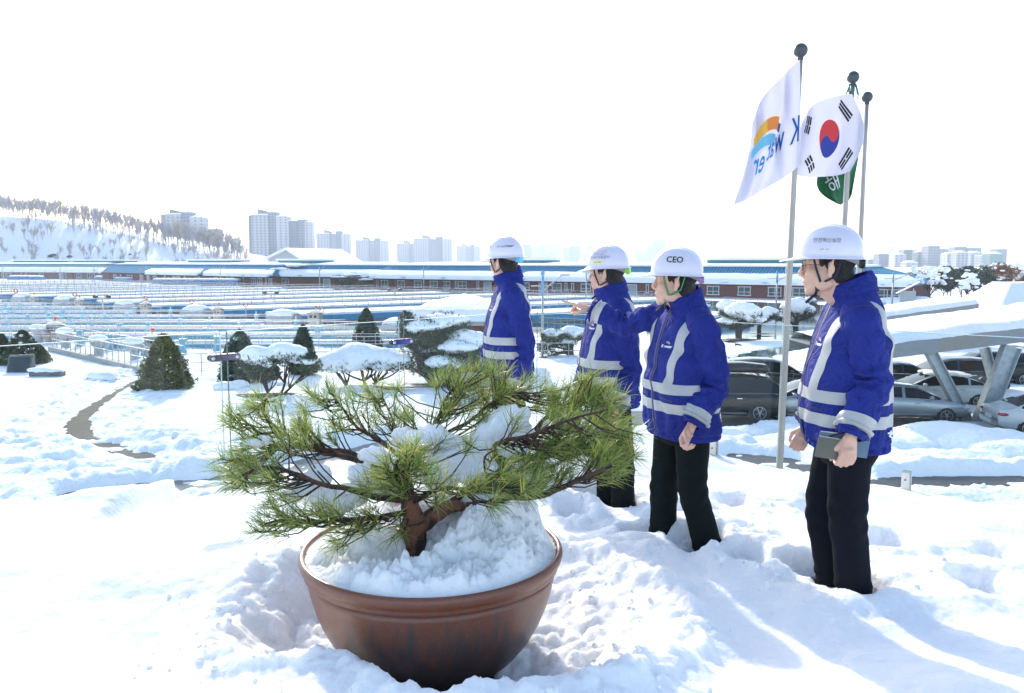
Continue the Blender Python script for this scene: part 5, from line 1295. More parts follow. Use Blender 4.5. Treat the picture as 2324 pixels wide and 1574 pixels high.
pine_cloud(1722, 764, 3, 2.6, 16, 'smaller snow covered pine left of the tallest flagpole', [(1720, 722, 34, 14, 14), (1745, 715, 24, 12, 12)], trunk='single', th=.2)
pine_cloud(1806, 757, 3, 2.6, 17, 'snow covered pine right of the tallest flagpole', [(1805, 705, 34, 15, 18), (1830, 712, 22, 14, 14), (1775, 722, 22, 10, 5)], trunk='single', th=.24)
pine_cloud(1830, 712, 3, 2.6, 18, 'round snowy pine bush half hidden by the rightmost person', [(1815, 690, 20, 12, 8), (1838, 688, 16, 10, 8)], th=.1)
pine_cloud(1990, 706, 3, 1.6, 19, 'snow topped round bush beside the brick building corner', [(1985, 694, 26, 12, 12), (1962, 690, 20, 12, 10)], th=.1)
pine_cloud(660, 652, 5, 3, 20, 'broad dark pine in front of the middle brick building', [(640, 618, 30, 12, 3), (680, 610, 34, 13, 3), (715, 622, 26, 12, 2), (650, 636, 30, 11, 2), (700, 640, 24, 10, 0)], trunk='multi', col=FOLD, th=.35)
pine_cloud(790, 658, 5, 3, 21, 'two stemmed pine between the brick buildings', [(770, 635, 20, 10, 2), (800, 630, 22, 10, 3), (830, 640, 18, 9, 2), (785, 645, 16, 7, 0)], trunk='multi', col=FOLD, th=.3)
pine_cloud(225, 634, 5, 3, 22, 'dark pine in the gap at the end of the leftmost building', [(215, 615, 20, 8, 3), (240, 622, 18, 8, 4), (228, 628, 20, 6, 0)], trunk='multi', col=FOLD, th=.3)
# rocks and the stone marker
GRAN = mat2('grey_granite', (.20, .20, .20), (.10, .10, .10), 12, rough=.8, lo=.3, hi=.7, bump=.4); DARKST = mat('dark_polished_stone', (.035, .045, .055), .3, var=.2)
def rock(u, v, wpx, hpx, seed, lab, snow=True):
    foot = G(u, v); k = foot.y / F; w_, h_ = wpx * k, hpx * k; rs = random.Random(seed); el = [(Vector((rs.uniform(-.3, .3) * w_, rs.uniform(-.2, .2) * w_, .15 * h_)), (w_ * .33, w_ * .25, h_ * .55)) for _ in range(4)]
    mb = MB(); [mb.ell(foot + e[0], e[1], n=10, m=7) for e in el]; me = remesh(mb, .06, lambda p: .07 * billow(p[:, 0] * 2, p[:, 1] * 2, p[:, 2] * 3, 3), 0); me.materials.append(GRAN); bo = link('boulder', me, label=lab, cat='boulder')
    lumps('snow_cap', [(foot + e[0] + Vector((0, 0, h_ * .30)), (w_ * .36, w_ * .28, h_ * .42)) for e in el], .05, .03, 3, SNOWM, bo, it=3)
rock(232, 868, 70, 30, 1, 'boulder in the snow left of the olive conifer'); rock(525, 890, 62, 30, 2, 'snow covered boulder under the dark steel connector bar'); rock(640, 880, 50, 18, 3, 'low boulder between the forked pine and the spruce')
mk = empty('stone_marker', G(42, 850), label='slanted dark stone slab on a grey base at the left edge', cat='monument'); k = mk.location.y / F
q = MB(); w_, h_ = 56 * k, 42 * k; q.add([(-w_ / 2, -.1, -.2), (w_ / 2, -.1, -.2), (w_ / 2, .5, -.2), (-w_ / 2, .5, -.2), (-w_ / 2, .32, h_), (w_ / 2, .32, h_ * 1.05), (w_ / 2, .5, h_ * 1.05), (-w_ / 2, .5, h_)], [(3, 2, 1, 0), (4, 5, 6, 7), (0, 1, 5, 4), (1, 2, 6, 5), (2, 3, 7, 6), (3, 0, 4, 7)]); q.build('stone_block', GRAN, mk)
q = MB(); q.add([(-w_ * .42, -.06, .02), (w_ * .42, -.06, .02), (w_ * .42, .27, h_ * .95), (-w_ * .42, .27, h_ * .90)], [(0, 1, 2, 3)]); q.v = [(a, b - .03, c) for a, b, c in q.v]; q.build('dark_plate', DARKST, mk)
bn = empty('stone_bench', G(108, 858), label='low grey stone bench with snow right of the stone marker', cat='bench'); q = MB(); q.box((0, 0, .22), (70 * k, .5, .26)); q.build('slab', GRAN, bn)
for sx_ in (-1, 1): q = MB(); q.box((sx_ * 22 * k, 0, .04), (.25, .4, .12)); q.build('foot', GRAN, bn)
lumps('snow_mound', [(G(95, 858) + Vector((0, 0, .42)), (.8, .3, .16)), (G(122, 858) + Vector((0, 0, .38)), (.6, .28, .13))], .05, .03, 3, SNOWM, it=3, label='snow lying on the low stone bench', cat='snow')
for (u, v, a, b) in ((1680, 778, 1.9, .8), (1290, 820, 1.7, .9), (1730, 765, 1.1, .5), (1806, 760, 1.0, .5), (640, 908, 2.0, .5), (870, 892, 1.5, .4), (1020, 884, 2., .5)):
    foot = G(u, v); q = MB(); n = 24; q.add([foot + Vector((0, 0, .30))] + [foot + Vector((a * (1 + .2 * sin(3 * t_)) * cos(t_), b * (1 + .2 * cos(4 * t_)) * sin(t_), .24)) for t_ in [2 * pi * i / n for i in range(n)]], [(0, 1 + i, 1 + (i + 1) % n) for i in range(n)]); q.build('needle_litter', LITT, kind='stuff', label='brown needle litter under the garden pine', cat='litter')
# ================================================================== WATER WORKS: BASINS, RAILS, CABINETS
PBLUE = mat('blue_basin_paint', (.05, .28, .48), .5, var=.2, scale=2); PALEB = mat('pale_blue_valve_paint', (.20, .45, .55), .5, var=.12)
CONC = mat('pale_concrete', (.40, .40, .38), .85, var=.12, scale=3, bump=.2); GREYP = mat('grey_fibre_cover', (.42, .42, .42), .5, var=.05); STNL = mat('stainless_cabinet', (.36, .34, .31), .35, metal=.6, var=.08)
WATER = mat('basin_water', (.012, .05, .055), .08, var=.1); ORANGE = mat('orange_buoy', (.62, .10, .035), .5); REDL = mat('red_lamp', (.7, .03, .02), .3)
A_ = Vector((.77, -.638, 0)).normalized(); B_ = Vector((.81, .586, 0)).normalized()
ROW0 = G(52, 692); ROW0.z = 0
def rail_run(name, a, b, lab, grp, h=1.05, step=1.6, z=GZ, parent=None, nr=2, th=.045, mt=None, parts=False):
    a, b = Vector(a), Vector(b); L_ = (b - a).length; root = None; org = Vector((a.x, a.y, z)); d = (b - a).normalized()
    rb = MB(); pb = MB()
    for j in range(nr): rb.bar((0, 0, h - j * h * .45), d * L_ + Vector((0, 0, h - j * h * .45)), th)
    n = max(1, int(L_ / step))
    ph_ = R.random() * .9
    for i in range(n): p_ = d * (L_ * (i + ph_) / n); pb.bar(p_ - Vector((0, 0, .05)), p_ + Vector((0, 0, h)), th * .9)
    if parts:
        root = empty(name, org, label=lab, cat='railing', group=grp); rb.build('rails', mt or RAILM, root); pb.build('posts', mt or RAILM, root, kind='stuff'); return root
    rb.add(pb.v, pb.f); o = rb.build(name, mt or RAILM, parent, loc=org if parent is None else org - parent.location, **(dict(label=lab, cat='railing', group=grp) if parent is None else {})); return o
NUM = lambda i: ['first', 'second', 'third', 'fourth', 'fifth', 'sixth', 'seventh', 'eighth', 'ninth', 'tenth', 'eleventh', 'twelfth', 'thirteenth', 'fourteenth', 'fifteenth', 'sixteenth', 'seventeenth', 'eighteenth', 'nineteenth', 'twentieth', 'twenty first', 'twenty second', 'twenty third', 'twenty fourth', 'twenty fifth', 'twenty sixth', 'twenty seventh', 'twenty eighth', 'twenty ninth', 'thirtieth', 'farthest'][min(i, 30)]
grpn = 'steel railings of the snow covered near basins'
rs = random.Random(4)
def rowx(y): return ROW0.x + (ROW0.y - y) * (.77 / .638)
y = 49.0; k = 0
while y < ROW0.y + 6:
    x1 = rowx(y) - 1.5; x0 = -y * .70 - 3
    if y < 56: x0 = max(x0, -31 + (56 - y) * 2.4)
    cuts = [x0 + (x1 - x0) * t_ for t_ in (0, .34 + rs.uniform(-.1, .1), .68 + rs.uniform(-.1, .1), 1)]
    for sec, a_, b_ in zip(('left', 'middle', 'right'), cuts[:-1], cuts[1:]):
        if b_ - a_ > 3: rail_run('railing', (a_, y + a_ * .03, 0), (b_ - .8, y + b_ * .03, 0), sec + ' stretch of the ' + NUM(k) + ' railing row from the nearest over the snowy basins', grpn, z=GZ + .12 + (.25 if k % 3 else 0), step=1.15)
    if k % 3 == 0 and k > 0:
        q = MB(); q.box(((x0 + x1) / 2, y + .9 + (x0 + x1) * .015, GZ + .30), (x1 - x0 - 1, .35, .30), math.atan(.03)); w_ = q.build('basin_edge', PALEB, label='pale blue basin wall, %s counted from the nearest' % NUM(k // 3 - 1), cat='basin wall', group='low pale blue walls of the near basins')
        q = MB(); q.box(((x0 + x1) / 2, y + .95 + (x0 + x1) * .015, GZ + .60), (x1 - x0 - .8, .70, .26), math.atan(.03)); q.build('snow_cap', SNOWM, w_)
    y += 2.0 + .016 * (y - 49); k += 1
# sloping railings at the near edge of the works
a_, b_ = G(118, 800), G(405, 868); rail_run('railing', a_, b_, 'long sloping steel railing along the near edge of the basins behind the boulder', None, step=.9, z=GZ + .35, nr=2, parts=True)
a_, b_ = G(128, 776), G(418, 838); rail_run('railing', a_, b_, 'second sloping steel railing behind the long one at the near edge of the basins', None, step=1.4, z=GZ + .3, nr=2, parts=True)
a_, b_ = G(418, 862), G(520, 856); rail_run('railing', a_, b_, 'short steel railing right of the olive conifer', None, step=.8, z=GZ + .3, parts=True)
q = MB(); a_, b_ = G(118, 800), G(405, 868); q.bar(a_ + Vector((0, 0, .15)), b_ + Vector((0, 0, .15)), .5, .5); q.build('basin_edge', CONC, label='grey concrete edge below the long sloping railing', cat='kerb')
# channels behind the row of covers
grpd = 'snow covered decks with blue sides running between the water channels'
WL0, WL1 = G(849, 657), G(2059, 689); WL0.z = WL1.z = 0; WD = (WL1 - WL0).normalized(); WN = Vector((WD.y, -WD.x, 0))        # front wall line of the long building, normal to the camera
mb = MB(); c0 = ROW0 + A_ * -90; mb.add([(*(c0 + B_ * 0)[:2], GZ + .14), (*(ROW0 + A_ * 118)[:2], GZ + .14), (*(ROW0 + A_ * 118 + B_ * 70)[:2], GZ + .14), (*(c0 + B_ * 85)[:2], GZ + .14)], [(0, 1, 2, 3)]); mb.build('water', WATER, kind='structure', label='dark water in the channels between the decks')
i = 0; t_ = -84
while t_ < 104:
    s0 = ROW0 + A_ * t_ + B_ * 2
    if s0.y < 75: s0 = s0 + B_ * ((75 - s0.y) / B_.y)
    # length until 9 m before the wall line
    den = B_.dot(WN); Lm = ((WL0 + WN * 27) - s0).dot(WN) / den
    Lm = min(Lm, 105); 
    if t_ > 60: Lm = min(Lm, (22 - s0.x) / B_.x)
    if Lm > 8:
        dk = empty('basin_deck', Vector((s0.x, s0.y, GZ)), label='snow topped deck with blue side walls over the basins, %s from the left' % NUM(i), cat='basin deck', group=grpd)
        n_ = Vector((-B_.y, B_.x, 0)); ang = math.atan2(B_.y, B_.x); c_ = B_ * Lm / 2
        q = MB(); q.box((c_.x, c_.y, .62), (Lm, 5.2, .62), ang); q.box((c_.x, c_.y, .25), (Lm, 4.9, .3), ang, mi=1); q.build('blue_wall', [PBLUE, CONC], dk)
        q = MB(); q.box((c_.x, c_.y, 1.03), (Lm - .2, 5.1, .24), ang); q.build('snow_cover', SNOWM, dk)
        for sg in (-1, 1):
            rr_run = rail_run('handrail', Vector((0, 0, 0)) + n_ * sg * 2.5 + Vector(dk.location), Vector(dk.location) + n_ * sg * 2.5 + B_ * Lm, '', None, z=GZ + .95, parent=dk, step=1.3, th=.05)
        if i % 2 == 0:
            q = MB(); o_ = n_ * 5.2; q.box((c_.x * .8 + o_.x, c_.y * .8 + o_.y, .45), (Lm * .7, .5, .30), ang); q.build('trough', PBLUE, dk)
    t_ += 13.0; i += 1
for (u0, v0, u1, v1) in ((860, 668, 1120, 680), (1225, 690, 1330, 694), (1640, 690, 1740, 697), (560, 662, 850, 666), (20, 650, 330, 652)):
    rail_run('railing', G(u0, v0), G(u1, v1), 'thin railing along the brick buildings, ' + {860: 'left of the leftmost person', 1225: 'beside the blue topped lamp post', 1640: 'left of the tallest flagpole', 560: 'below the broad dark pine', 20: 'before the tan building'}[u0], None, step=1.3)
rail_run('railing', G(1223, 752), G(1345, 760), 'close meshed railing in front of the blue basins between two people', None, step=.7, z=GZ + .2, nr=4, parts=True)
rail_run('railing', G(730, 762), G(905, 770), 'railing behind the flat topped pine', None, step=1.2, z=GZ + .2)
# covers with domed snow, one row
def cover(u, v, w_, h_, lab):
    p = G(u, v); k = p.y / F; o = empty('basin_cover', p, math.atan2(A_.y, A_.x) * .35, label=lab, cat='equipment cover', group='grey domed covers with snow in a row'); W_, H_ = w_ * k, h_ * k; D_ = W_ * .7
    q = MB(); rings = []
    for x in (-W_ / 2, W_ / 2): rings.append([Vector((x, D_ / 2 * a, H_ * b)) for a, b in ((-1, -.1), (1, -.1), (1, .55), (.85, .8), (.45, .92), (-.45, .92), (-.85, .8), (-1, .55))])
    q.loft(rings, True); q.build('housing', GREYP, o)
    q = MB(); q.box((-.18 * W_, -D_ / 2 - .02, H_ * .3), (W_ * .3, .04, H_ * .5)); q.box((.22 * W_, -D_ / 2 - .02, H_ * .3), (W_ * .3, .04, H_ * .5)); q.build('hatch', CONC, o)
    mb = MB(); mb.ell((0, 0, H_ * .90), (W_ * .50, D_ * .5, H_ * .32), n=20, m=10); mb.box((0, 0, H_ * .90), (W_ * .92, D_ * .85, H_ * .2)); me = remesh(mb, .09, lambda p_: .06 * fbm(p_[:, 0] * 2, p_[:, 1] * 2, p_[:, 2], 3), 4); me.materials.append(SNOWM); link('snow_cap', me, o)
ords = ['first', 'second', 'third', 'fourth', 'fifth', 'sixth']
for i, a in enumerate(((52, 692, 37, 22), (150, 700, 44, 25), (291, 712, 51, 27), (447, 729, 57, 31), (645, 744, 65, 35), (905, 766, 66, 38))): cover(*a, 'grey cover with domed snow, %s from the left in its row' % ords[i])
def cabinet(u, v, w_, h_, lab, beacon=True):
    p = G(u, v); k = p.y / F; o = empty('control_cabinet', p, -.25, label=lab, cat='cabinet'); W_, H_ = w_ * k, h_ * k
    q = MB(); q.box((0, 0, H_ / 2 - .1), (W_, W_ * .7, H_ + .2)); q.build('case', STNL, o)
    q = MB(); q.box((-W_ * .5 - .012, 0, H_ * .55), (.02, W_ * .5, H_ * .6)); q.box((-W_ * .2, -W_ * .36, H_ * .8), (W_ * .22, .02, H_ * .14)); q.box((W_ * .2, -W_ * .36, H_ * .8), (W_ * .22, .02, H_ * .14)); q.build('window', mat('cabinet_window', (.05, .07, .07), .2), o)
    q = MB(); q.box((0, 0, H_ + .02), (W_ * 1.15, W_ * .9, .06)); q.build('canopy', STNL, o)
    mb = MB(); mb.ell((0, 0, H_ + .06), (W_ * .52, W_ * .42, .14 + W_ * .06)); me = remesh(mb, .05, None, 1); me.materials.append(SNOWM); link('snow_cap', me, o)
    if beacon:
        q = MB(); q.tube([Vector((W_ * .1, 0, H_)), Vector((W_ * .1, 0, H_ + .38))], .03, 8); q.build('mast', STEEL, o)
        q = MB(); q.tube([Vector((W_ * .1, 0, H_ + .34)), Vector((W_ * .1, 0, H_ + .48))], .09, 10, mi=0); q.tube([Vector((W_ * .1, 0, H_ + .48)), Vector((W_ * .1, 0, H_ + .62))], .09, 10, mi=1); q.build('beacon_lamp', [mat('amber_lamp', (.8, .3, .02), .3), REDL], o)
for a in ((126, 780, 34, 42, 'tall steel cabinet with a red beacon, nearest the left edge'), (347, 812, 26, 46, 'steel cabinet with a red beacon behind the top of the olive conifer'), (78, 697, 15, 22, 'small steel cabinet beside the first domed cover'), (181, 706, 16, 24, 'small steel cabinet beside the second domed cover'), (332, 720, 19, 30, 'steel cabinet with beacon beside the third domed cover'), (497, 735, 20, 34, 'steel cabinet with beacon beside the fourth domed cover'), (716, 752, 28, 42, 'steel cabinet with beacon beside the fifth domed cover')): cabinet(*a, beacon=True)
# valve pillars
vp = empty('valve_pillar', G(23, 722), label='small pale blue valve pillar standing among the railings', cat='valve', group='pale blue valve pillars among the railings')
q = MB(); q.tube([Vector((0, 0, -.1)), Vector((0, 0, .25)), Vector((0, 0, .9)), Vector((0, 0, 1.0))], [.30, .28, .17, .24], 12); q.build('pillar_body', PALEB, vp, True)
q = MB(); q.tube([Vector((0, 0, 1.0)), Vector((0, 0, 1.15))], .22, 12); q.box((.2, 0, 1.07), (.3, .16, .16)); q.build('gearbox', PALEB, vp)
q = MB(); q.tube([Vector((0, 0, 1.15)), Vector((0, 0, 1.5))], .05, 8); q.build('spindle', STEEL, vp)
for (a, b) in ((175, 1070), (250, 1195), (405, 1110), (430, 1180), (555, 1150), (615, 1210), (65, 1250), (725, 1170), (815, 1250), (920, 1190), (1050, 1295), (1115, 1180), (1305, 1285), (705, 1370), (960, 1410), (1580, 1245), (1840, 1265), (1905, 1430), (1270, 1450), (1605, 1460), (50, 1085), (1180, 1120), (1500, 1150), (2100, 1330), (2250, 1200), (2600, 1260), (2790, 1330)):
    copy_tree(vp, G(a * .2588, 434.5 + b * .2588) + Vector((0, 0, .2)), rs.uniform(-1, 1), .9)
for j, (a, b, lab) in enumerate(((340, 1345, 'snow capped round actuator left of the tall cabinet'), (575, 1385, 'snow capped round actuator right of the tall cabinet'), (870, 1470, 'snow capped grey actuator by the sloping railing, left one'), (1185, 1500, 'snow capped grey actuator by the sloping railing, right one'))):
    o = empty('actuator', G(a * .2588, 434.5 + b * .2588), label=lab, cat='actuator')
    q = MB(); q.tube([Vector((0, 0, -.2)), Vector((0, 0, .8))], .28, 14); q.build('stand', GREYP, o, True); q = MB(); q.ell((0, 0, 1.0), (.5, .4, .3)); q.box((.45, 0, .9), (.3, .3, .4)); q.build('motor', GREYP, o, True)
    mb = MB(); mb.ell((0, 0, 1.3), (.62, .5, .26)); me = remesh(mb, .05, lambda p_: .04 * fbm(p_[:, 0] * 3, p_[:, 1] * 3, p_[:, 2], 3), 2); me.materials.append(SNOWM); link('snow_cap', me, o)
# lifebuoys hung on the rails
def torus(mb, c, R_, r, M, n=20, m=8, mi=0):
    V = [Vector(c) + M @ Vector(((R_ + r * cos(b)) * cos(a), r * sin(b), (R_ + r * cos(b)) * sin(a))) for a in [2 * pi * i / n for i in range(n)] for b in [2 * pi * j / m for j in range(m)]]
    mb.add(V, [(i * m + j, ((i + 1) % n) * m + j, ((i + 1) % n) * m + (j + 1) % m, i * m + (j + 1) % m) for i in range(n) for j in range(m)], mi)
for j, (u, v) in enumerate(((36, 661), (170, 669), (242, 673), (331, 678), (434, 685.5), (557, 693), (731, 704), (915, 713))):
    d_ = 7.0 / tan(atan((v + 8 - VC) / F) + PITCH) * .72; p = Yp(u, v, d_); r_ = 4.6 * d_ / F
    o = empty('lifebuoy', p, label='orange lifebuoy on the railing, number %s from the left' % ['one', 'two', 'three', 'four', 'five', 'six', 'seven', 'eight'][j], cat='lifebuoy')
    q = MB(); torus(q, (0, 0, 0), r_, r_ * .22, Matrix.Identity(3)); q.build('ring', ORANGE, o, True)
    q = MB(); [torus(q, (r_ * cos(a), 0, r_ * sin(a)), r_ * .25, r_ * .06, Matrix.Rotation(a, 3, 'Y') @ Matrix.Rotation(pi / 2, 3, 'Z'), 10, 5) for a in (0, pi / 2, pi, 3 * pi / 2)]; q.build('band', WHITE, o)
    q = MB(); q.bar((0, .1, -r_ - 1.2), (0, .1, r_ * .6), .06); q.build('bracket', STEEL, o)
# floodlight masts
for (u, v0, v1, lab) in ((616, 667, 700, 'floodlight mast on the basins above the middle of the blue channels'), (234, 676, 710, 'floodlight mast on the basins left of the third domed cover'), (896, 660, 690, 'floodlight mast on the basins left of the leftmost person')):
    p = G(u, v1); k = p.y / F; H_ = (v1 - v0) * k; o = empty('floodlight_mast', p, label=lab, cat='light mast'); q = MB(); q.tube([Vector((0, 0, 0)), Vector((0, 0, H_))], .09, 8); q.bar((-1, 0, H_), (1, 0, H_), .08); q.build('mast', RAILM, o)
    for sg in (-1, 1): q = MB(); q.ell((sg * .8, -.1, H_ + .12), (.32, .28, .22)); q.build('floodlight', mat('dark_lamp_housing', (.06, .06, .07), .5), o, True)
# street lamps
LBP = mat('light_blue_post_paint', (.20, .36, .55), .5)
def street_lamp(u, v0, v1, lab, arm=0., th=.07, blue=False, y=None):
    p = G(u, v1); k = p.y / F; H_ = (v1 - v0) * k; o = empty('street_lamp', p, label=lab, cat='street lamp'); q = MB(); q.tube([Vector((0, 0, -.2)), Vector((0, 0, H_ * .75))], th, 8); q.build('pole', RAILM, o, True)
    q = MB(); q.tube([Vector((0, 0, H_ * .75)), Vector((0, 0, H_))], th * 1.1 if blue else th, 8); q.build('pole_top', LBP if blue else RAILM, o, True)
    if blue: q = MB(); q.ell((0, 0, H_ + .05), (.13, .13, .18)); q.build('finial', LBP, o, True)
    a_ = arm or .9
    q = MB(); q.tube(dense([Vector((0, 0, H_ * .80)), Vector((a_ * .5, 0, H_ * .90)), Vector((a_, 0, H_ * .98))], 4), th * .5, 6); q.tube([Vector((-a_ * .6, 0, H_ * .86)), Vector((a_ * .5, 0, H_ * .87))], th * .4, 5); q.build('arm', RAILM, o, True)
    q = MB(); q.ell((a_ * 1.15, 0, H_ * .99), (abs(a_) * .28, .14, .06)); q.build('lamp_head', GREYP, o, True)
street_lamp(1231, 622, 818, 'tall lamp post with a pale blue top between two people', 1.2, .07, True)
for (u, a, b, n_) in ((726, 606, 662, 'in front of the broad dark pine'), (962, 606, 663, 'before the long building, left of the leftmost person'), (321, 607, 664, 'near the third domed cover'), (216, 607, 660, 'at the gap beside the leftmost building'), (138, 605, 640, 'before the leftmost building'), (8, 604, 640, 'at the left edge of the picture'), (369, 604, 642, 'before the middle building near the pale blue sheeting'), (501, 605, 650, 'at the right end of the blue sheeting'), (1330, 606, 700, 'behind the person with the yellow sticker')): street_lamp(u, a, b, 'thin street lamp ' + n_, .9, .09)
for (u, a, b, n_) in ((1761, 620, 712, 'left of the tallest flagpole'), (2024, 622, 702, 'by the corner of the brick building'), (2157, 620, 678, 'in front of the dark trees at right')): street_lamp(u, a, b, 'blue topped lamp post ' + n_, 2., .10, True)
# sheeted stacks, tanks, van
TARP = mat2('blue_sheeting', (.03, .13, .45), (.10, .25, .42), .7, rough=.6, lo=.4, hi=.6, bump=.5, bscale=2)
def stack(u0, u1, v, h_, lab, n_=9, m_=TARP):
    a_, b_ = G(u0, v), G(u1, v + .6); d_ = (b_ - a_); L_ = d_.length; o = empty('sheeted_stack', a_, math.atan2(d_.y, d_.x), label=lab, cat='covered stack'); H_ = h_ * a_.y / F
    q = MB(); rings = [[Vector((x, yy * 1.6, zz * H_ * (1 + .08 * sin(x * 1.7)))) for yy, zz in ((-1, 0), (-1.02, .5), (-.8, .85), (0, 1), (.8, .85), (1, 0))] for x in [L_ * i / (n_ * 2) for i in range(n_ * 2 + 1)]]; q.loft(rings, True); q.build('sheet', m_, o)
    mb = MB(); [mb.ell((L_ * (i + .5) / n_, 0, H_ * .98), (L_ / n_ * .75, 1.5, H_ * .28)) for i in range(n_)]; me = remesh(mb, .25, None, 2); me.materials.append(SNOWM); link('snow_cap', me, o)
stack(352, 545, 650, 15, 'long row of blue sheeted goods with snow on top', 16); stack(222, 258, 637, 9, 'short blue sheeted stack left of the long one', 4); stack(268, 326, 640, 9, 'low blue sheeted stack between the short and the long ones', 5); stack(26, 95, 636, 9, 'snow heaped blue sheeted stack at the far left', 6)
for j, (u, lab) in enumerate(((158, 'white upright tank, left of the pair'), (171, 'white upright tank, right of the pair'))):
    o = empty('tank', G(u, 634), label=lab, cat='tank'); q = MB(); q.tube([Vector((0, 0, 0)), Vector((0, 0, 1.6)), Vector((0, 0, 1.9))], [.9, .9, .5], 14); q.build('shell', GREYP, o, True); q = MB(); q.ell((0, 0, 1.9), (.8, .8, .25)); q.build('snow_cap', SNOWM, o, True)
# small brick hut with a swelling snow roof
o = empty('brick_hut', G(1050, 856), label='low brick hut under a thick smooth snow roof, behind the large pine', cat='hut'); k = o.location.y / F
xa, xb = (925 - 1050) * k, (1165 - 1050) * k; q = MB(); q.box(((xa + xb) / 2, 3.4, 1.3), (xb - xa - .8, 5.5, 2.9)); q.build('wall', BRICK, o)
q = MB(); q.box(((xa + xb) / 2, 3.4, 2.9), (xb - xa, 6.6, .28)); q.build('roof_edge', CONC, o)
xs_ = np.linspace(xa - .15, xb + .15, 60); ys_ = np.linspace(-.1, 6.9, 60); X, Y = np.meshgrid(xs_, ys_); e = np.minimum(np.minimum(X - xs_[0], xs_[-1] - X), np.minimum(Y - ys_[0], ys_[-1] - Y)); Z = 3.03 + .38 * sstep(0, .35, e) + 1.0 * np.clip(e / 3.2, 0, 1) ** .8 + .05 * fbm(X, Y)
Z[0, :] = Z[-1, :] = 3.0; so = grid_mesh('roof_snow', X, Y, Z, SNOWM); so.parent = o
# ================================================================== LONG BRICK BUILDINGS
RIB = bpy.data.materials.new('blue_ribbed_roof'); t, p = nodes_of(RIB); N = t.nodes; L = t.links
tc = N.new('ShaderNodeTexCoord'); wv = N.new('ShaderNodeTexWave'); wv.inputs['Scale'].default_value = .55; wv.bands_direction = 'X'; L.new(tc.outputs['Object'], wv.inputs['Vector'])
cr = N.new('ShaderNodeValToRGB'); cr.color_ramp.elements[0].color = (.035, .17, .29, 1); cr.color_ramp.elements[1].color = (.07, .28, .43, 1); L.new(wv.outputs[0], cr.inputs[0]); L.new(cr.outputs[0], p.inputs['Base Color']); p.inputs['Roughness'].default_value = .85; p.inputs['Specular IOR Level'].default_value = .1
bp = N.new('ShaderNodeBump'); bp.inputs['Strength'].default_value = 1; bp.inputs['Distance'].default_value = .1; L.new(wv.outputs[0], bp.inputs['Height']); L.new(bp.outputs[0], p.inputs['Normal'])
WFR = mat('white_window_frame', (.65, .65, .65), .5, var=.03); WGL = mat('window_glass', (.06, .11, .12), .12, var=.3, scale=1); DOORM = mat('grey_steel_door', (.33, .38, .42), .5, var=.04); TEALR = mat('teal_roof', (.04, .22, .24), .45, var=.1)
class Wall:
    def __init__(s, a, b): s.a, s.b = Vector((a.x, a.y, 0)), Vector((b.x, b.y, 0)); s.d = (s.b - s.a).normalized(); s.L = (s.b - s.a).length; s.ang = math.atan2(s.d.y, s.d.x)
    def at(s, u):
        r = ray(u, 640); r = Vector((r.x, r.y, 0)); o = Vector((0, 0, 0)); det = r.x * -s.d.y + s.d.x * r.y
        t_ = (s.a.x * -s.d.y + s.d.x * s.a.y) / det; P = r * t_; return (P - s.a).dot(s.d)
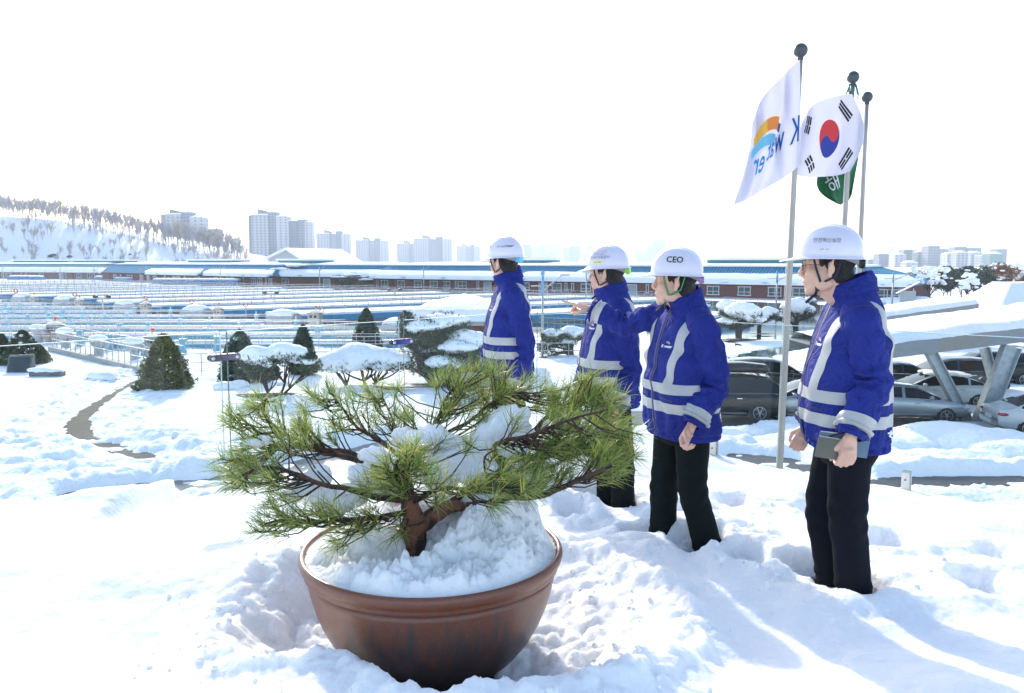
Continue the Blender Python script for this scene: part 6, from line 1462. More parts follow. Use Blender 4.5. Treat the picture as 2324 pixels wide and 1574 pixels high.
def long_building(a, b, lab, wins=(), doors=(), slits=(), eave=2.75, top=5.35, depth=24, snow=((0, 1),), ridge=(), roofm=None, hipl=4., hipr=4., brick=None):
    W = Wall(a, b); o = empty('brick_building', Vector((W.a.x, W.a.y, GZ)), W.ang, label=lab, cat='building'); L_ = W.L
    # local frame: x along the wall, -y towards the camera
    q = MB(); q.box((L_ / 2, depth / 2, eave / 2), (L_, depth, eave)); q.build('wall', brick or BRICK, o)
    q = MB(); q.box((L_ / 2, depth / 2, .12), (L_ + .14, depth + .14, .24)); q.build('plinth', CONC, o)
    ov = 1.3; x0, x1, y0, y1 = -ov, L_ + ov, -ov, depth + ov; hx, hy = hipl, 4.6
    e = [(x0, y0, eave), (x1, y0, eave), (x1, y1, eave), (x0, y1, eave), (x0 + hx, y0 + hy, top), (x1 - hipr, y0 + hy, top), (x1 - hipr, y1 - hy, top), (x0 + hx, y1 - hy, top)]
    q = MB(); q.add(e, [(0, 1, 5, 4), (1, 2, 6, 5), (2, 3, 7, 6), (3, 0, 4, 7), (3, 2, 1, 0)]); q.build('roof', roofm or RIB, o)
    q = MB(); q.add([(x0 + hx - .3, y0 + hy - .3, top - .05), (x1 - hipr + .3, y0 + hy - .3, top - .05), (x1 - hipr + .3, y1 - hy + .3, top - .05), (x0 + hx - .3, y1 - hy + .3, top - .05), (x0 + hx - .3, y0 + hy - .3, top + .22), (x1 - hipr + .3, y0 + hy - .3, top + .22), (x1 - hipr + .3, y1 - hy + .3, top + .22), (x0 + hx - .3, y1 - hy + .3, top + .22), (x0 + hx + 4, depth / 2, top + .75), (x1 - hipr - 4, depth / 2, top + .75)],
                    [(0, 1, 5, 4), (1, 2, 6, 5), (2, 3, 7, 6), (3, 0, 4, 7), (4, 5, 9, 8), (6, 7, 8, 9), (5, 6, 9), (7, 4, 8), (3, 2, 1, 0)]); q.build('ridge_snow', SNOWF, o)
    # slid snow on the eaves: ragged thick sheets
    for (s0, s1) in snow:
        n = max(8, int((s1 - s0) * L_ / .5)); m = 7; V = []; sl = (top - eave) / hy
        for i in range(n + 1):
            x = x0 + (x1 - x0) * (s0 + (s1 - s0) * i / n); g = min(1, i / 3, (n - i) / 3)
            up = (2.45 + .22 * noise.noise(Vector((x * .12, 0, 3)))) * (.35 + .65 * g); lo = -.18 + .28 * noise.noise(Vector((x * .45, 5, 0))) + .12 * noise.noise(Vector((x * 1.6, 5, 0))) + (.8 * (1 - g))
            for j in range(m + 1):
                f = j / m; yy = lo + (up - lo) * f; hgt = .32 * min(1, f * 5 + .0) ** .5 * min(1, (1 - f) * 6 + .1) ** .5 + .05 * noise.noise(Vector((x * .8, yy, 0)))
                V.append((x, y0 + yy, eave + sl * max(yy, 0) + (hgt if j > 0 else -.28)))
        q = MB(); q.add(V, [(i * (m + 1) + j, (i + 1) * (m + 1) + j, (i + 1) * (m + 1) + j + 1, i * (m + 1) + j + 1) for i in range(n) for j in range(m)]); q.build('eave_snow', SNOWM, o, True)
    def window(x, w_, h_, zc, kind):
        f = empty_mesh = MB(); f.box((x, -.05, zc + h_ / 2 + .07), (w_ + .34, .16, .16)); f.box((x, -.07, zc - h_ / 2 - .07), (w_ + .40, .20, .15))
        for sg in (-1, 1): f.box((x + sg * (w_ / 2 + .05), -.045, zc), (.11, .14, h_))
        if kind == 'wide': f.box((x, -.04, zc), (.07, .12, h_)); f.box((x, -.042, zc - h_ * .12), (w_, .125, .08))
        wo_ = f.build('window', WFR, o); g = MB(); g.box((x, -.012, zc), (w_, .04, h_)); g.build('pane', WGL, wo_)
        if kind == 'panel': g = MB(); g.box((x, -.035, zc - h_ * .3), (w_, .05, h_ * .4)); g.build('lower_panel', WFR, wo_)
    for u in wins:
        x = W.at(u); 
        if 0 < x < L_: window(x, 1.9, 1.25, 1.35, 'wide')
    for u in slits:
        x = W.at(u)
        if 0 < x < L_: window(x, .35, 1.3, 1.4, 'slit')
    for u in doors:
        x = W.at(u)
        if 0 < x < L_:
            d_ = MB(); d_.box((x, -.03, 1.0), (1.7, .1, 2.0)); do = d_.build('door', DOORM, o); g = MB(); g.box((x, -.05, 2.08), (1.95, .16, .16)); g.box((x - .92, -.05, 1.0), (.12, .15, 2.0)); g.box((x + .92, -.05, 1.0), (.12, .15, 2.0)); g.build('door_frame', WFR, do)
    for (u0, u1) in ridge:
        xa_, xb_ = W.at(u0), W.at(u1); q = MB(); q.box(((xa_ + xb_) / 2, depth * .5, top + .85), (abs(xb_ - xa_), 6, .5)); ro = q.build('ridge_vent', TEALR, o); q = MB(); q.box(((xa_ + xb_) / 2, depth * .5, top + 1.32), (abs(xb_ - xa_) + .8, 6.8, .45)); q.build('vent_snow', SNOWF, ro)
    for i in range(int(L_ / 14)):
        x = 6 + i * 14; q = MB(); q.tube([Vector((x, -.12, .1)), Vector((x, -.12, eave))], .07, 6); q.build('downpipe', mat('dark_pipe', (.05, .03, .03), .5), o)
    return W, o
long_building(G(849, 657), G(2059, 690), 'long red brick building with blue roof and snowy eaves behind the people',
    wins=(873, 911, 949, 985, 1013, 1050, 1192, 1264, 1330, 1380, 1619, 1690, 1759, 1815, 1880, 1970, 2008, 2032), doors=(1107, 1233, 1435), slits=(857, 1036, 1085, 1285, 1300, 1470, 1560, 1989, 2045, 2052), snow=((0, .36), (.365, .52), (.53, 1)), ridge=((1050, 1180), (1560, 1800)), hipl=3.5, hipr=9)
long_building(G(233, 638), G(618, 653), 'middle red brick building with blue roof left of the broad dark pine',
    wins=(262, 292, 322, 352, 405, 450, 490, 528, 576, 590), doors=(338, 395), slits=(275, 300, 375, 420, 553, 604, 611, 616), snow=((0, .04), (.33, .66), (.67, 1)), ridge=((360, 455), (560, 640)))
long_building(G(612, 652), G(872, 659) + Vector((0, 8, 0)), 'set back brick building with a door between the two longer ones', wins=(648, 780), doors=(742,), slits=(), eave=2.9, depth=18, hipl=1, hipr=1)
TANB = mat2('tan_brick', (.28, .17, .12), (.22, .13, .10), 3, rough=.85, lo=.3, hi=.7, bump=.2)
long_building(G(-60, 633), G(232, 636), 'tan brick building with a teal roof at the far left', wins=(10, 22, 95, 180, 205), doors=(140,), slits=(50, 60, 150), roofm=TEALR, ridge=((-20, 95), (118, 235)), brick=TANB)
# pale warehouse with a gable roof
wh = empty('warehouse', Yp(700, 598, 300), label='pale gabled warehouse with a snowy roof below the apartment towers', cat='building'); wo_ = Vector(wh.location)
A1, B1, E1, E2, F1 = Yp(655, 568, 300), Yp(768, 570, 335), Yp(702, 599, 287), Yp(820, 600, 318), Yp(608, 590, 318); F2 = F1 + (E2 - E1)
dn = lambda p_: Vector((p_.x, p_.y, GZ)); PW = mat('pale_cladding', (.40, .42, .44), .6, var=.05)
q = MB(); q.add([v - wo_ for v in (dn(F1), dn(E1), E1, A1, F1, dn(E2), E2, B1, F2, dn(F2))], [(0, 1, 2, 3, 4), (1, 5, 6, 2), (5, 9, 8, 7, 6), (9, 0, 4, 8)]); q.build('wall', PW, wh)
q = MB(); up = Vector((0, 0, .5)); ex = (E2 - E1).normalized() * 2; ed = (E1 - A1) * .07; fd = (F1 - A1) * .07
P = [A1 - ex, B1 + ex, E1 + ed - ex, E2 + ed + ex, F1 + fd - ex, F2 + fd + ex]; q.add([v - wo_ + Vector((0, 0, .1)) for v in P] + [v - wo_ + up * 1.6 for v in P], [(6, 8, 9, 7), (7, 11, 10, 6), (2, 3, 9, 8), (0, 2, 8, 6), (0, 6, 10, 4), (1, 7, 9, 3), (4, 10, 11, 5), (0, 4, 5, 1), (0, 1, 3, 2)]); q.build('roof', SNOWF, wh)

# ================================================================== HILL
def ridge_z(x):
    pts = [(-420, 34), (-300, 27), (-225, 21.5), (-205, 19.8), (-190, 17), (-170, 13.5), (-150, 8.5), (-133, 4.2), (-112, .3), (-100, -4.6)]
    return np.interp(x, [p_[0] for p_ in pts], [p_[1] for p_ in pts])
xs_ = np.arange(-430, -95, 3.); ys_ = np.arange(296, 560, 3.); X, Y = np.meshgrid(xs_, ys_); RZ = ridge_z(X * 350 / np.clip(Y, 296, 352)) + 4.6
Z = GZ + RZ * sstep(296, 356, Y) * (1 - .5 * sstep(400, 560, Y)) + .9 * fbm(X * .05, Y * .05) * sstep(296, 320, Y) + .4 * fbm(X * .2, Y * .2) * sstep(296, 320, Y)
grid_mesh('hill', X, Y, Z, SNOWF, kind='structure', label='snowy hillside at left')
def hill_z(x, y):
    rz = float(ridge_z(x * 350 / min(max(y, 296), 352))) + 4.6; return GZ + rz * float(sstep(296., 356., y)) - .1
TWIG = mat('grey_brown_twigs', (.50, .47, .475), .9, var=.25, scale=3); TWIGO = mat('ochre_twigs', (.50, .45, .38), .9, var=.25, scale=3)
def bare_tree_mesh(seed, H_, spread=.5, tw=.035, lev=4, nb=5):
    rs_ = random.Random(seed); mb = MB()
    def grow(p, d, l, r, lv):
        e_ = p + d * l; m_ = (p + e_) / 2 + Vector((rs_.uniform(-1, 1), rs_.uniform(-1, 1), 0)) * l * .06
        mb.tube([p, m_, e_], [r, r * .8, r * .6], 4 if lv > 1 else 3, cap=False)
        if lv == 0: return
        for k_ in range(nb if lv < lev else nb + 2):
            f = rs_.uniform(.35, 1.0); b = p.lerp(e_, f); a = rs_.uniform(0, 2 * pi); x, y_, dd = basis(d); s_ = rs_.uniform(.35, .8) * spread * 1.6
            nd = (dd + (x * cos(a) + y_ * sin(a)) * s_ + Vector((0, 0, .25))).normalized(); grow(b, nd, l * rs_.uniform(.45, .68), max(tw, r * .5), lv - 1)
    grow(Vector((0, 0, -.3)), Vector((0, 0, 1)), H_ * .48, H_ * .016, lev)
    return mb
rs = random.Random(12); protos = []
for k in range(4):
    q = bare_tree_mesh(30 + k, 10.5, .42 + .08 * (k % 2), .032, 3, 6); o = q.build('bare_tree', TWIG if k < 3 else TWIGO, None, loc=(0, 0, 0)); protos.append(o)
ridge_lab = ('bare leafless tree in the row along the hill crest', 'bare trees along the crest of the snowy hill'); slope_lab = ('thin bare tree scattered on the snowy hillside', 'thin bare trees scattered over the hillside'); used = [0]
def put_tree(x, y_, sc, lab, z=None):
    i = used[0]; used[0] += 1; pr = protos[i % 4] if i < 4 else rs.choice(protos)
    o = pr if i < 4 else pr.copy()
    if i >= 4: COL.objects.link(o)
    o.location = (x, y_, hill_z(x, y_) if z is None else z); o.rotation_euler = (rs.uniform(-.06, .06), rs.uniform(-.06, .06), rs.uniform(0, 6.28)); o.scale = (sc * rs.uniform(.8, 1.1), sc, sc); tagp(o, lab[0], 'tree', lab[1])
for k in range(150):
    u = -20 + 580 * k / 150 + rs.uniform(-4, 4); y_ = rs.uniform(349, 372); put_tree((u - UC) / F * y_, y_, rs.uniform(.8, 1.3) * (1 if u < 380 else 1.15), ridge_lab)
for k in range(170):
    u = rs.uniform(-20, 560); y_ = 300 + 50 * rs.random() ** .8; x = (u - UC) / F * y_
    if noise.noise(Vector((u * .012, y_ * .05, 1))) > -.4 or u > 400: put_tree(x, y_, rs.uniform(.32, .75), slope_lab)
sh = ('low dark shrub poking out of the snow on the hillside', 'dark shrubs on the hillside'); q = MB(); rs2 = random.Random(2); sprays(q, blob_pts((0, 0, .5), (1.3, 1.3, .8), 120, rs2, .1), .6, .14, rs2, 4); sp = q.build('shrub', FOLD, None, loc=(-215, 318, hill_z(-215, 318)), label=sh[0], cat='shrub', group=sh[1])
for k in range(9):
    c_ = sp.copy(); COL.objects.link(c_); y_ = rs.uniform(304, 342); x = (rs.uniform(10, 480) - UC) / F * y_; c_.location = (x, y_, hill_z(x, y_)); s_ = rs.uniform(.4, .9); c_.scale = (s_, s_, s_)
conifer_far = sp.copy(); COL.objects.link(conifer_far); y_ = 302; conifer_far.location = ((290 - UC) / F * y_, y_, GZ + 1.2); conifer_far.scale = (2.6, 2.2, 2.6); conifer_far['label'] = 'round dark bush at the foot of the hill behind the brick building'; del conifer_far['group']
# ================================================================== APARTMENT TOWERS
def facade(name, wall, win, w_, h_, fa=.5, fb=.5):
    if name in MATS: return MATS[name]
    m = bpy.data.materials.new(name); t, p = nodes_of(m); N = t.nodes; L = t.links; tc = N.new('ShaderNodeTexCoord'); sp_ = N.new('ShaderNodeSeparateXYZ'); L.new(tc.outputs['Object'], sp_.inputs[0])
    def cell(src, per, fr):
        a = N.new('ShaderNodeMath'); a.operation = 'DIVIDE'; a.inputs[1].default_value = per; L.new(src, a.inputs[0]); b = N.new('ShaderNodeMath'); b.operation = 'FRACT'; L.new(a.outputs[0], b.inputs[0]); c = N.new('ShaderNodeMath'); c.operation = 'LESS_THAN'; c.inputs[1].default_value = fr; L.new(b.outputs[0], c.inputs[0]); return c.outputs[0]
    s_ = N.new('ShaderNodeMath'); s_.operation = 'ADD'; L.new(sp_.outputs[0], s_.inputs[0]); L.new(sp_.outputs[1], s_.inputs[1])
    mu = N.new('ShaderNodeMath'); mu.operation = 'MULTIPLY'; L.new(cell(s_.outputs[0], w_, fa), mu.inputs[0]); L.new(cell(sp_.outputs[2], h_, fb), mu.inputs[1])
    mx = N.new('ShaderNodeMix'); mx.data_type = 'RGBA'; mx.inputs[6].default_value = (*wall, 1); mx.inputs[7].default_value = (*win, 1); L.new(mu.outputs[0], mx.inputs[0]); L.new(mx.outputs[2], p.inputs['Base Color']); p.inputs['Roughness'].default_value = .6
    MATS[name] = m; return m
FC = [facade('apartment_wall_light', (.34, .35, .36), (.10, .12, .14), 4.2, 2.9, .42, .5), facade('apartment_wall_grey', (.22, .24, .27), (.09, .11, .14), 3.1, 2.9, .6, .55), facade('apartment_wall_pale', (.42, .42, .42), (.10, .12, .15), 5.5, 2.9, .3, .42), facade('apartment_wall_dark', (.14, .16, .19), (.08, .10, .12), 2.6, 2.9, .5, .5)]
GRNW = facade('green_gable_wall', (.10, .20, .20), (.08, .15, .16), 40, 60, .1, .1)
RSN = mat('roof_slab', (.75, .77, .8), .8, var=.03)
def tower(segs, y_, lab, roof=True, grp=None):
    """segs: (u0, u1, vtop, material, setback, roofkind)"""
    u0 = min(s_[0] for s_ in segs); u1 = max(s_[1] for s_ in segs); o = empty('apartment_tower', G((u0 + u1) / 2, 640) * 1, label=lab, cat='building', group=grp); o.location = Vector(((((u0 + u1) / 2) - UC) / F * y_, y_, GZ)); k = y_ / F
    for (a, b, vt, mi, sb, rk) in segs:
        x0_, x1_ = (a - UC) / F * y_ - o.location.x, (b - UC) / F * y_ - o.location.x; H_ = Yp(a, vt, y_).z - GZ; D_ = 14
        q = MB(); q.box(((x0_ + x1_) / 2, sb + D_ / 2, H_ / 2), (x1_ - x0_ - .02, D_, H_)); q.build('tower_block', FC[mi] if mi < 9 else GRNW, o)
        q = MB()
        w2 = x1_ - x0_
        if rk == 'flat': q.box(((x0_ + x1_) / 2, sb + D_ / 2, H_ + .5), (w2 * 1.02, D_ + .6, 1.0))
        if rk == 'gable': q.add([(x0_ - .3, sb - .3, H_), (x1_ + .3, sb - .3, H_), (x1_ + .3, sb + D_, H_), (x0_ - .3, sb + D_, H_), ((x0_ + x1_) / 2, sb - .3, H_ + w2 * .18), ((x0_ + x1_) / 2, sb + D_, H_ + w2 * .18)], [(0, 1, 4), (2, 3, 5), (1, 2, 5, 4), (3, 0, 4, 5)])
        if rk == 'wedge': q.add([(x0_, sb + 2, H_), (x1_ - w2 * .1, sb + 2, H_), (x1_ - w2 * .1, sb + 10, H_), (x0_, sb + 10, H_), (x0_, sb + 2, H_ + w2 * .45), (x1_ - w2 * .1, sb + 2, H_ + w2 * .22), (x1_ - w2 * .1, sb + 10, H_ + w2 * .22), (x0_, sb + 10, H_ + w2 * .45)], [(0, 1, 5, 4), (1, 2, 6, 5), (2, 3, 7, 6), (3, 0, 4, 7), (4, 5, 6, 7)])
        if rk: q.build('roof', RSN if rk != 'wedge' else FC[1], o)
    return o
def cluster(u0, u1, vt, y_, lab, shift=10):
    w_ = u1 - u0; s_ = [(u0, u0 + w_ * .40, vt + shift * .85, 0, 0, 'flat'), (u0 + w_ * .22, u0 + w_ * .45, vt + shift * .7, 1, 2, 'wedge'), (u0 + w_ * .40, u0 + w_ * .60, vt + shift * .95, 1, 3, 'flat'), (u0 + w_ * .58, u0 + w_ * .76, vt + shift * .35, 3, 1, 'flat'), (u0 + w_ * .76, u1, vt + shift, 2, 0, 'gable')]
    return tower(s_, y_, lab)
tower([(373, 384, 488, 3, 1, 'flat'), (384, 418, 487, 0, 0, 'flat'), (388, 412, 484, 1, 3, 'wedge'), (418, 438, 482, 1, 3, 'flat'), (438, 468, 494, 2, 0, 'gable')], 700, 'apartment tower rising behind the snowy hill at far left'); tower([(478, 500, 522, 3, 0, 'flat')], 690, 'small brown block beside the tower behind the hill')
tower([(569, 577, 490, 3, 1, 'flat'), (577, 614, 488, 0, 0, 'flat'), (588, 612, 484, 1, 3, 'wedge'), (614, 632, 482, 1, 3, 'flat'), (632, 660, 492, 2, 0, 'gable'), (660, 679, 502, 3, 2, 'flat'), (679, 696, 499, 1, 3, 'flat'), (696, 712, 505, 2, 0, 'gable')], 850, 'tallest group of apartment towers above the pale warehouse')
cluster(721, 796, 522, 1150, 'apartment tower right of the tallest group'); cluster(809, 882, 538, 1350, 'apartment tower above the gap between the pines', 9); cluster(901, 972, 548, 1500, 'left part of the wide apartment group before the leftmost person', 6); cluster(940, 1026, 535, 1420, 'right taller part of the wide apartment group before the leftmost person', 9); cluster(1037, 1090, 553, 1750, 'small hazy apartment tower just left of the leftmost person', 7)
far = [(1172, 1186, 566), (1186, 1206, 556), (1206, 1222, 560), (1222, 1240, 554), (1240, 1256, 572), (1246, 1274, 551), (1276, 1292, 562), (1290, 1316, 559), (1318, 1332, 575), (1330, 1348, 560), (1437, 1448, 566), (1440, 1466, 572), (1466, 1482, 560), (1480, 1508, 545), (1508, 1520, 570), (1600, 1612, 588), (1640, 1652, 586), (1850, 1862, 585), (2007, 2026, 559)]
for j, (a, b, vt) in enumerate(far): tower([(a, b, vt, j % 3, 0, 'flat')], 2150 + (j * 137) % 700, 'faint far tower block in the haze, %s from the left on the horizon' % NUM(j))
RG = [(1966, 1998, 590, 9, 'gable', 'low gabled block with a green end wall, leftmost of the right hand group'), (1990, 2010, 577, 3, 'flat', 'grey stepped block behind the green gabled one'), (2008, 2026, 578, 1, 'flat', 'narrow bluish block left of the white gabled one'), (2026, 2052, 579, 2, 'gable', 'white gabled block in the right hand group'), (2046, 2064, 568, 3, 'flat', 'dark pair of shafts behind the white gabled block'), (2064, 2076, 569, 3, 'flat', 'slim dark shaft right of the pair of shafts'), (2078, 2104, 573, 1, 'gable', 'pale gabled block in the middle of the right hand group'), (2052, 2080, 597, 2, 'gable', 'lowest white gabled house of the right hand group'), (2100, 2126, 559, 1, 'flat', 'tall grey block highest in the right hand group'), (2092, 2126, 580, 2, 'gable', 'white gabled slab before the tall grey block'), (2122, 2145, 566, 0, 'flat', 'block with balconies right of the tall grey one'), (2144, 2164, 577, 2, 'gable', 'gabled block beside the balconies'), (2160, 2186, 561, 1, 'flat', 'broad grey block right of the middle'), (2164, 2190, 574, 0, 'gable', 'balconied slab before the broad grey block'), (2188, 2220, 564, 1, 'flat', 'wide flat topped grey block'), (2196, 2222, 575, 0, 'gable', 'gabled balcony slab before the wide flat block'), (2222, 2242, 581, 0, 'flat', 'small hazy block between the wide one and the green one'), (2240, 2268, 577, 9, 'gable', 'dark green end wall with a pale emblem'), (2256, 2278, 566, 1, 'flat', 'rightmost flat topped block of the right hand group')]
for (a, b, vt, mi, rk, lab) in RG: tower([(a, b, vt, mi, 0, rk)], 820 + (a % 7) * 14 + (60 if vt < 570 else 0), lab)
# ================================================================== RIGHT SIDE: CARPORTS, CARS, PAVILION, TREES
def strut(mb, a, b, w_, d_, t=.03):
    a, b = Vector(a), Vector(b); dd = (b - a).normalized(); x = Vector((0, 1, 0)).cross(dd).normalized(); y_ = Vector((0, 1, 0))
    for sg in (-1, 1):
        P = [q + x * (sg * w_ / 2 + i * t / 2) + y_ * j * d_ / 2 for q in (a, b) for i, j in ((-1, -1), (1, -1), (1, 1), (-1, 1))]; mb.add(P, [(3, 2, 1, 0), (4, 5, 6, 7), (0, 1, 5, 4), (1, 2, 6, 5), (2, 3, 7, 6), (3, 0, 4, 7)])
    P = [q + x * i * (w_ / 2 - t / 2) + y_ * (j * t / 2 + .02) for q in (a, b) for i, j in ((-1, -1), (1, -1), (1, 1), (-1, 1))]; mb.add(P, [(3, 2, 1, 0), (4, 5, 6, 7), (0, 1, 5, 4), (1, 2, 6, 5), (2, 3, 7, 6), (3, 0, 4, 7)])
FASC = mat('grey_fascia_paint', (.23, .25, .265), .6, var=.05); FASC2 = mat('brown_grey_fascia_paint', (.26, .24, .22), .6, var=.05)
def snow_slab(o, P0, P1, dep, th, name='snow_cover', rag=.25, thick=.3):
    """snow on a slab whose front top edge runs P0-P1 (local), reaching back by dep"""
    P0, P1 = Vector(P0), Vector(P1); n, m = 70, 16; V = []; L_ = (P1 - P0).length
    for i in range(n + 1):
        p_ = P0.lerp(P1, i / n); fr = .02 - rag * max(0, noise.noise(Vector((i * .13, 2, dep)))) - .06 * noise.noise(Vector((i * .7, 1, 0)))
        for j in range(m + 1):
            f = j / m; yy = -fr * (1 - f) * 1 + dep * f if True else 0; g = min(1, j / 1.5) ** .5 * min(1, (m - j) / 2) ** .5
            V.append((p_.x, p_.y + yy, p_.z + (thick * g * (1 + .22 * noise.noise(Vector((p_.x * .6, yy * .6, 0))) + .1 * noise.noise(Vector((p_.x * 2, yy * 2, 0)))) if j else -.01)))
    q = MB(); q.add(V, [(i * (m + 1) + j, (i + 1) * (m + 1) + j, (i + 1) * (m + 1) + j + 1, i * (m + 1) + j + 1) for i in range(n) for j in range(m)]); return q.build(name, SNOWM, o, True)
base = G(2208, 985); cp = empty('carport', base, label='near solar carport with V shaped steel legs and thick snow, over the parked cars', cat='carport')
Lc = lambda u, v, y_: Yp(u, v, y_) - base
y1 = 30.0; a, b = Lc(1900, 797, y1), Lc(2560, 716, y1)
k_ = y1 / F; hh = Vector((0, 0, -.54))
for i, (s0, s1, m_) in enumerate(((0, .35, FASC), (.35, .525, FASC2), (.525, 1, FASC))):
    p0, p1 = a.lerp(b, s0), a.lerp(b, s1); q = MB(); P = [p0, p1, p1 + hh, p0 + hh]; q.add([v + Vector((0, dy, 0)) for dy in (0, .12) for v in P], [(3, 2, 1, 0), (4, 5, 6, 7), (0, 1, 5, 4), (2, 3, 7, 6), (1, 2, 6, 5), (3, 0, 4, 7)]); q.build('beam', m_, cp)
q = MB(); z_ = Vector((0, 0, -.08)); P = [a + Vector((0, .12, 0)), b + Vector((0, .12, 0)), b + Vector((0, 5.2, 0)), a + Vector((0, 5.2, 0))]; q.add([v + dz for dz in (Vector(), z_) for v in P], [(0, 1, 2, 3), (7, 6, 5, 4), (0, 4, 5, 1), (1, 5, 6, 2), (2, 6, 7, 3), (3, 7, 4, 0)]); q.build('solar_deck', FASC, cp)
q = MB(); P = [a + Vector((0, 5.2, 0)), b + Vector((0, 5.2, 0)), b + Vector((0, 5.2, -.5)), a + Vector((0, 5.2, -.5))]; q.add([v + Vector((0, dy, 0)) for dy in (0, .12) for v in P], [(3, 2, 1, 0), (4, 5, 6, 7), (0, 1, 5, 4), (2, 3, 7, 6), (1, 2, 6, 5), (3, 0, 4, 7)]); q.build('beam', FASC, cp)
snow_slab(cp, a + Vector((0, .02, 0)), b + Vector((0, .02, 0)), 5.1, .3, thick=.36)
for (p0, p1, w_, nm) in (((2200, 968), (2112, 800), .34, 'leg'), ((2222, 975), (2296, 786), .62, 'leg')):
    q = MB(); strut(q, Lc(*p0, y1 + .3), Lc(*p1, y1 + .3), w_, .34); q.build(nm, GALV, cp)
for (p0, p1, w_) in (((2275, 945), (2235, 790), .30),):
    q = MB(); strut(q, Lc(*p0, y1 + 4.6), Lc(*p1, y1 + 4.6), w_, .3); q.build('leg', GALV, cp)
q = MB(); q.bar(Lc(2010, 860, y1 + 3) , Lc(2150, 890, y1 + 3), .06); q.build('conduit', GALV, cp)
q = MB(); q.box((0.1, .3, .05), (1.5, .9, .5)); q.build('footing', CONC, cp)
base2 = G(2110, 745); cp2 = empty('carport', base2, label='farther low solar carport with slanted legs left of the pavilion', cat='carport'); Lc2 = lambda u, v, y_: Yp(u, v, y_) - base2; y2 = 56.
a, b = Lc2(1960, 727, y2), Lc2(2222, 690, y2); hh = Vector((0, 0, -.42))
for s0, s1, m_ in ((0, .6, FASC), (.6, 1, FASC2)):
    p0, p1 = a.lerp(b, s0), a.lerp(b, s1); q = MB(); P = [p0, p1, p1 + hh, p0 + hh]; q.add([v + Vector((0, dy, 0)) for dy in (0, .15) for v in P], [(3, 2, 1, 0), (4, 5, 6, 7), (0, 1, 5, 4), (2, 3, 7, 6), (1, 2, 6, 5), (3, 0, 4, 7)]); q.build('beam', m_, cp2)
q = MB(); P = [a, b, b + Vector((0, 5, 0)), a + Vector((0, 5, 0))]; q.add([v + Vector((0, .16, dz)) for dz in (-.02, -.1) for v in P], [(0, 1, 2, 3), (7, 6, 5, 4), (0, 4, 5, 1), (1, 5, 6, 2), (2, 6, 7, 3), (3, 7, 4, 0)]); q.build('solar_deck', FASC, cp2)
snow_slab(cp2, a + Vector((0, .02, 0)), b + Vector((0, .02, 0)), 5, .3, thick=.34)
for (p0, p1) in (((2068, 722), (2090, 744)), ((2155, 711), (2136, 732)), ((2220, 700), (2196, 722)), ((2228, 700), (2244, 716)), ((2125, 716), (2125, 745))):
    q = MB(); q.bar(Lc2(*p0, y2 + .4), Lc2(*p1, y2 + .4), .3, .25); q.build('leg', GALV, cp2)
# pavilion with a sweeping snow roof
pv = empty('pavilion', G(2330, 742), label='pavilion with a sweeping tiled roof deep in snow at the right edge', cat='pavilion'); kk = pv.location.y / F; yb = pv.location.y
zE = Yp(2300, 700, yb).z - GZ; zT = Yp(2324, 640, yb + 3).z - GZ; W_ = 118 * kk; n = 40; xs_ = np.linspace(-W_, W_, n * 2); ys_ = np.linspace(-3.4, 5.6, n); X, Y = np.meshgrid(xs_, ys_)
e = np.minimum(W_ - np.abs(X), np.minimum(Y + 3.4, 5.6 - Y) * W_ / 4.5 * .9) / W_; Z = zE + .32 * sstep(0, .05, e) + (zT - zE - .3) * (np.clip(e * 1.7, 0, 1) ** 1.7 * .75 + .25 * sstep(0, 1, e * 1.7)) + .05 * fbm(X, Y); so = grid_mesh('roof_snow', X, Y, Z, SNOWM); so.parent = pv
q = MB(); q.box((0, 1.1, zE - .06), (W_ * 2 - .1, 8.9, .12)); q.build('roof_edge', mat('dark_brown_timber', (.05, .03, .022), .7), pv); q = MB(); q.box((0, 1.1, zE - .28), (W_ * 2 - 1.2, 7.9, .32)); q.build('fascia', mat('cream_board', (.55, .52, .48), .7), pv)
for x in (-W_ + 1.3, -W_ * .3, W_ * .4, W_ - 1.3):
    for yy in (-2.3, 4.6): q = MB(); q.tube([Vector((x, yy, -.2)), Vector((x, yy, zE - .3))], .11, 10); q.build('post', mat('dark_brown_timber', (.05, .03, .022), .7), pv)
lumps('snow_bank', [(G(2040, 1015) + Vector((0, 0, .1)), (1.6, 1., .35)), (G(2140, 1005) + Vector((0, 0, .1)), (2., 1.2, .62)), (G(2240, 1020) + Vector((0, 0, .1)), (2., 1.1, .55)), (G(2330, 1035) + Vector((0, 0, .1)), (2, 1., .42))], .07, .06, 1.2, SNOWM, it=4, label='ploughed snow bank in front of the carport', cat='snow')
lumps('snow_bank', [(G(1700, 985) + Vector((0, 0, 0)), (1.1, .5, .3)), (G(1650, 990), (.9, .5, .26)), (G(1760, 975), (1.0, .6, .3)), (G(1820, 965), (1.0, .6, .3))], .06, .09, 1.8, SNOWM, it=2, label='ploughed snow ridge beside the black van', cat='snow')
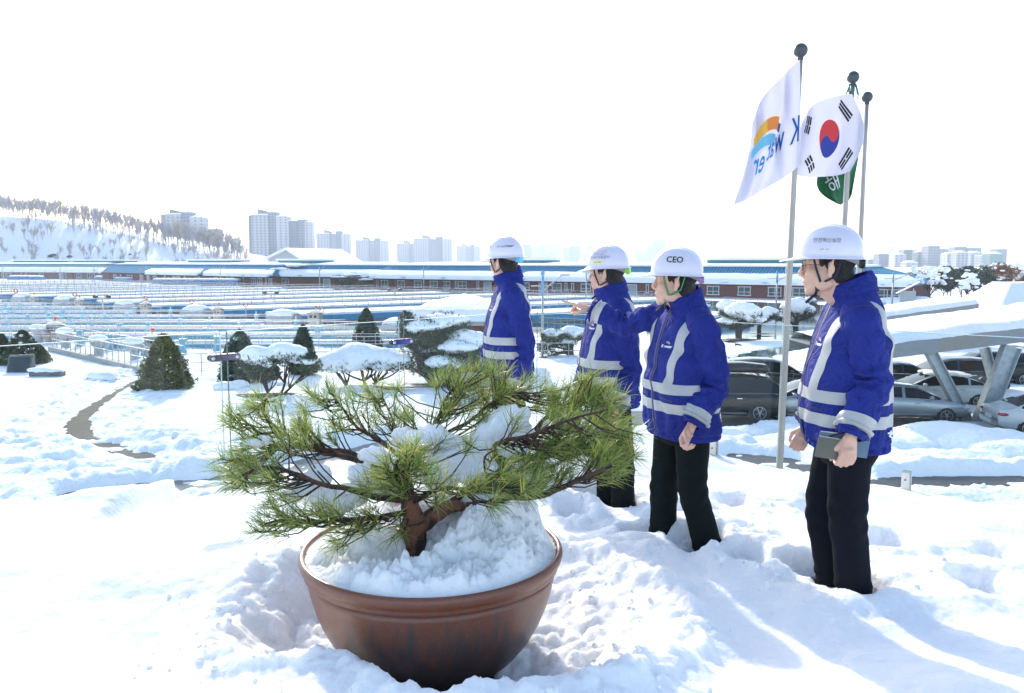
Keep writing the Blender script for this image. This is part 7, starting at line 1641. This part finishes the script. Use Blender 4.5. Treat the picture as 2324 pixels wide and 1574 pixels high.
# ---- cars
CARG = mat('car_glass', (.010, .012, .015), .08, var=.0, spec=.3); TYRE = mat('tyre_rubber', (.015, .015, .016), .8); RIMM = mat('alloy_rim', (.50, .50, .52), .25, metal=.85, var=.03); CHR = mat('chrome_trim', (.6, .6, .62), .12, metal=.95, var=0); TAIL = mat('red_tail_lens', (.35, .012, .012), .15, coat=.5); HEADL = mat('clear_head_lens', (.55, .57, .60), .1, coat=.5); BLKP = mat('black_trim', (.015, .015, .016), .45)
PLATE = mat('number_plate', (.62, .64, .66), .5, var=0)
KIND = dict(
    sedan=dict(L=4.75, W=1.83, wb=1.4, r=.325, sh=[(-2.36, .62), (-2.30, .90), (-1.75, 1.00), (-1.0, 1.01), (0, .97), (.9, .93), (1.55, .86), (2.15, .72), (2.36, .52)], rf=[(-1.85, 1.0), (-1.45, 1.17), (-.85, 1.38), (-.2, 1.45), (.35, 1.40), (.85, 1.18), (1.35, .93)]),
    suv=dict(L=4.8, W=1.92, wb=1.42, r=.37, sh=[(-2.38, .70), (-2.34, 1.10), (-1.8, 1.16), (-1.0, 1.15), (0, 1.12), (.9, 1.09), (1.6, 1.02), (2.2, .88), (2.38, .60)], rf=[(-2.26, 1.12), (-2.05, 1.45), (-1.7, 1.64), (-.8, 1.71), (.1, 1.68), (.6, 1.56), (1.0, 1.32), (1.35, 1.06)]),
    van=dict(L=5.1, W=1.98, wb=1.52, r=.37, sh=[(-2.54, .70), (-2.50, 1.08), (-1.9, 1.12), (-1.0, 1.11), (0, 1.08), (1.1, 1.05), (1.8, 1.0), (2.35, .85), (2.54, .58)], rf=[(-2.44, 1.1), (-2.32, 1.45), (-2.0, 1.70), (-1., 1.78), (.3, 1.76), (.9, 1.62), (1.4, 1.32), (1.85, 1.02)]))
def pl(tab, x):
    return float(np.interp(x, [t_[0] for t_ in tab], [t_[1] for t_ in tab]))
def car(kind, paint, loc, rz, lab, name='parked_car', roofbox=False, snow=False, plate=True):
    K = KIND[kind]; o = empty(name, loc, rz, label=lab, cat='car' if kind == 'sedan' else ('suv' if kind == 'suv' else 'van')); W_ = K['W'] / 2; xs_ = sorted(set([round(-K['L'] / 2 + K['L'] * i / 56, 4) for i in range(57)] + [t_[0] for t_ in K['rf']])); g0, g1 = K['rf'][0][0], K['rf'][-1][0]
    V = []; rows = []; LZ = .24
    for x in xs_:
        x = min(max(x, -K['L'] / 2 + .01), K['L'] / 2 - .01); s_ = pl(K['sh'], x); gh = g0 < x < g1; rz_ = pl(K['rf'], x) if gh else s_; rz_ = max(rz_, s_)
        e = (abs(x) / (K['L'] / 2)); wf = 1 - .16 * max(0, (e - .70) / .3) ** 2
        wz = 1 - .0; low = LZ + .12 * max(0, (e - .85) / .15)
        t_ = min(1, (rz_ - s_) / .45) if gh else 0
        rows.append((x, [(0, low), (W_ * .88 * wf, low), (W_ * .985 * wf, low + .10), (W_ * wf, low + (s_ - low) * .45), (W_ * .995 * wf, low + (s_ - low) * .74), (W_ * .955 * wf, s_ - .03), (W_ * (.90) * wf, s_ + .0), (W_ * (.90 - .20 * t_) * wf, s_ + (rz_ - s_) * .86 + .001), (W_ * (.80 - .24 * t_) * wf, rz_ - .012 + .008), (W_ * .35 * wf, rz_ + .012), (0, rz_ + .016)]))
    m = 11
    body = MB(); glass = MB(); Vb = []
    for x, pr in rows:
        for sg in (-1, 1):
            for (yy, zz) in pr: Vb.append((x, sg * yy, zz))
    bf = []; gf = []
    n = len(rows)
    for i in range(n - 1):
        xm = (rows[i][0] + rows[i + 1][0]) / 2; s_ = pl(K['sh'], xm); r_ = pl(K['rf'], xm) if g0 < xm < g1 else s_; slope = abs((pl(K['rf'], min(xm + .03, g1)) - pl(K['rf'], max(xm - .03, g0))) / .06) if g0 < xm < g1 else 0
        for si in (0, 1):
            for j in range(m - 1):
                a_, b_, c_, d_ = i * 22 + si * 11 + j, i * 22 + si * 11 + j + 1, (i + 1) * 22 + si * 11 + j + 1, (i + 1) * 22 + si * 11 + j
                f = (a_, b_, c_, d_) if si == 0 else (d_, c_, b_, a_)
                isg = (j == 6 and g0 + .1 < xm < g1 - .1 and r_ - s_ > .10 and not any(abs(xm - p_) < .045 for p_ in (-.15, (g0 + .75)))) or (j >= 8 and slope > .33 and r_ - s_ > .06)
                (gf if isg else bf).append(f)
    bf.append(tuple(list(range(0, 11))[::1] + list(range(21, 11, -1)))); e_ = (n - 1) * 22; bf.append(tuple(list(range(e_ + 10, e_ - 1, -1)) + list(range(e_ + 12, e_ + 22))))
    body.add(Vb, bf); body.build('body', paint, o, True); glass.add(Vb, gf); glass.build('windows', CARG, o, True)
    for wx in (-K['wb'], K['wb']):
        for sg in (-1, 1):
            r = K['r']; c_ = Vector((wx, sg * (W_ - .10), r)); ar = MB(); ar.tube([c_ + Vector((0, -sg * .12, .01)), c_ + Vector((0, sg * .094, .01))], r * 1.14, 28); ar.build('wheel_arch', BLKP, o)
            ty = MB(); ty.tube([c_ + Vector((0, -sg * .1, 0)), c_ + Vector((0, sg * .085, 0)), c_ + Vector((0, sg * .108, 0)), c_ + Vector((0, sg * .110, 0))], [r, r, r * .93, r * .70], 28); wo_ = ty.build('wheel', TYRE, o)
            rm = MB(); torus(rm, c_ + Vector((0, sg * .112, 0)), r * .66, r * .045, Matrix.Identity(3), 24, 6); rm.tube([c_ + Vector((0, sg * .10, 0)), c_ + Vector((0, sg * .122, 0))], r * .13, 12)
            for k_ in range(10): a_ = 2 * pi * k_ / 10 + (.12 if k_ % 2 else -.12); rm.bar(c_ + Vector((0, sg * .118, 0)), c_ + Vector((r * .66 * cos(a_), sg * .116, r * .66 * sin(a_))), r * .075, .012)
            rm.build('rim', RIMM, wo_)
    xf_, xr = K['L'] / 2, -K['L'] / 2; hz = pl(K['sh'], xf_ - .22) - .06; tz = pl(K['sh'], xr + .12) - .12
    for sg in (-1, 1):
        q = MB(); q.ell((xf_ - .24, sg * W_ * .74, hz - .02), (.20, .20, .06), M=Matrix.Rotation(sg * -.55, 3, 'Z')); q.build('headlight', HEADL, o, True)
        q = MB(); q.ell((xr + .20, sg * W_ * .76, tz), (.20, .22, .07), M=Matrix.Rotation(sg * .55, 3, 'Z')); q.build('tail_light', TAIL, o, True)
        if 0: q.add([(xf_ - .05, sg * W_ * .50, hz - .10), (xf_ - .42, sg * W_ * .975, hz - .04), (xf_ - .48, sg * W_ * .965, hz + .05), (xf_ - .12, sg * W_ * .50, hz + .03), (xf_ - .4, sg * W_ * .5, hz - .02)], [(0, 1, 2, 3), (3, 2, 4), (1, 0, 4), (0, 3, 4), (2, 1, 4)]); 
        if 0: q.add([(xr + .03, sg * W_ * .42, tz - .06), (xr + .34, sg * W_ * .985, tz - .02), (xr + .44, sg * W_ * .98, tz + .07), (xr + .05, sg * W_ * .42, tz + .04), (xr + .4, sg * W_ * .5, tz)], [(0, 1, 2, 3), (3, 2, 4), (1, 0, 4), (0, 3, 4), (2, 1, 4)]); 
        q = MB(); q.ell((g1 - .55, sg * (W_ + .07), pl(K['sh'], g1 - .55) + .09), (.09, .10, .07)); q.build('wing_mirror', paint, o, True)
        q = MB()
        for hx in (-.75, .35): q.box((hx, sg * W_ * .985, pl(K['sh'], hx) - .17), (.2, .04, .03))
        q.build('door_handle', CHR, o)
        q = MB(); pts = [Vector((g0 + .12 + (g1 - g0 - .3) * i / 20, 0, 0)) for i in range(21)]; q.tube([Vector((p_.x, sg * W_ * .915, pl(K['sh'], p_.x) + .005)) for p_ in pts], .011, 5); q.build('window_trim', CHR, o)
        q = MB(); q.tube([Vector((x, sg * W_ * .998, .36)) for x in (-K['wb'] + .5, K['wb'] - .5)], .016, 5); q.build('sill_trim', CHR if kind != 'sedan' else paint, o)
    q = MB(); q.box((xf_ - .02, 0, .50), (.05, W_ * 1.0, .18)); q.build('grille', BLKP, o)
    q = MB(); q.box((xr + .005, 0, .62), (.03, .5, .12)); q.box((xf_ + .012, 0, .40), (.03, .5, .11)); q.build('number_plate', PLATE, o)
    if roofbox:
        q = MB(); rg = []
        for x, w2, z0_, z1_ in ((-2.0, .32, 1.93, 2.03), (-1.9, .42, 1.87, 2.16), (-1.0, .46, 1.86, 2.24), (-.1, .45, 1.86, 2.22), (.5, .36, 1.87, 2.10), (.62, .26, 1.9, 2.0)):
            rg.append([Vector((x, w2 * a_, z0_ + (z1_ - z0_) * b_)) for a_, b_ in ((-.9, 0), (.9, 0), (1, .4), (.92, .8), (.6, 1), (-.6, 1), (-.92, .8), (-1, .4))])
        q.loft(rg, True); q.build('roof_box', paint, o, True); q = MB(); [q.box((x, 0, 1.83), (.06, 1.5, .05)) for x in (-1.5, -.1)]; q.build('roof_rack', BLKP, o); q = MB(); q.box((-2.0, 0, 1.96), (.03, .5, .05)); q.build('reflector', TAIL, o)
    if snow:
        mb = MB(); [mb.ell((x, yy, pl(K['rf'], x) + .0), (.45, .42, .09)) for x in (-.9, -.3, .2) for yy in (-.3, .3)]; me = remesh(mb, .05, None, 2); me.materials.append(SNOWM); link('snow_cap', me, o)
    q = MB(); q.tube([Vector((-K['L'] / 2 + .6, 0, pl(K['rf'], -K['L'] / 2 + .9) + .0)), Vector((-K['L'] / 2 + .48, 0, pl(K['rf'], -K['L'] / 2 + .9) + .10))], [.035, .01], 6); q.build('antenna', paint, o)
    return o
BLK = mat('black_car_paint', (.008, .009, .011), .2, var=.02, coat=.25, spec=.3); SILV = mat('silver_car_paint', (.33, .36, .38), .22, metal=.4, var=.02, coat=.8); WHT = mat('white_car_paint', (.55, .57, .58), .22, var=.02, coat=.8); DGR = mat('dark_grey_car_paint', (.030, .033, .037), .22, metal=.1, var=.02, coat=.3, spec=.4); NVY = mat('navy_car_paint', (.010, .014, .03), .2, var=.02, coat=.3, spec=.4)
def at(u, v, dy=0): p = G(u, v); p.y += dy; p.z = GZ + .01; return p
car('sedan', SILV, at(2040, 952), radians(-6), 'silver sedan facing right, between the rightmost person and the carport leg')
car('sedan', WHT, at(2120, 920), radians(174), 'white car with snow on its roof behind the silver sedan', snow=True)
car('suv', DGR, at(2150, 892), radians(172), 'dark grey suv behind the white car under the carport')
car('suv', BLK, at(2235, 872), radians(172), 'black suv farthest back under the carport on the right')
car('sedan', NVY, at(2040, 890), radians(-6), 'dark car behind the back of the rightmost person')
car('sedan', WHT, at(2400, 985), radians(-8), 'white car cut off by the right edge, its red tail light beside the carport leg')
car('van', BLK, at(1622, 948), radians(176), 'black van with a roof box, right of the pointing person', name='parked_van', roofbox=True)
car('suv', DGR, at(1742, 895), radians(-4), 'dark grey suv behind the black van and the tallest flagpole')
car('sedan', SILV, at(1832, 945), radians(176), 'silver car half hidden by the tallest flagpole and the rightmost person')
# ---- trees on the right
def leafy(u, v, vtop, wpx, seed, lab, m_, n=1500, snow=10, stems=True, name='tree'):
    foot = G(u, v); k = foot.y / F; H_ = (v - vtop) * k; Wd = wpx * k / 2; rs_ = random.Random(seed); o = empty(name, foot, label=lab, cat='tree')
    tr = bare_tree_mesh(seed, H_ * .95, .75, .05, 3, 4); tr.build('trunk', BARKD, o)
    if n:
        q = MB(); pts = []
        cl = [(Vector((rs_.uniform(-.65, .65) * Wd, rs_.uniform(-.6, .6) * Wd, H_ * rs_.uniform(.35, .85))), rs_.uniform(.28, .5) * Wd) for _ in range(9)]
        for c_, r_ in cl: pts += blob_pts(c_, (r_, r_, r_ * .8), n // 9, rs_, .4)
        sprays(q, pts, .32, .09, rs_, 4, .2, Vector((0, 0, H_ * .4))); q.build('crown', m_, o)
    if snow:
        mb = MB(); [mb.ell((rs_.uniform(-.8, .8) * Wd, rs_.uniform(-.6, .4) * Wd, H_ * rs_.uniform(.5, 1.0) - abs(0)), (rs_.uniform(.25, .6), rs_.uniform(.25, .5), rs_.uniform(.12, .28)), n=8, m=6) for _ in range(snow)]; me = remesh(mb, .10, None, 1); me.materials.append(SNOWM); link('snow_load', me, o)
leafy(2109, 686, 606, 92, 41, 'bare tree full of snow lumps beside the end of the brick building', None, 0, 70); leafy(2180, 682, 602, 80, 42, 'dark evergreen behind the blue topped lamp post at right', FOLB, 2600, 8); leafy(2232, 676, 600, 84, 43, 'tall dark evergreen left of the orange leaved tree', FOLB, 2800, 9); leafy(2285, 672, 600, 90, 44, 'orange leaved tree dusted with snow near the right edge', FOLO, 1500, 50); leafy(2335, 672, 598, 80, 45, 'orange leaved tree cut off by the right edge', FOLO, 1500, 40); leafy(2140, 678, 612, 60, 46, 'dark tree in the shade between the bare tree and the lamp post', FOLD, 1500, 4); leafy(2196, 690, 622, 54, 47, 'small bare tree with snow lumps in front of the evergreens', None, 0, 36); leafy(2150, 672, 598, 70, 48, 'evergreen behind the bare snowy tree', FOLB, 1800, 5); leafy(2080, 664, 612, 60, 49, 'dark tree beyond the end of the brick building', FOLD, 1200, 3)
pine_cloud(1860, 606, 4, 2, 50, 'row of faint trees behind the long roof', [(1846, 594, 14, 5, 1), (1870, 592, 12, 5, 0)], y=300, th=.2)
# snow covered low bank and panels near the lamp posts
for (u, v, a_, b_, h_, lab) in ((2060, 690, 9, 3, 1.0, 'long snow covered mound before the dark trees'), (1960, 712, 4, 2, .8, 'snow mound by the corner of the brick building')): lumps('snow_bank', [(G(u, v), (a_, b_, h_))], .25, .2, .5, SNOWM, it=3, label=lab, cat='snow')
o = empty('notice_board', G(2058, 706), -.2, label='pale notice board with a small roof at the brick building corner', cat='sign'); q = MB(); q.box((0, 0, 1.4), (1.9, .12, 2.2)); q.build('board', WFR, o); q = MB(); q.box((0, 0, 2.9), (3., .9, .12), M=Matrix.Rotation(-.5, 3, 'Y')); q.build('hood', WFR, o)
for sg in (-1, 1): q = MB(); q.tube([Vector((sg * .7, .1, 0)), Vector((sg * .7, .1, 2.8))], .06, 6); q.build('leg', STEEL, o)
# ================================================================== HAZE
HZ = bpy.data.materials.new('haze_air'); HZ.use_nodes = True; t = HZ.node_tree; t.nodes.clear(); vo = t.nodes.new('ShaderNodeVolumePrincipled'); vo.inputs['Color'].default_value = (.86, .93, 1, 1); vo.inputs['Density'].default_value = .00032; vo.inputs['Anisotropy'].default_value = .0
om = t.nodes.new('ShaderNodeOutputMaterial'); t.links.new(vo.outputs[0], om.inputs['Volume'])
mb = MB(); mb.box((0, 4200, 55), (17000, 9600, 122)); mb.build('haze', HZ, kind='stuff', label='thin bright haze')
